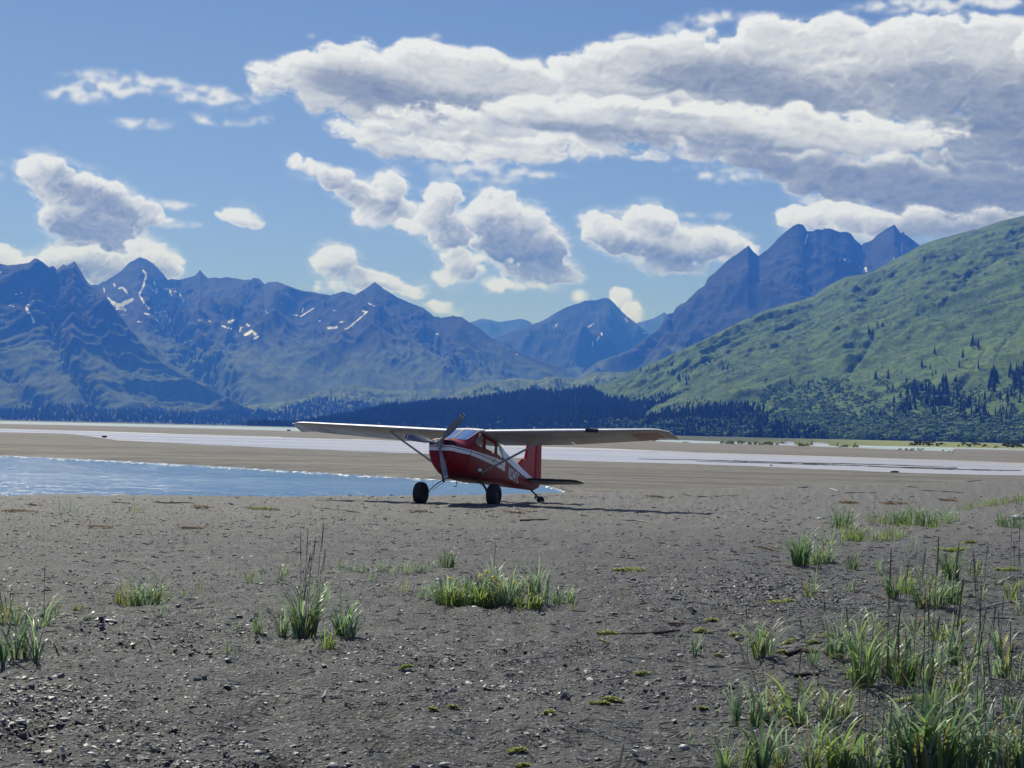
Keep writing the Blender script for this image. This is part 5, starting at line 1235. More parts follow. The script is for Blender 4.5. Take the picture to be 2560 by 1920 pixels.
# pale bushes on the far sandbar
for i, (u, v, w, h) in enumerate([(1612, 1103, 7, 4), (1634, 1104, 5, 5), (1716, 1108, 8, 4), (1818, 1112, 16, 9), (1846, 1112, 15, 10), (1896, 1114, 24, 8), (1925, 1114, 16, 9), (2012, 1117, 18, 8), (2118, 1120, 22, 7), (2275, 1127, 28, 6), (2365, 1129, 5, 4)]):
    p = on_plane(u, v, -.6); s = p[1] / F_PX; g = np.random.default_rng(500 + i); n = max(4, int(w / 2.2))
    P = np.stack([p[0] + g.uniform(-w, w, n) * s, p[1] + g.uniform(-3, 3, n), np.full(n, -.66)], -1)
    o = scatter_mesh('sandbar_bush', BLOB, P, np.full(n, h * s * 1.0) * g.uniform(.7, 1.3, n), (M_PALE if i not in (1, 10) else M_SPRUCE), 520 + i, 1.3); o['kind'] = 'thing'
    tag(o, ['tiny pale tuft just beyond the wing tip on the far bar', 'small dark tuft beside the wing tip on the far bar', 'low tuft between wing tip and the bush row', 'leftmost of the big pale bushes on the far sandbar', 'second big pale bush on the far sandbar, joined to the first', 'long low pale bush in the middle of the far sandbar row',
      'rounded right half of the long middle bush', 'separate pale bush right of the long bush', 'low wide bush near where the far channel ends', 'flat bush on the meadow edge of the sandbar', 'small dark bush at the start of the meadow'][i], 'bush', 'bushes on the far sandbar')
# ------------------------------------------------------------------ stones
def stone_proto(seed, flat, n=8):
    g = np.random.default_rng(seed); bm = bmesh.new()
    for _ in range(n):
        v = g.normal(size=3); v /= np.linalg.norm(v); v *= np.array([1, g.uniform(.5, .9), flat]) * g.uniform(.85, 1.1)
        bm.verts.new(v)
    bmesh.ops.convex_hull(bm, input=bm.verts); bm.verts.ensure_lookup_table()
    for v in [v for v in bm.verts if not v.link_faces]: bm.verts.remove(v)
    bmesh.ops.triangulate(bm, faces=bm.faces); bm.verts.index_update()
    V = np.array([v.co[:] for v in bm.verts]) * .5; F = np.array([[v.index for v in f.verts] for f in bm.faces]); bm.free(); return V, F
def round_proto(seed, flat):
    g = np.random.default_rng(seed); bm = bmesh.new(); bmesh.ops.create_icosphere(bm, subdivisions=3, radius=.5)
    for v in bm.verts:
        n = 1 + .10 * float(perlin(np.array([v.co.x * 2 + seed]), np.array([v.co.y * 2 + v.co.z * 3]), seed)[0]); v.co = Vector((v.co.x * n, v.co.y * n * .72, v.co.z * n * flat))
    V = np.array([v.co[:] for v in bm.verts]); bm.verts.index_update(); F = np.array([[v.index for v in f.verts] for f in bm.faces]); bm.free(); return V, F
FLATS = [stone_proto(i, f) for i, f in enumerate([.16, .22, .30, .18, .40, .26, .55, .20, .35, .24])]
def mat_stone(name, ramp, rough=.55, island=True):
    g = NT(name); o = g.obj()
    ri = g.n('ShaderNodeNewGeometry').outputs['Random Per Island'] if island else g.n('ShaderNodeObjectInfo').outputs['Random']
    cr = g.n('ShaderNodeValToRGB', {0: ri}); el_ = cr.color_ramp.elements
    while len(el_) < len(ramp): el_.new(.5)
    for e, (p, c) in zip(el_, ramp): e.position = p; e.color = c
    n = g.noise(8 if island else 2.5, 5, .65, o); col = g.mix(g.mr(n, .45, .7, 0, .45), cr.outputs[0], c4(.05, .05, .052))
    return g.pbr(col, g.mr(n, .3, .7, rough - .12, rough + .2), g.bump(n, .3, .01), **{'Specular IOR Level': .55})
M_PEB = mat_stone('mixed_pebbles', [(0, c4(.020, .020, .024)), (.22, c4(.045, .045, .052)), (.52, c4(.11, .11, .117)), (.78, c4(.20, .20, .205)), (.92, c4(.30, .30, .295)), (1, c4(.55, .54, .51))], .55)
g = np.random.default_rng(21)
def surf_normal_tilt(n): return g.normal(0, .16, n), g.normal(0, .16, n)
def place_mesh(name, protos, X, Y, S, m, sink=.25, smooth=False):
    Z = ground_z(X, Y); Vs = []; Fs = []; off = 0; k = g.integers(0, len(protos), len(X)); a = g.uniform(0, 6.283, len(X)); tx, ty = surf_normal_tilt(len(X))
    for pi, (V, F) in enumerate(protos):
        I = np.where(k == pi)[0]
        if not len(I): continue
        c, s = np.cos(a[I])[:, None], np.sin(a[I])[:, None]; S_ = S[I][:, None]
        vx = (V[None, :, 0] * c - V[None, :, 1] * s) * S_; vy = (V[None, :, 0] * s + V[None, :, 1] * c) * S_; vz = V[None, :, 2] * S_ + vx * tx[I][:, None] + vy * ty[I][:, None]
        hz = -V[:, 2].min() * S_ * (1 - 2 * sink)
        Vs.append(np.stack([vx + X[I][:, None], vy + Y[I][:, None], vz + Z[I][:, None] + hz], -1).reshape(-1, 3)); Fs.append((F[None] + (np.arange(len(I)) * len(V))[:, None, None]).reshape(-1, 3) + off); off += len(I) * len(V)
    me = np_mesh(name, np.vstack(Vs), None, np.vstack(Fs), smooth=smooth); return link(name, me, m)
# sample evenly over the picture, then keep by a patchiness field on the ground
N = 190000
U = g.uniform(-200, 2760, N); Vp = 1238 + (1960 - 1238) * g.random(N) ** .95
xy = on_plane(U, Vp, -.02); yy = xy[:, 1]
zz = ground_z(xy[:, 0], np.clip(yy, 0, 60), False); d = ray(U, Vp); t = (zz - CAM_H) / d[:, 2]; X = d[:, 0] * t; Y = d[:, 1] * t
zz = ground_z(X, np.clip(Y, 0, 60), False); t = (zz - CAM_H) / d[:, 2]; X = d[:, 0] * t; Y = d[:, 1] * t
dens = fbm(X * .45, Y * .45, 4, 51); dens2 = fbm(X * .12 + 3, Y * .2, 3, 57)
uu_, vv_ = U, Vp
extra_ = 1.3 * np.exp(-((U - 1900) / 260) ** 2 - ((Vp - 1490) / 60) ** 2) + .35 * np.exp(-((U - 150) / 300) ** 2 - ((Vp - 1760) / 90) ** 2) + .35 * np.exp(-((U - 2450) / 200) ** 2 - ((Vp - 1480) / 80) ** 2) + .3 * np.exp(-((U - 560) / 90) ** 2 - ((Vp - 1750) / 30) ** 2) + .3 * sst(1400, 1330, Vp) * sst(1250, 1290, Vp) * (U < 1000)
keep = (g.random(N) < np.clip(.42 + 1.1 * dens + .5 * dens2 + extra_, .06, 1)) & (Y < y_edge(X) - .1) & (Y > 3)
# nothing under the wheels
for wx_, wy_ in (WHEEL_R, WHEEL_L): keep &= np.hypot(X - wx_, Y - wy_) > .4
X, Y, U, Vp = X[keep], Y[keep], U[keep], Vp[keep]
ppm = F_PX / np.maximum(Y, 3)
S = .0140 * np.exp(g.normal(0, .60, len(X))) * (1 + .35 * np.clip(fbm(X * .5, Y * .5, 2, 61) * 2, 0, 1))
S = np.maximum(S, 4.2 / ppm * g.uniform(.8, 1.6, len(X)))
S = S * (1 + .7 * np.exp(-((U - 1900) / 240) ** 2 - ((Vp - 1490) / 55) ** 2) + .4 * np.exp(-((U - 150) / 300) ** 2 - ((Vp - 1760) / 90) ** 2)); S = np.minimum(S, .080)
order = np.argsort(-(S * ppm)); NB = 268
big, small = order[:NB], order[NB:NB + 74000]
o = place_mesh('gravel_stones', FLATS, X[small], Y[small], S[small], M_PEB, .22); tag(o, 'countless small slaty stones strewn over the dark gravel', kind='stuff')
# the largest stones one by one
def zone(u, v):
    if v < 1290: return 'near the river bank edge'
    if u > 1850 and v > 1640: return 'among the tall grass at the lower corner'
    if u > 2150 and v > 1400: return 'between the loose grass on the right slope'
    if u > 1720 and v > 1420: return 'in the stony patch beside the short sandwort mats'
    if u > 1950: return 'by the green grass belt near the white boulder'
    if u < 320 and v > 1640: return 'in the slate patch below the big left grass clump'
    if u < 480 and v > 1450: return 'beside the low green clump on the left'
    if u < 480: return 'on the stony ground behind the left clumps'
    if u < 700 and v > 1680: return 'in the pile of slates low on the left'
    if 600 < u < 960 and 1480 < v < 1700: return 'around the tall clump with the dark seed stalks'
    if v > 1800: return 'on the footprinted sand along the bottom edge'
    if 1400 < u < 1720 and v > 1540: return 'near the dark driftwood log'
    if v > 1640: return 'on the open sand in the lower middle'
    if 1000 < u < 1450 and v > 1450: return 'in front of the yellow flowered clump'
    if v < 1400: return 'on the gravel between the aircraft and the clumps'
    return 'on the open gravel between the clumps'
SHADES = [('dark slate', [(.0, c4(.030, .030, .036)), (1, c4(.055, .055, .062))]), ('mid grey', [(0, c4(.09, .09, .095)), (1, c4(.14, .14, .14))]), ('pale grey', [(0, c4(.22, .22, .215)), (1, c4(.36, .36, .34))]), ('whitish', [(0, c4(.48, .47, .45)), (1, c4(.62, .61, .58))])]
SM = [mat_stone('stone_' + n.replace(' ', '_'), r_, .5, False) for n, r_ in SHADES]
FORM = ['flat', 'flat', 'angular', 'flat', 'chunky', 'angular', 'chunky', 'flat', 'angular', 'flat']
SME = {}
def stone_obj(pi, si):
    k = (pi, si)
    if k not in SME:
        V, F = FLATS[pi]; me = np_mesh('stone', V, None, F, smooth=False); me.materials.append(SM[si]); SME[k] = me
    return SME[k]
for i in big:
    pi = int(g.integers(0, len(FLATS))); si = int(g.choice(4, p=[.32, .38, .26, .04])); s = float(S[i]) * .95
    o = bpy.data.objects.new('stone', stone_obj(pi, si)); COL.objects.link(o)
    z = float(ground_z(X[i:i + 1], Y[i:i + 1])[0]); hgt = -FLATS[pi][0][:, 2].min() * s
    o.location = (float(X[i]), float(Y[i]), z + hgt * .45); o.scale = (s, s, s); o.rotation_euler = (float(g.normal(0, .15)), float(g.normal(0, .15)), float(g.uniform(0, 6.28)))
    szn = 'palm-sized' if s > .10 else 'small' if s < .06 else 'middling'
    tag(o, f'{szn} {FORM[pi]} {SHADES[si][0]} stone lying {zone(U[i], Vp[i])}', 'stone', 'stones scattered over the gravel')
# cobbles and rocks one can point at: u, v, width px, flatness, shade, label
ROUND = [(644, 1892, 38, .55, 1, 'rounded grey cobble, largest at the bottom edge of the sand'), (603, 1867, 19, .5, 2, 'small pale round pebble just behind the largest cobble'), (606, 1858, 15, .45, 3, 'white pebble touching the pale one behind the largest cobble'), (833, 1919, 30, .5, 2, 'pale rounded stone cut by the bottom edge'), (1112, 1918, 34, .5, 2, 'pale flat round stone at the bottom edge beside the sandwort'),
 (875, 1916, 26, .4, 0, 'dark wet looking stone at the bottom edge'), (1711, 1875, 30, .62, 2, 'round grey cobble with a sprout behind it near the tall grass'), (1733, 1815, 18, .5, 1, 'small round stone above the cobble with the sprout'), (1702, 1642, 20, .5, 2, 'pale rounded stone left of the lone blue grass shoot'), (1849, 1601, 25, .6, 1, 'round stone against the foot of the blue grass clump'),
 (445, 1518, 14, .7, 1, 'small round stone right of the low green clump'), (252, 1550, 15, .9, 0, 'dark upright stone beside the bright little plant'), (276, 1554, 32, .22, 3, 'long white slate lying beside the dark upright stone'), (371, 1809, 16, .4, 3, 'white oval pebble on the lower left sand'), (48, 1806, 34, .25, 2, 'large pale slate at the lower left edge'), (160, 1801, 30, .3, 2, 'pale grey slate in the middle of the slate patch'),
 (228, 1886, 20, .35, 3, 'white angular slate near the lower left corner'), (881, 1459, 11, .7, 3, 'white pebble by the row of grass tufts'), (945, 1465, 12, .5, 0, 'dark pebble by the row of grass tufts'), (1583, 1452, 16, .6, 0, 'dark stone on the open gravel behind the thin sprout'), (1681, 1499, 15, .6, 1, 'bluish round stone at the start of the stony patch'), (2051, 1300, 17, .5, 3, 'white rock with a dark underside in front of the green belt'),
 (1924, 1478, 12, .8, 0, 'dark upright stone in the stony patch'), (1535, 1536, 22, .3, 0, 'flat dark slate right of the flowered clump'), (890, 1633, 17, .35, 3, 'white slate below the tall clump'), (1220, 1809, 14, .4, 2, 'pale round pebble alone on the sand'), (1036, 1780, 22, .35, 1, 'tilted grey slate beside the small sandwort sprigs'), (2470, 1835, 30, .4, 0, 'dark flat stone among the tall grass'), (2380, 1500, 30, .5, 0, 'dark rock behind the loose grass'), (2060, 1770, 30, .4, 2, 'pale stone between the grass tufts low on the right')]
RP = {}
for i, (u, v, w, fl, si, lab) in enumerate(ROUND):
    V, F = round_proto(700 + i, fl); me = np_mesh('cobble', V, None, F); me.materials.append(SM[si])
    p = on_ground(u, v); s = w * p.y / F_PX; o = link('cobble', me); hgt = -V[:, 2].min() * s
    o.location = (p.x, p.y + s * .2, p.z + hgt * .45); o.scale = (s, s, s); o.rotation_euler = (float(g.normal(0, .1)), float(g.normal(0, .12)), float(g.uniform(-.5, .5)))
    tag(o, lab, 'stone', 'cobbles on the gravel')
# the white boulder half hidden by grass at the right edge
V, F = stone_proto(990, .42, 22); me = np_mesh('boulder', V, None, F, smooth=False); me.materials.append(SM[3]); p = on_ground(2552, 1302); s = 44 * p.y / F_PX; o = link('boulder', me, loc=(p.x, p.y + .2, p.z + s * .16)); o.scale = (s, s, s)
tag(o, 'white boulder behind a dark grass tuft at the right edge', 'boulder')

# ------------------------------------------------------------------ driftwood
def mat_wood(name, a, b):
    g_ = NT(name); o = g_.obj((2, 30, 30)); n = g_.noise(3, 6, .7, o); return g_.pbr(g_.mix(g_.mr(n, .35, .65), a, b), .85, g_.bump(n, .6, .01))
M_DW = mat_wood('dark_driftwood', c4(.018, .012, .010), c4(.06, .035, .025)); M_PW = mat_wood('pale_driftwood', c4(.22, .20, .17), c4(.38, .36, .32)); M_BW = mat_wood('brown_driftwood', c4(.06, .045, .035), c4(.14, .11, .085))
def stick(pts, r, m, label, cat='driftwood', group='driftwood on the gravel', name='driftwood', lift=.4, wob=.25, n=14):
    P0 = [on_ground(u, v) for u, v in pts]; P = []
    gg = np.random.default_rng(int(pts[0][0] * 7 + pts[0][1])); L = np.cumsum([0] + [(P0[i + 1] - P0[i]).length for i in range(len(P0) - 1)])
    for k in range(n):
        q = L[-1] * k / (n - 1); c = Vector([float(np.interp(q, L, [p[j] for p in P0])) for j in range(3)])
        c += Vector((gg.normal(0, r * wob), gg.normal(0, r * wob), 0)); c.z = float(ground_z(np.array([c.x]), np.array([c.y]))[0]) + r * lift; P.append(c)
    zs = np.array([q_.z for q_ in P]); zl = np.polyval(np.polyfit(np.arange(n), zs, 1), np.arange(n)) + max(0, (zs - np.polyval(np.polyfit(np.arange(n), zs, 1), np.arange(n))).max() - r)
    for k in range(n): P[k].z = float(zl[k])
    rad = [r * (.35 + .65 * math.sin(math.pi * min(1, (k + 1.5) / n)) ** .5) * gg.uniform(.8, 1.15) for k in range(n)]
    b = MB(); b.tube([p - P[0] for p in P], rad, 8); o = b.build(name, m, None, loc=P[0]); tag(o, label, cat, group); return o
stick([(1548, 1586), (1590, 1590), (1640, 1588), (1700, 1585)], .014, M_DW, 'long dark driftwood log lying between the small sandwort mats', lift=.7)
stick([(1672, 1584), (1712, 1583)], .012, mat_wood('red_bark', c4(.14, .06, .035), c4(.20, .10, .06)), 'reddish bark splinter at the end of the dark log')
stick([(1460, 1700), (1510, 1698), (1573, 1697)], .007, M_PW, 'thin pale stick low in the middle of the sand')
stick([(1552, 1302), (1590, 1303), (1628, 1306)], .014, M_PW, 'pale stick on the gravel right of the aircraft tail')
stick([(1965, 1638), (2000, 1627), (2030, 1632), (2074, 1636)], .026, M_DW, 'dark driftwood root behind the tall grass'); stick([(1982, 1690), (2050, 1688)], .018, M_DW, 'second dark piece of driftwood in the tall grass')
stick([(1990, 1608), (2026, 1598)], .012, M_PW, 'short pale stick leaning by the dark root'); stick([(2070, 1525), (2200, 1520)], .006, M_PW, 'long thin straw colored stick across the stony patch')
stick([(2380, 1508), (2430, 1496), (2470, 1498)], .022, M_BW, 'knobbly brown driftwood in the loose grass'); stick([(2492, 1466), (2535, 1443)], .020, M_PW, 'pale driftwood branch rising to the right edge'); stick([(2420, 1548), (2560, 1545)], .010, M_PW, 'pale branch in the driftwood litter at the right edge')
stick([(2440, 1530), (2530, 1512), (2560, 1520)], .012, M_PW, 'bleached branch above the others at the right edge'); stick([(1850, 1540), (2180, 1522)], .004, M_PW, 'very thin long straw across the stony patch')
stick([(2382, 1193), (2400, 1203), (2455, 1208)], .035, M_DW, 'forked dark branch washed up on the bank at the right'); stick([(2382, 1193), (2392, 1188)], .02, M_DW, 'short fork tip of the washed up branch')
stick([(2075, 1224), (2095, 1229)], .05, M_PW, 'pale log end on the bank line'); stick([(1998, 1219), (2024, 1218)], .03, M_BW, 'brown log lying on the bank line'); stick([(2270, 1218), (2290, 1219)], .04, M_DW, 'dark stump of driftwood on the bank line'); stick([(2110, 1232), (2200, 1231)], .02, M_DW, 'long dark driftwood strip on the bank line')
stick([(2300, 1226), (2420, 1232)], .02, M_BW, 'long brown branch under the forked one'); stick([(1700, 1230), (1722, 1240), (1750, 1244)], .025, M_BW, 'crooked stick in the yellow litter on the bank'); stick([(1740, 1241), (1850, 1240)], .015, M_DW, 'thin dark branch in the yellow litter on the bank')
stick([(1922, 1262), (1950, 1276)], .012, M_DW, 'small dark twig on the right gravel'); stick([(380, 1255), (430, 1260), (478, 1257)], .018, M_DW, 'dark root on the bank at the left'); stick([(280, 1256), (330, 1258)], .012, M_DW, 'thin dark twig on the bank at the left'); stick([(800, 1270), (900, 1282)], .016, M_DW, 'dark branch half buried left of the aircraft')
stick([(60, 1262), (120, 1264)], .014, M_DW, 'thin dark twig at the far left of the bank'); stick([(600, 1270), (700, 1271)], .012, M_DW, 'thin dark strand of drift between the mossy patches'); stick([(1300, 1302), (1370, 1299)], .03, M_BW, 'brown lump of driftwood below the aircraft shadow')
stick([(612, 1488), (628, 1505)], .004, M_PW, 'short straw by the small sprouts left of the tall clump'); stick([(355, 1600), (376, 1612)], .005, M_PW, 'straw on the sand left of centre'); stick([(528, 1546), (545, 1536)], .006, M_PW, 'bleached twig on the gravel'); stick([(500, 1790), (520, 1778)], .008, M_PW, 'pale twig in the slate pile'); stick([(806, 1746), (816, 1728)], .010, M_PW, 'pale leaf shaped splinter on the sand')
stick([(130, 1622), (160, 1642)], .006, M_BW, 'dark straw beside the big left clump')

# short straws and twig crumbs lying about
nL = 5200; gl = np.random.default_rng(77); Ul = np.concatenate([gl.uniform(-100, 2660, 2600), gl.normal(2150, 330, 2600)]); Vl = np.concatenate([1240 + 690 * gl.random(2600) ** 1.2, gl.uniform(1290, 1940, 2600)])
dl_ = ray(Ul, Vl); tl_ = (.0 - CAM_H) / dl_[:, 2]
for _ in range(3): tl_ = (ground_z(dl_[:, 0] * tl_, np.clip(dl_[:, 1] * tl_, 0, 60), False) - CAM_H) / dl_[:, 2]
Xl, Yl = dl_[:, 0] * tl_, dl_[:, 1] * tl_; ok = (Yl < y_edge(Xl) - .2) & (Yl > 3) & (gl.random(nL) < np.clip(16 / np.maximum(Yl, 1), .2, 1)); Xl, Yl = Xl[ok], Yl[ok]
Ll = .02 + .06 * gl.random(len(Xl)) ** 2 + Yl * .0016; Wl = np.maximum(.0022, Yl * .00035); al = gl.normal(0, .7, len(Xl))
V = []; 
for sx_, sy_, h_ in ((-1, -1, 0), (1, -1, 0), (1, 1, 0), (-1, 1, 0), (-1, 0, 1), (1, 0, 1)):
    lx = sx_ * Ll / 2 * (1 if h_ == 0 else .96); ly = sy_ * Wl / 2 * 1.0; px_ = Xl + lx * np.cos(al) - ly * np.sin(al); py_ = Yl + lx * np.sin(al) + ly * np.cos(al)
    V.append(np.stack([px_, py_, ground_z(px_, py_) + .002 + h_ * Wl * 1.6], -1))
V = np.stack(V, 1).reshape(-1, 3); b6 = (np.arange(len(Xl)) * 6)[:, None]
q = np.vstack([b6 + np.array([[0, 1, 5, 4]]), b6 + np.array([[2, 3, 4, 5]])]); t3 = np.vstack([b6 + np.array([[1, 2, 5]]), b6 + np.array([[3, 0, 4]])])
o = link('plant_litter', np_mesh('plant_litter', V, q, t3, smooth=False), mat_leaf('straw_and_twigs', c4(.07, .06, .05), c4(.40, .37, .30))); tag(o, 'bleached straws and dark twig crumbs scattered over the gravel', kind='stuff')

# ------------------------------------------------------------------ grasses
def mat_grass(name, a, b, tip, dry=.12):
    g_ = NT(name); ri = g_.n('ShaderNodeNewGeometry').outputs['Random Per Island']; h = g_.attr('along'); oi = g_.n('ShaderNodeObjectInfo').outputs['Random']
    rr = g_.math('FRACT', g_.math('ADD', ri, g_.math('MULTIPLY', oi, 3.7)))
    col = g_.mix(rr, a, b); col = g_.mix(g_.math('MULTIPLY', g_.mr(h, .55, 1.0), .55), col, tip)
    col = g_.mix(g_.math('MULTIPLY', g_.mr(h, .16, .0), .55), col, c4(.17, .12, .055))
    col = g_.mix(g_.math('GREATER_THAN', rr, 1 - dry), col, c4(.26, .21, .10))
    p = g_.n('ShaderNodeBsdfPrincipled', {'Base Color': col, 'Roughness': .42, 'Specular IOR Level': .7})
    tl = g_.n('ShaderNodeBsdfTranslucent', {0: g_.mix(1.0, col, c4(1.15, 1.35, .85), 'MULTIPLY')})
    return g_.out(g_.n('ShaderNodeMixShader', {0: .50, 1: p.outputs[0], 2: tl.outputs[0]}).outputs[0])
M_BLUE = mat_grass('blue_green_ryegrass', c4(.19, .25, .19), c4(.34, .41, .32), c4(.54, .58, .52), .12)
M_DEEP = mat_grass('deep_green_ryegrass', c4(.095, .165, .090), c4(.19, .28, .16), c4(.42, .48, .38), .09)
M_YEL = mat_grass('yellow_green_grass', c4(.17, .23, .07), c4(.30, .36, .13), c4(.42, .44, .26), .14)
def mat_leaf2(name, a, b):
    g_ = NT(name); ri = g_.n('ShaderNodeNewGeometry').outputs['Random Per Island']; col = g_.mix(ri, a, b)
    return g_.out(g_.n('ShaderNodeMixShader', {0: .5, 1: g_.n('ShaderNodeBsdfPrincipled', {'Base Color': col, 'Roughness': .45}).outputs[0], 2: g_.n('ShaderNodeBsdfTranslucent', {0: col}).outputs[0]}).outputs[0])
M_MATT = mat_leaf2('sandwort_green', c4(.16, .22, .05), c4(.46, .50, .14))
M_STALK = mat_leaf2('seed_stalk_brown', c4(.10, .095, .065), c4(.20, .18, .12)); M_PALEST = mat_leaf('pale_seed_head', c4(.32, .28, .20), c4(.46, .41, .32)); M_TANST = mat_leaf('tan_seed_head', c4(.16, .12, .07), c4(.24, .18, .11))
M_STEM = mat_leaf2('green_stem', c4(.14, .19, .09), c4(.22, .27, .13)); M_PETAL = mat_leaf('yellow_petals', c4(.75, .50, .01), c4(.85, .62, .03)); M_MOSS = mat_leaf2('rusty_moss', c4(.13, .085, .05), c4(.26, .18, .11)); M_LEAFY = mat_leaf('flower_leaf_green', c4(.10, .17, .03), c4(.17, .26, .06))
def blade_geo(gg, L, W, lean, az, curl, seg=7, twist=0):
    # a folded ribbon that bends over towards its tip
    P = []; h = Vector((0, 0, 0)); th = lean * .35; dx, dy = math.cos(az), math.sin(az); al = []
    for i in range(seg + 1):
        f = i / seg; P.append(h.copy()); th = lean * (.35 + .65 * f) + curl * max(0, f - .30) ** 1.4 * 4.9
        h = h + Vector((math.sin(th) * dx, math.sin(th) * dy, math.cos(th))) * (L / seg)
    V = []; F = []
    for i, p in enumerate(P):
        f = i / seg; w = W * (.55 + .45 * min(1, f * 4)) * (1 - f ** 2.2) + W * .03; tw = az + math.pi / 2 + twist * f
        sx, sy = math.cos(tw) * w / 2, math.sin(tw) * w / 2; up = Vector((-dx * .25 * w, -dy * .25 * w, .0))
        V += [(p.x - sx, p.y - sy, p.z), (p.x + up.x, p.y + up.y, p.z - .10 * w), (p.x + sx, p.y + sy, p.z)]; al += [f] * 3
    for i in range(seg): F += [(3 * i, 3 * i + 1, 3 * i + 4, 3 * i + 3), (3 * i + 1, 3 * i + 2, 3 * i + 5, 3 * i + 4)]
    return np.array(V), np.array(F), np.array(al)
def join_geo(items):
    Vs, Fs, As = [], [], []; off = 0
    for V, F, A in items: Vs.append(V); Fs.append(F + off); As.append(A); off += len(V)
    return np.vstack(Vs), np.vstack(Fs), np.concatenate(As)
def stalk(gg, base, L, az, lean, m, parent, px, name='seed_stalk', hm=None, hw=1.0, hl=.26):
    P = []; wl, wl2 = gg.normal(0, .06), gg.normal(0, .08)
    for i in range(7):
        f = i / 6; P.append(Vector(base) + Vector((math.cos(az) * (lean + wl) * L * f * f, math.sin(az) * lean * L * f * f + wl2 * L * f * f, L * f)))
    b = MB(); b.tube(P, [.0022 * (1 - .4 * i / 6) + .0004 for i in range(7)], 5); st = b.build(name, M_STEM, parent)
    i0 = P[-1].lerp(P[-2], 1.0); top = P[-1]; bot = P[-1].lerp(P[0], hl); n = 12; ring = []
    b = MB(); pts = [bot.lerp(top, k / (n - 1)) for k in range(n)]
    b.tube(pts, [(.0034 * hw) * (math.sin(math.pi * (k + .8) / (n + .8)) ** .55) * gg.uniform(.75, 1.2) for k in range(n)], 6)
    for k in range(26):          # bristly spikelets
        f = gg.uniform(.03, .95); c = bot.lerp(top, f); a = gg.uniform(0, 6.283); r = .0036 * hw * .8; dv = Vector((math.cos(a) * r, math.sin(a) * r, 0)); e = c + dv * 1.9 + (top - bot).normalized() * .020
        q = Vector((-math.sin(a), math.cos(a), 0)) * .0018 * hw; b.add([c + dv * .4 - q, c + dv * .4 + q, e], [(0, 1, 2)])
    b.build('seed_head', hm or m, st)
def tuft(u, v, wpx, hpx, n, m, label, seed=None, curl=.9, lean=.45, stalks=(), single=False, wide=1.0, group='beach grass tufts', name='grass_tuft', mats2=None, depth=.5, cat='grass'):
    p = on_ground(u, v); ppm = F_PX / p.y; H = hpx / ppm; R = wpx / ppm; gg = np.random.default_rng(seed if seed is not None else int(u * 13 + v * 7))
    root = empty(name, p); tag(root, label, cat, group); items = []
    for k in range(n):
        rr = math.sqrt(gg.random()) ; a = gg.uniform(0, 6.283); bx = rr * R * math.cos(a); by = rr * R * depth * math.sin(a)
        L = H * gg.uniform(.45, 1.30) * (1.20 - .35 * rr); az = math.atan2(by, bx) + gg.normal(0, .9); W = max(.0075, H * .042) * gg.uniform(.75, 1.35) * wide; W = min(W, .0185 * max(1, wide * .8)) * (1 if H > .12 else .8)
        V, F, A = blade_geo(gg, L, W, abs(gg.normal(lean * 1.3, lean * .75)), az, curl * gg.uniform(.1, 1.25), 8 if single else 6, gg.normal(0, .5))
        z = float(ground_z(np.array([p.x + bx]), np.array([p.y + by]))[0]) - p.z - .006
        if single:
            me = np_mesh('blade', V, F, None, attrs={'along': A}); me.materials.append(m if not mats2 or gg.random() < .72 else mats2)
            o = bpy.data.objects.new('blade', me); COL.objects.link(o); o.parent = root; o.location = (bx, by, z)
        else: items.append((V + np.array([bx, by, z]), F, A))
    if items:
        V, F, A = join_geo(items); o = link('blades', np_mesh('blades', V, F, None, attrs={'along': A}), m, root); o['kind'] = 'stuff'
    for (du, hh, kind, ln) in stalks:       # du px from the centre, hh height px
        mm = {'d': M_STALK, 'p': M_PALEST, 't': M_TANST}[kind]; stalk(gg, (du / ppm, gg.normal(0, R * .2), 0), hh / ppm, 0 if ln > 0 else math.pi, abs(ln), mm, root, 0, hm=mm, hw=1.5 if kind in 'pt' else .85)
    return root
T = tuft
# left edge
T(6, 1664, 8, 158, 15, M_DEEP, 'tall dark grass shoot with bare stem at the left edge', single=True, lean=.4, curl=.7)
T(38, 1650, 8, 165, 15, M_BLUE, 'second tall shoot of the left clump, leaning right', single=True, lean=.45, mats2=M_DEEP)
T(64, 1646, 7, 165, 14, M_DEEP, 'third shoot in the left clump, taller and darker', single=True, lean=.4)
T(90, 1656, 9, 135, 18, M_BLUE, 'rightmost shoot of the left clump with arching blades', single=True, lean=.65, mats2=M_DEEP)
T(20, 1560, 30, 110, 34, M_YEL, 'yellowish grass behind the tall left clump', wide=.8)
T(106, 1555, 16, 118, 22, M_BLUE, 'pale blue grass behind the left clump, right part', wide=.9, curl=1.2, stalks=((3, 140, 'd', .05),))
T(140, 1560, 10, 60, 10, M_BLUE, 'short arching tuft at the right foot of the left clump')
# low green clump left of centre
T(318, 1512, 36, 62, 60, M_YEL, 'low bright yellow green left half of the left middle clump', curl=.8)
T(365, 1508, 36, 92, 70, M_BLUE, 'taller right half of the left middle clump, leaning right', lean=.5, mats2=M_YEL)
T(412, 1506, 20, 46, 14, M_YEL, 'sparse straw colored fringe right of the left middle clump')
T(404, 1534, 10, 66, 7, M_BLUE, 'thin slanting sprout in front of the left middle clump', lean=.6)
T(248, 1508, 14, 44, 8, M_BLUE, 'thin pale sprouts left of the left middle clump')
T(464, 1492, 10, 42, 8, M_YEL, 'small dry tuft, first right of the left middle clump'); T(498, 1490, 9, 50, 7, M_BLUE, 'small slanting tuft, second right of the left middle clump')
T(622, 1457, 10, 48, 16, M_YEL, 'small upright tuft behind the tall seeded clump, left'); T(652, 1458, 8, 42, 9, M_BLUE, 'very small tuft beside the upright one behind the tall clump')
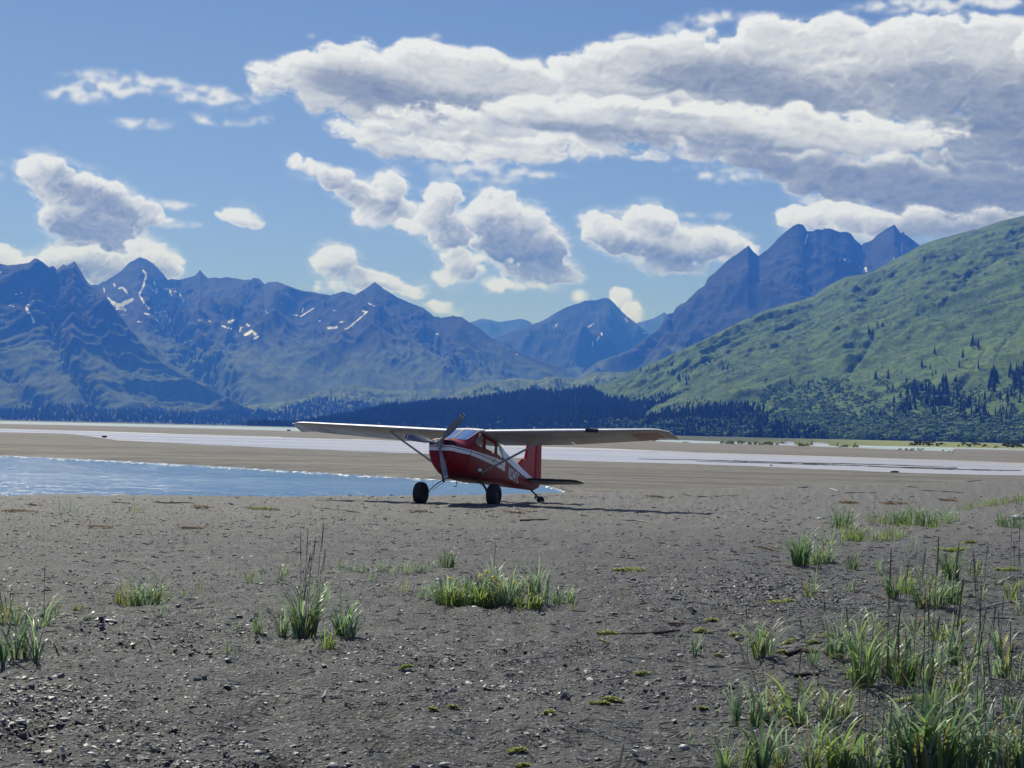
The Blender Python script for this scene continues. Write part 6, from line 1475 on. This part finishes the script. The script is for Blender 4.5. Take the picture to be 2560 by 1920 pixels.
T(698, 1447, 9, 62, 12, M_BLUE, 'thin tall tuft behind the seeded clump with bent tips', curl=1.4); T(714, 1440, 8, 58, 8, M_YEL, 'yellow thin tuft behind the seeded clump')
T(645, 1583, 13, 66, 22, M_DEEP, 'small dark tuft just left of the tall seeded clump'); T(591, 1580, 5, 52, 5, M_BLUE, 'single blue sprout on the open sand, left of centre'); T(568, 1638, 12, 40, 7, M_YEL, 'faint dry sprout on the open sand', lean=.6); T(570, 1632, 4, 54, 3, M_BLUE, 'single upright blade on the open sand')
# tall seeded clump
T(705, 1592, 12, 100, 30, M_BLUE, 'bluish side shoot at the left foot of the seeded clump', curl=.8)
T(760, 1590, 30, 150, 88, M_DEEP, 'tall dark green clump with thin dark seed stalks above it', single=True, lean=.33, curl=.7, mats2=M_BLUE,
  stalks=((-10, 258, 'd', .02), (-2, 268, 'd', .03), (2, 245, 'd', .04), (26, 285, 'd', -.05), (30, 216, 'd', .08), (-14, 205, 'd', .1), (8, 200, 'd', .02)))
T(860, 1590, 26, 118, 62, M_DEEP, 'right shoulder of the seeded clump, leaning right', single=True, lean=.5, curl=.8, mats2=M_BLUE)
T(822, 1613, 22, 60, 40, M_YEL, 'short bright front tuft at the foot of the seeded clump'); T(805, 1500, 18, 95, 10, M_BLUE, 'thin pale arching blades behind the seeded clump', curl=1.4)
# row of small tufts behind
for (u, v, h, n, lab) in [(856, 1424, 38, 18, 'first tuft from the left in the small tuft row'), (880, 1428, 40, 18, 'second tuft of the small tuft row, arching'), (905, 1432, 40, 20, 'third tuft of the small tuft row, broader'), (932, 1453, 46, 16, 'front tuft standing forward of the small tuft row'), (958, 1427, 44, 16, 'fourth tuft of the small tuft row'), (984, 1431, 36, 12, 'fifth tuft of the small tuft row, thin'),
    (1016, 1432, 46, 20, 'first tuft of the second small row'), (1045, 1427, 42, 26, 'dense middle tuft of the second small row'), (1070, 1430, 38, 20, 'last tuft of the second small row'), (1098, 1416, 40, 12, 'pale tuft just left of the round dark tuft'), (1120, 1418, 60, 44, 'round dark tuft ending the small rows, tallest of them')]:
    T(u, v, 14, h, n, M_BLUE if 'dark' not in lab else M_DEEP, lab, curl=1.3)
T(1007, 1482, 20, 46, 16, M_BLUE, 'loose tuft left of the flowered clump', curl=1.2); T(1062, 1496, 18, 56, 22, M_BLUE, 'tuft touching the left end of the flowered clump', curl=1.3)
# centre flowered clump
T(1115, 1510, 30, 92, 74, M_BLUE, 'left wing of the flowered clump with silvery tips', single=False, curl=1.3, mats2=M_YEL); T(1130, 1514, 40, 66, 90, M_YEL, 'bright green low front of the flowered clump, left part', curl=1.5, wide=1.4)
T(1175, 1510, 34, 92, 80, M_DEEP, 'dark middle of the flowered clump', curl=1.2); T(1200, 1518, 36, 70, 80, M_YEL, 'bright arching middle front of the flowered clump', curl=1.6, wide=1.4)
T(1232, 1505, 22, 112, 46, M_BLUE, 'silvery upright part of the flowered clump with one tall spike', curl=.8, stalks=((0, 152, 'd', .04),)); T(1275, 1508, 36, 100, 84, M_BLUE, 'blue grey right middle of the flowered clump', curl=1.0)
T(1325, 1514, 30, 60, 60, M_YEL, 'bright low right end of the flowered clump', curl=1.5, wide=1.4); T(1345, 1508, 26, 100, 56, M_BLUE, 'upright grey blades at the right end of the flowered clump', curl=.5, lean=.3)
T(1390, 1512, 9, 60, 18, M_DEEP, 'small dark tuft right of the flowered clump, left one'); T(1418, 1508, 18, 60, 34, M_BLUE, 'small tuft right of the flowered clump, broader one', curl=1.0); T(1437, 1518, 8, 36, 8, M_YEL, 'dry short tuft beside the small tuft pair')
T(1553, 1499, 8, 58, 5, M_BLUE, 'thin single stemmed sprout on the open gravel, centre right', curl=1.4)
def flower(u, v, hpx, ppm_h, label):
    p = on_ground(u, v); ppm = F_PX / p.y; H = hpx / ppm; root = empty('yellow_flower', p); tag(root, label, 'flower', 'yellow flowers in the middle clump'); gg = np.random.default_rng(int(u + v))
    b = MB(); lx = gg.normal(0, .03); b.tube([(0, 0, 0), (lx * .4, 0, H * .5), (lx, 0, H)], .0025, 5); b.build('stem', M_STEM, root)
    for k in range(7):
        a = gg.uniform(0, 6.283); z = H * gg.uniform(.15, .85); V = [(0, 0, z), (math.cos(a) * .03 - math.sin(a) * .009, math.sin(a) * .03 + math.cos(a) * .009, z + .015), (math.cos(a) * .07, math.sin(a) * .07, z + .018), (math.cos(a) * .03 + math.sin(a) * .009, math.sin(a) * .03 - math.cos(a) * .009, z + .015)]
        b = MB(); b.add(V, [(0, 1, 2, 3)]); b.build('leaf', M_LEAFY, root)
    b = MB()
    for k in range(9):
        a = 2 * math.pi * k / 9; c, s = math.cos(a), math.sin(a); r1 = .026; tz = .008
        def rot(x, y, z): return (lx + x, y - z * .6, H + z + y * .5)
        b.add([rot(0, 0, 0), rot(c * r1 * .6 - s * .006, s * r1 * .6 + c * .006, tz * .4), rot(c * r1, s * r1, -tz), rot(c * r1 * .6 + s * .006, s * r1 * .6 - c * .006, tz * .4)], [(0, 1, 2, 3)])
    b.build('petals', M_PETAL, root); b = MB(); b.lathe([(-.003, .004), (.003, .008), (.007, .004)], (lx, -.004, H), (0, -.5, .8), 10); b.build('flower_head', M_BW, root)
for u, v, h, lab in [(1106, 1506, 36, 'lowest yellow flower at the left end of the clump'), (1142, 1505, 58, 'greenish yellow flower in the left part of the clump'), (1204, 1506, 66, 'left flower of the high group in the clump'), (1217, 1506, 76, 'topmost yellow flower of the clump'), (1229, 1508, 64, 'yellow flower just right of the topmost'), (1238, 1508, 56, 'yellow flower low in the high group'), (1225, 1508, 54, 'yellow flower under the topmost one'), (1303, 1508, 52, 'separate yellow flower in the right part of the clump')]: flower(u, v, h, 0, lab)
# sandwort mats and little bright plants
def mat_plant(u, v, wpx, label, h=7, m=None, cat='plant', group='low yellow green mats on the sand', n=None, name='sandwort_mat', dep=.45):
    p = on_ground(u, v); ppm = F_PX / p.y; R = wpx / 2 / ppm; gg = np.random.default_rng(int(u * 3 + v)); V = []; F = []; n = n or int(wpx * 1.7)
    for k in range(n):
        rr = math.sqrt(gg.random()); a = gg.uniform(0, 6.283); bx, by = rr * R * math.cos(a) * (1 + .2 * math.sin(3 * a)), rr * R * dep * math.sin(a); z = float(ground_z(np.array([p.x + bx]), np.array([p.y + by]))[0]) - p.z; H = 1.35 * h / ppm * gg.uniform(.4, 1.3) * (1.15 - .6 * rr)
        for q in range(4):
            az = gg.uniform(0, 6.283); L = .016 * gg.uniform(.7, 1.4) * max(1, 3.8 / ppm / .012); c, s = math.cos(az), math.sin(az); zz_ = z + H * gg.uniform(.3, 1); b0 = len(V)
            V += [(bx, by, zz_), (bx + c * L * .5 - s * L * .35, by + s * L * .5 + c * L * .35, zz_ + L * .3), (bx + c * L, by + s * L, zz_ + L * .15), (bx + c * L * .5 + s * L * .35, by + s * L * .5 - c * L * .35, zz_ + L * .3)]; F.append((b0, b0 + 1, b0 + 2, b0 + 3))
    o = link(name, np_mesh(name, V, np.array(F), None, smooth=False), m or M_MATT, None, p); o['kind'] = 'thing'; tag(o, label, cat, group); return o
for a in [(1572, 1428, 78, 'long yellow green mat alone on the gravel right of the flowers'), (1521, 1587, 54, 'mat at the left end of the dark log'), (1513, 1611, 36, 'small mat just below the one by the log'), (1015, 1670, 36, 'mat alone on the sand below the seeded clump'), (1606, 1688, 34, 'small mat right of the thin pale stick'), (1500, 1762, 50, 'left part of the low mat near the tall grass'), (1530, 1752, 50, 'right higher part of the low mat near the tall grass'),
    (1083, 1777, 22, 'first tiny sprig mat low in the middle'), (1133, 1777, 22, 'second tiny sprig mat low in the middle'), (1370, 1782, 28, 'small slanting mat right of the tiny sprigs'), (1294, 1879, 48, 'curved mat near the bottom edge'), (1236, 1918, 30, 'leafy mat cut by the bottom edge, left'), (1306, 1918, 26, 'leafy mat cut by the bottom edge, right'), (1952, 1505, 66, 'mat in the stony patch under the grass belt'), (1755, 1580, 50, 'mat behind the lone blue shoot'), (1778, 1555, 34, 'thin mat further behind the lone blue shoot'),
    (1840, 1592, 30, 'mat left of the round stone'), (1795, 1641, 16, 'tiny bright rosette on the sand'), (1968, 1610, 44, 'mat among the driftwood roots, left'), (2030, 1608, 34, 'mat among the driftwood roots, right'), (2065, 1594, 50, 'mat behind the driftwood roots'), (1955, 1640, 30, 'flat mat in front of the driftwood roots'), (2402, 1560, 44, 'mat in the loose grass near the right edge'), (2520, 1428, 60, 'wide mat at the right edge behind the stones'), (2382, 1380, 80, 'mat in front of the green belt, wide'), (2425, 1358, 34, 'small mat in front of the green belt'),
    (2290, 1748, 110, 'large mat under the tall grass'), (1758, 1775, 18, 'tiny reddish green rosette left of the tall grass')]: mat_plant(*a)
mat_plant(194, 1532, 26, 'bright green leafy seedling left of the upright stone', 20, n=40); mat_plant(219, 1556, 20, 'small leafy seedling just below the bright one', 12, M_LEAFY, n=26)
for a in [(45, 1280, 90, 'rusty moss patch at the left edge of the bank'), (506, 1270, 56, 'rusty moss patch by the bank, left of the aircraft'), (660, 1276, 70, 'rusty moss under the pale grass by the bank'), (1050, 1281, 50, 'brown moss hump in front of the left main wheel'), (480, 1322, 60, 'faint brown moss patch on the gravel'), (250, 1318, 60, 'faint brown moss on the pale sand at the left'), (2120, 1259, 50, 'rusty moss patch right of the aircraft, left one'), (2235, 1259, 66, 'rusty moss patch right of the aircraft, middle one'), (2368, 1253, 52, 'rusty moss patch in front of the green strip'),
    (1290, 1281, 60, 'brown moss just in the aircraft shadow'), (1640, 1245, 50, 'reddish moss smear on the bank right of the tail'), (1916, 1373, 40, 'brown moss patch near the grass belt')]: mat_plant(*a, 3.2, M_MOSS, 'moss', 'moss patches on the bank', int(a[2] * 1.1), 'moss_patch', .8)
for (u, v, w, h, n, m, lab) in [(170, 1280, 26, 34, 16, M_BLUE, 'faint grey grass on the bank at the left'), (336, 1282, 14, 40, 12, M_YEL, 'pale sprout standing up on the left bank'), (352, 1284, 7, 36, 5, M_BLUE, 'white tipped sprout on the left bank'), (640, 1276, 22, 26, 26, M_YEL, 'pale grass over the rusty moss on the bank, left half'), (680, 1276, 22, 26, 24, M_YEL, 'pale grass over the rusty moss on the bank, right half'), (720, 1283, 16, 22, 10, M_YEL, 'thin grass right of the pale grass on the bank'),
    (1712, 1246, 22, 12, 20, M_YEL, 'yellow litter grass on the bank right of the tail'), (1850, 1240, 34, 14, 26, M_YEL, 'yellow grass streak on the bank line'), (1985, 1262, 26, 14, 14, M_YEL, 'dry tuft by the small dark twig'), (1965, 1372, 20, 24, 12, M_BLUE, 'faint small tuft before the grass belt')]: T(u, v, w, h, n, m, lab)
# grass belt on the right
T(2000, 1413, 22, 92, 70, M_DEEP, 'dark upright clump at the left end of the grass belt', single=False, lean=.35, curl=.7); T(2030, 1410, 22, 62, 46, M_DEEP, 'lower right half of the dark end clump'); T(2062, 1408, 26, 70, 54, M_BLUE, 'blue clump next to the dark end clump', curl=1.1)
T(2130, 1424, 16, 56, 34, M_DEEP, 'short dark tuft in front of the grass belt'); T(2104, 1320, 30, 66, 70, M_DEEP, 'rounded dark clump at the top left of the belt'); T(2130, 1352, 34, 58, 60, M_YEL, 'yellow green skirt below the rounded clump'); T(2080, 1362, 30, 50, 44, M_BLUE, 'grey green grass left of the yellow skirt')
T(2180, 1352, 34, 40, 50, M_YEL, 'low yellow grass in the middle of the belt, left'); T(2228, 1348, 34, 40, 50, M_YEL, 'low yellow grass in the middle of the belt, right'); T(2250, 1342, 30, 36, 34, M_BLUE, 'blue low grass under the middle of the belt'); T(2196, 1310, 30, 40, 44, M_YEL, 'bright low grass behind the middle of the belt')
T(2240, 1312, 28, 52, 60, M_DEEP, 'first clump of the far row in the belt'); T(2282, 1312, 28, 62, 70, M_DEEP, 'second and tallest clump of the far row in the belt'); T(2322, 1314, 26, 60, 64, M_DEEP, 'third dark clump of the far row in the belt'); T(2362, 1308, 26, 52, 56, M_BLUE, 'fourth clump of the far row in the belt'); T(2385, 1306, 16, 40, 26, M_BLUE, 'last thin clump of the far row in the belt'); T(2300, 1316, 60, 28, 80, M_YEL, 'bright undergrowth below the far row of the belt')
for i, (u, v) in enumerate([(2412, 1274), (2440, 1269), (2468, 1265), (2496, 1262), (2524, 1258), (2552, 1254), (2585, 1250)]): T(u, v, 22, 24, 46, M_YEL, ['left end', 'second part', 'third part', 'middle part', 'fifth part', 'part at the picture edge', 'part beyond the picture edge'][i] + ' of the pale yellow green grass strip')
T(2505, 1318, 14, 56, 34, M_DEEP, 'dark tuft left of the white boulder'); T(2540, 1320, 22, 50, 44, M_DEEP, 'dark tuft in front of the white boulder'); T(2562, 1300, 10, 70, 18, M_BLUE, 'tall tuft right of the white boulder'); T(2548, 1262, 8, 44, 10, M_DEEP, 'thin dark tuft behind the white boulder')
# loose grass on the right slope
for (u, v, w, h, n, m, st, lab) in [(2027, 1490, 16, 56, 20, M_YEL, (), 'thin tuft in the stony patch'), (2040, 1486, 5, 70, 4, M_BLUE, ((0, 88, 'd', .02),), 'thin spike in the stony patch'), (2200, 1432, 14, 46, 20, M_BLUE, (), 'small tuft between belt and loose grass'), (2285, 1378, 12, 40, 10, M_BLUE, (), 'thin blue blades before the belt'), (2234, 1496, 16, 90, 34, M_DEEP, (), 'left tuft of the loose grass'), (2268, 1486, 20, 74, 34, M_YEL, (), 'yellow tuft of the loose grass, left middle'), (2310, 1512, 22, 86, 42, M_DEEP, (), 'middle tuft of the loose grass'), (2345, 1524, 18, 80, 34, M_BLUE, ((8, 120, 'd', .03),), 'middle spiked tuft of the loose grass'),
    (2378, 1518, 20, 92, 44, M_DEEP, (), 'right dense tuft of the loose grass'), (2378, 1452, 18, 92, 50, M_DEEP, (), 'tall tuft behind the loose grass'), (2362, 1432, 14, 50, 20, M_YEL, (), 'yellow fringe of the tall tuft behind'), (2402, 1512, 10, 50, 14, M_YEL, (), 'thin right fringe of the loose grass'), (2256, 1470, 14, 46, 20, M_BLUE, (), 'blue back tuft of the loose grass'), (2460, 1500, 6, 60, 6, M_BLUE, ((0, 138, 'd', .02),), 'single seed spike right of the loose grass'), (2530, 1506, 14, 90, 22, M_YEL, ((-6, 180, 'd', .03), (6, 150, 't', .04), (12, 205, 'd', .02)), 'tall seed spikes at the right edge'), (2552, 1530, 12, 70, 16, M_BLUE, ((0, 160, 'd', .03),), 'second group of seed spikes at the right edge'), (2488, 1468, 6, 66, 6, M_DEEP, (), 'thin dark shoot near the mat at the right edge')]:
    T(u, v, w, h, n, m, lab, stalks=st)
# foreground grass
def F_(u, v, w, h, n, m, lab, m2=None, st=(), **k): T(u, v, w, h, n, m, lab, single=True, mats2=m2, stalks=st, **k)
F_(1737, 1640, 6, 84, 14, M_BLUE, 'lone blue shoot with a bare stem and arching leaves', lean=.5, curl=1.3)
F_(1898, 1645, 15, 128, 34, M_BLUE, 'blue grass clump by the round stone', M_YEL, ((-30, 130, 'd', -.1),)); F_(1922, 1642, 10, 120, 16, M_BLUE, 'right half of the blue clump by the round stone')
F_(2034, 1675, 9, 72, 14, M_DEEP, 'thin dark shoot before the driftwood root', None, ((-14, 130, 'd', -.12),)); F_(2090, 1645, 18, 130, 30, M_BLUE, 'tall arching clump behind the driftwood root', M_DEEP, ((-20, 150, 'd', -.05),), curl=1.2); F_(2140, 1640, 18, 125, 30, M_BLUE, 'silvery clump right of the driftwood root', M_YEL, (), curl=.8)
F_(2160, 1722, 26, 190, 44, M_DEEP, 'large arching clump in the middle of the foreground grass', M_YEL, ((60, 260, 'd', .03), (-30, 200, 'd', -.1)), curl=1.0); F_(2215, 1700, 22, 160, 34, M_BLUE, 'grey green clump right of the large arching one', M_DEEP, ((0, 330, 't', .02), (12, 300, 'd', .03)))
F_(2262, 1720, 22, 170, 36, M_DEEP, 'dark clump under the tan seed heads', M_YEL, ((66, 380, 't', .01), (90, 360, 't', .02), (20, 350, 'd', .02))); F_(2310, 1712, 20, 150, 30, M_BLUE, 'pale clump right of the tan seed heads', M_YEL, ((10, 250, 'd', .05),))
F_(2382, 1668, 18, 132, 40, M_DEEP, 'dense green clump on the right behind the seed stalks', M_BLUE, (), lean=.4); F_(2420, 1700, 22, 100, 24, M_BLUE, 'low arching blue clump on the right', M_YEL, (), curl=1.4); F_(2445, 1640, 14, 90, 14, M_BLUE, 'thin silvery clump on the right'); F_(2504, 1715, 12, 150, 20, M_BLUE, 'tall blue shoot near the right edge', M_DEEP, ((-2, 190, 'd', .02),), curl=1.4); F_(2500, 1640, 12, 130, 16, M_BLUE, 'thin arching clump near the right edge', None, ((0, 150, 'd', .03),))
F_(1838, 1816, 7, 132, 14, M_DEEP, 'slender dark shoot at the left of the foreground grass', M_BLUE, (), lean=.3); F_(1886, 1822, 9, 150, 18, M_DEEP, 'slanting shoots beside the slender dark one', M_BLUE, ((20, 210, 'p', -.3),), lean=.5); F_(1915, 1812, 8, 150, 14, M_BLUE, 'thin pale shoots behind the slanting ones'); F_(1947, 1792, 10, 92, 20, M_YEL, 'short yellow shoots in the foreground grass'); F_(1992, 1820, 18, 150, 36, M_BLUE, 'fan shaped clump in the foreground grass', M_YEL, ((0, 200, 'd', .01),), lean=.6, curl=1.1)
F_(1640 + 430, 1810, 16, 130, 26, M_BLUE, 'dark clump right of the fan shaped one', M_DEEP, (), curl=.8); F_(2110, 1800, 18, 110, 24, M_YEL, 'loose yellow clump in front of the large arching one', M_BLUE)
F_(1812, 1932, 16, 120, 26, M_BLUE, 'clump at the bottom edge, furthest left', M_YEL, ((2, 150, 'p', .1),)); F_(1862, 1936, 18, 100, 26, M_YEL, 'yellow clump at the bottom edge, left', M_DEEP); F_(1905, 1930, 14, 200, 26, M_DEEP, 'tall dark clump at the bottom edge beside the yellow one', M_BLUE, (), lean=.35); F_(1950, 1934, 20, 130, 30, M_BLUE, 'broad pale clump at the bottom edge', M_YEL)
F_(2030, 1938, 24, 150, 34, M_BLUE, 'blue clump at the bottom edge left of the pale seed heads', M_YEL, (), curl=1.2); F_(2085, 1925, 20, 190, 30, M_YEL, 'clump of arching blades before the pale seed heads', M_DEEP, ((60, 320, 'p', .02), (90, 290, 'p', .05), (76, 250, 'd', .02)), curl=1.2); F_(2120, 1942, 14, 170, 18, M_DEEP, 'dark broad blades below the pale seed heads', None, (), wide=1.7)
F_(2180, 1938, 24, 150, 30, M_BLUE, 'drooping clump right of the pale seed heads', M_YEL, (), curl=1.5); F_(2235, 1936, 20, 160, 30, M_DEEP, 'dark stems under the tall brown spikes', M_BLUE, ((-12, 420, 'd', .01), (12, 360, 't', -.02), (-30, 330, 'd', -.03), (28, 300, 't', .05)))
F_(2295, 1945, 30, 230, 44, M_DEEP, 'big broad bladed green clump at the bottom, left half', M_BLUE, ((10, 470, 'd', .02),), wide=1.9, lean=.3, curl=.5); F_(2350, 1948, 30, 220, 44, M_DEEP, 'big broad bladed green clump at the bottom, right half', M_YEL, ((-6, 500, 't', .0), (40, 420, 'd', .04)), wide=1.9, lean=.32, curl=.5)
F_(2410, 1940, 26, 190, 36, M_DEEP, 'broad blades right of the big green clump', M_BLUE, ((30, 480, 'd', .02),), wide=1.6, curl=.8); F_(2465, 1930, 20, 190, 28, M_BLUE, 'tall blue clump near the lower right corner', M_DEEP, ((0, 540, 'd', .01), (22, 300, 'd', .03))); F_(2515, 1940, 24, 150, 30, M_BLUE, 'pale drooping clump near the lower right corner', M_YEL, ((-20, 330, 'd', .04),), curl=1.4); F_(2556, 1935, 18, 180, 24, M_DEEP, 'dark clump in the lower right corner', M_BLUE, ((-6, 340, 'd', .03),))
F_(2330, 1800, 26, 140, 34, M_DEEP, 'dense back row of the lower right grass, left', M_YEL, ((6, 300, 'd', .02), (-20, 260, 'd', .03))); F_(2390, 1800, 24, 140, 30, M_BLUE, 'dense back row of the lower right grass, middle', M_DEEP, ((16, 260, 'd', .03),)); F_(2450, 1790, 20, 120, 24, M_BLUE, 'dense back row of the lower right grass, right', M_YEL, ((6, 280, 'd', .02),)); F_(2530, 1800, 20, 110, 18, M_BLUE, 'thin grass above the lower right corner', M_YEL, ((-10, 240, 'd', .03),))
F_(1722, 1862, 6, 56, 7, M_BLUE, 'small sprout behind the round grey cobble'); T(1640, 1870, 30, 22, 12, M_YEL, 'flattened straw left of the round grey cobble', lean=1.3)
EX = [(2130, 1560, 70), (2185, 1580, 84), (2240, 1600, 80), (2300, 1590, 92), (2350, 1610, 88), (2420, 1590, 70), (2190, 1650, 96), (2250, 1660, 110), (2330, 1680, 116), (2400, 1730, 104), (2470, 1700, 90), (1880, 1730, 44), (2010, 1740, 70), (2050, 1860, 100), (2160, 1860, 120), (2220, 1840, 126), (2280, 1870, 130), (2370, 1870, 140), (2440, 1860, 120), (2500, 1870, 104), (1960, 1870, 80), (2120, 1480, 44), (2290, 1440, 52), (2330, 1460, 60), (2440, 1440, 50), (1930, 1690, 40), (2540, 1740, 90), (2140, 1700, 100)]
SIDE = ['grey leaved', 'loosely arching', 'thin yellowing', 'upright pale', 'half flattened']; NEAR = lambda u, v: 'behind the big bottom clump' if v > 1820 else 'between the arching clumps' if v > 1640 else 'below the loose grass' if v > 1540 else 'around the loose grass'
for i, (u, v, h) in enumerate(EX): T(u, v, 16 + h * .1, h, 13 + i % 5 * 2, [M_BLUE, M_BLUE, M_YEL, M_BLUE, M_YEL][i % 5], f'{SIDE[i % 5]} filler tuft {NEAR(u, v)}, ' + ['lower', 'upper'][i % 2] + ' ' + ['left', 'middle', 'right'][0 if u < 2170 else 1 if u < 2360 else 2] + ' part', curl=1.1, lean=.55)
# pale seed head sticking up at the bottom edge and its stem
p = on_ground(1543, 1952); pp = F_PX / p.y; root = empty('seed_spike', p); tag(root, 'single pale seed head rising from the bottom edge', 'seed head'); stalk(np.random.default_rng(3), (0, 0, 0), 96 / pp, 0, .02, M_PALEST, root, 0, 'stem', M_PALEST, 1.3, .62)
# dark strips of drift in the wet flat
M_DRIFT = mat_plain('dark_weed_line', c4(.006, .006, .006), 1.0)
def drift(pts, wpx, label):
    P = on_plane(np.array([a for a, b_ in pts], float), np.array([b_ for a, b_ in pts], float), -.74); gg = np.random.default_rng(int(pts[0][0])); V = []; n = int((pts[-1][0] - pts[0][0]) / 5)
    tt = np.linspace(0, 1, n); L = np.linspace(0, 1, len(P)); cx_ = np.interp(tt, L, P[:, 0]); cy_ = np.interp(tt, L, P[:, 1])
    w = .9 * wpx * np.interp(tt, [0, .2, .8, 1], [.2, 1, 1, .1]) * (.45 + 1.1 * np.abs(fbm(tt * n / 9, tt * 0, 4, int(pts[0][0])) * 2)); ppm = (F_PX * 2.5 / cy_ ** 2); cy_ = cy_ + fbm(tt * n / 14, tt * 0 + 4, 3, 8) * 3.0 * 1.0
    for k in range(n): V += [(cx_[k], cy_[k] - w[k] / ppm[k] * .5, -.80), (cx_[k], cy_[k], -.755), (cx_[k], cy_[k] + w[k] / ppm[k] * .5, -.78)]
    q = [(3 * i + a, 3 * i + a + 1, 3 * i + a + 4, 3 * i + a + 3) for i in range(n - 1) for a in (0, 1)]
    o = link('drift_line', np_mesh('drift_line', V, np.array([f[::-1] for f in q]), None), M_DRIFT); tag(o, label, 'drift line', 'dark drift lines on the wet flat')
drift([(1596, 1146), (1800, 1150), (1979, 1155.5), (2130, 1158.5), (2267, 1162.5), (2395, 1168)], 2.6, 'upper long thin dark drift line across the wet flat'); drift([(1740, 1152), (1979, 1158), (2150, 1163), (2314, 1170), (2482, 1174), (2556, 1175)], 3.4, 'lower thick dark drift line across the wet flat'); drift([(2170, 1165), (2300, 1167.5), (2400, 1170)], 2.0, 'short dark drift line between the two long ones')
for (u, v, w, h, lab) in [(261, 1093, 14, 5, 'dark stump of driftwood on the point of the sandbar'), (722, 1077, 10, 4, 'dark lump by the far water beside the wing tip'), (1928, 1164, 6, 3, 'tiny dark stone in the second channel'), (2237, 1181, 22, 5, 'dark flat snag at the water edge right of centre')]:
    V_, F2_ = round_proto(int(u), .5); p = on_plane(u, v, -.62); s = w * p[1] / F_PX; o = link('snag', np_mesh('snag', V_, None, F2_), M_DRIFT, None, (p[0], p[1], -.62 + h * .3 * p[1] / F_PX)); o.scale = (s, s, max(s * h / w * 2.2, .05)); tag(o, lab, 'driftwood')
# ------------------------------------------------------------------ air
hz = MB().box((0, 7900, 570), (30000, 17000, 1146))
ho = hz.build('haze', None, smooth=False)
hm = bpy.data.materials.new('haze'); hm.use_nodes = True; T = hm.node_tree; T.nodes.clear()
pv = T.nodes.new('ShaderNodeVolumePrincipled'); pv.inputs['Color'].default_value = HAZE_COLOR
pv.inputs['Absorption Color'].default_value = (1, 1, 1, 1)
pv.inputs['Density'].default_value = HAZE_DENSITY; pv.inputs['Anisotropy'].default_value = 0.1
oo = T.nodes.new('ShaderNodeOutputMaterial'); T.links.new(pv.outputs[0], oo.inputs['Volume'])
ho.data.materials.append(hm); ho['kind'] = 'stuff'
ho['label'] = 'thin blue haze hanging between the shore and the far mountains'
hm.cycles.homogeneous_volume = True
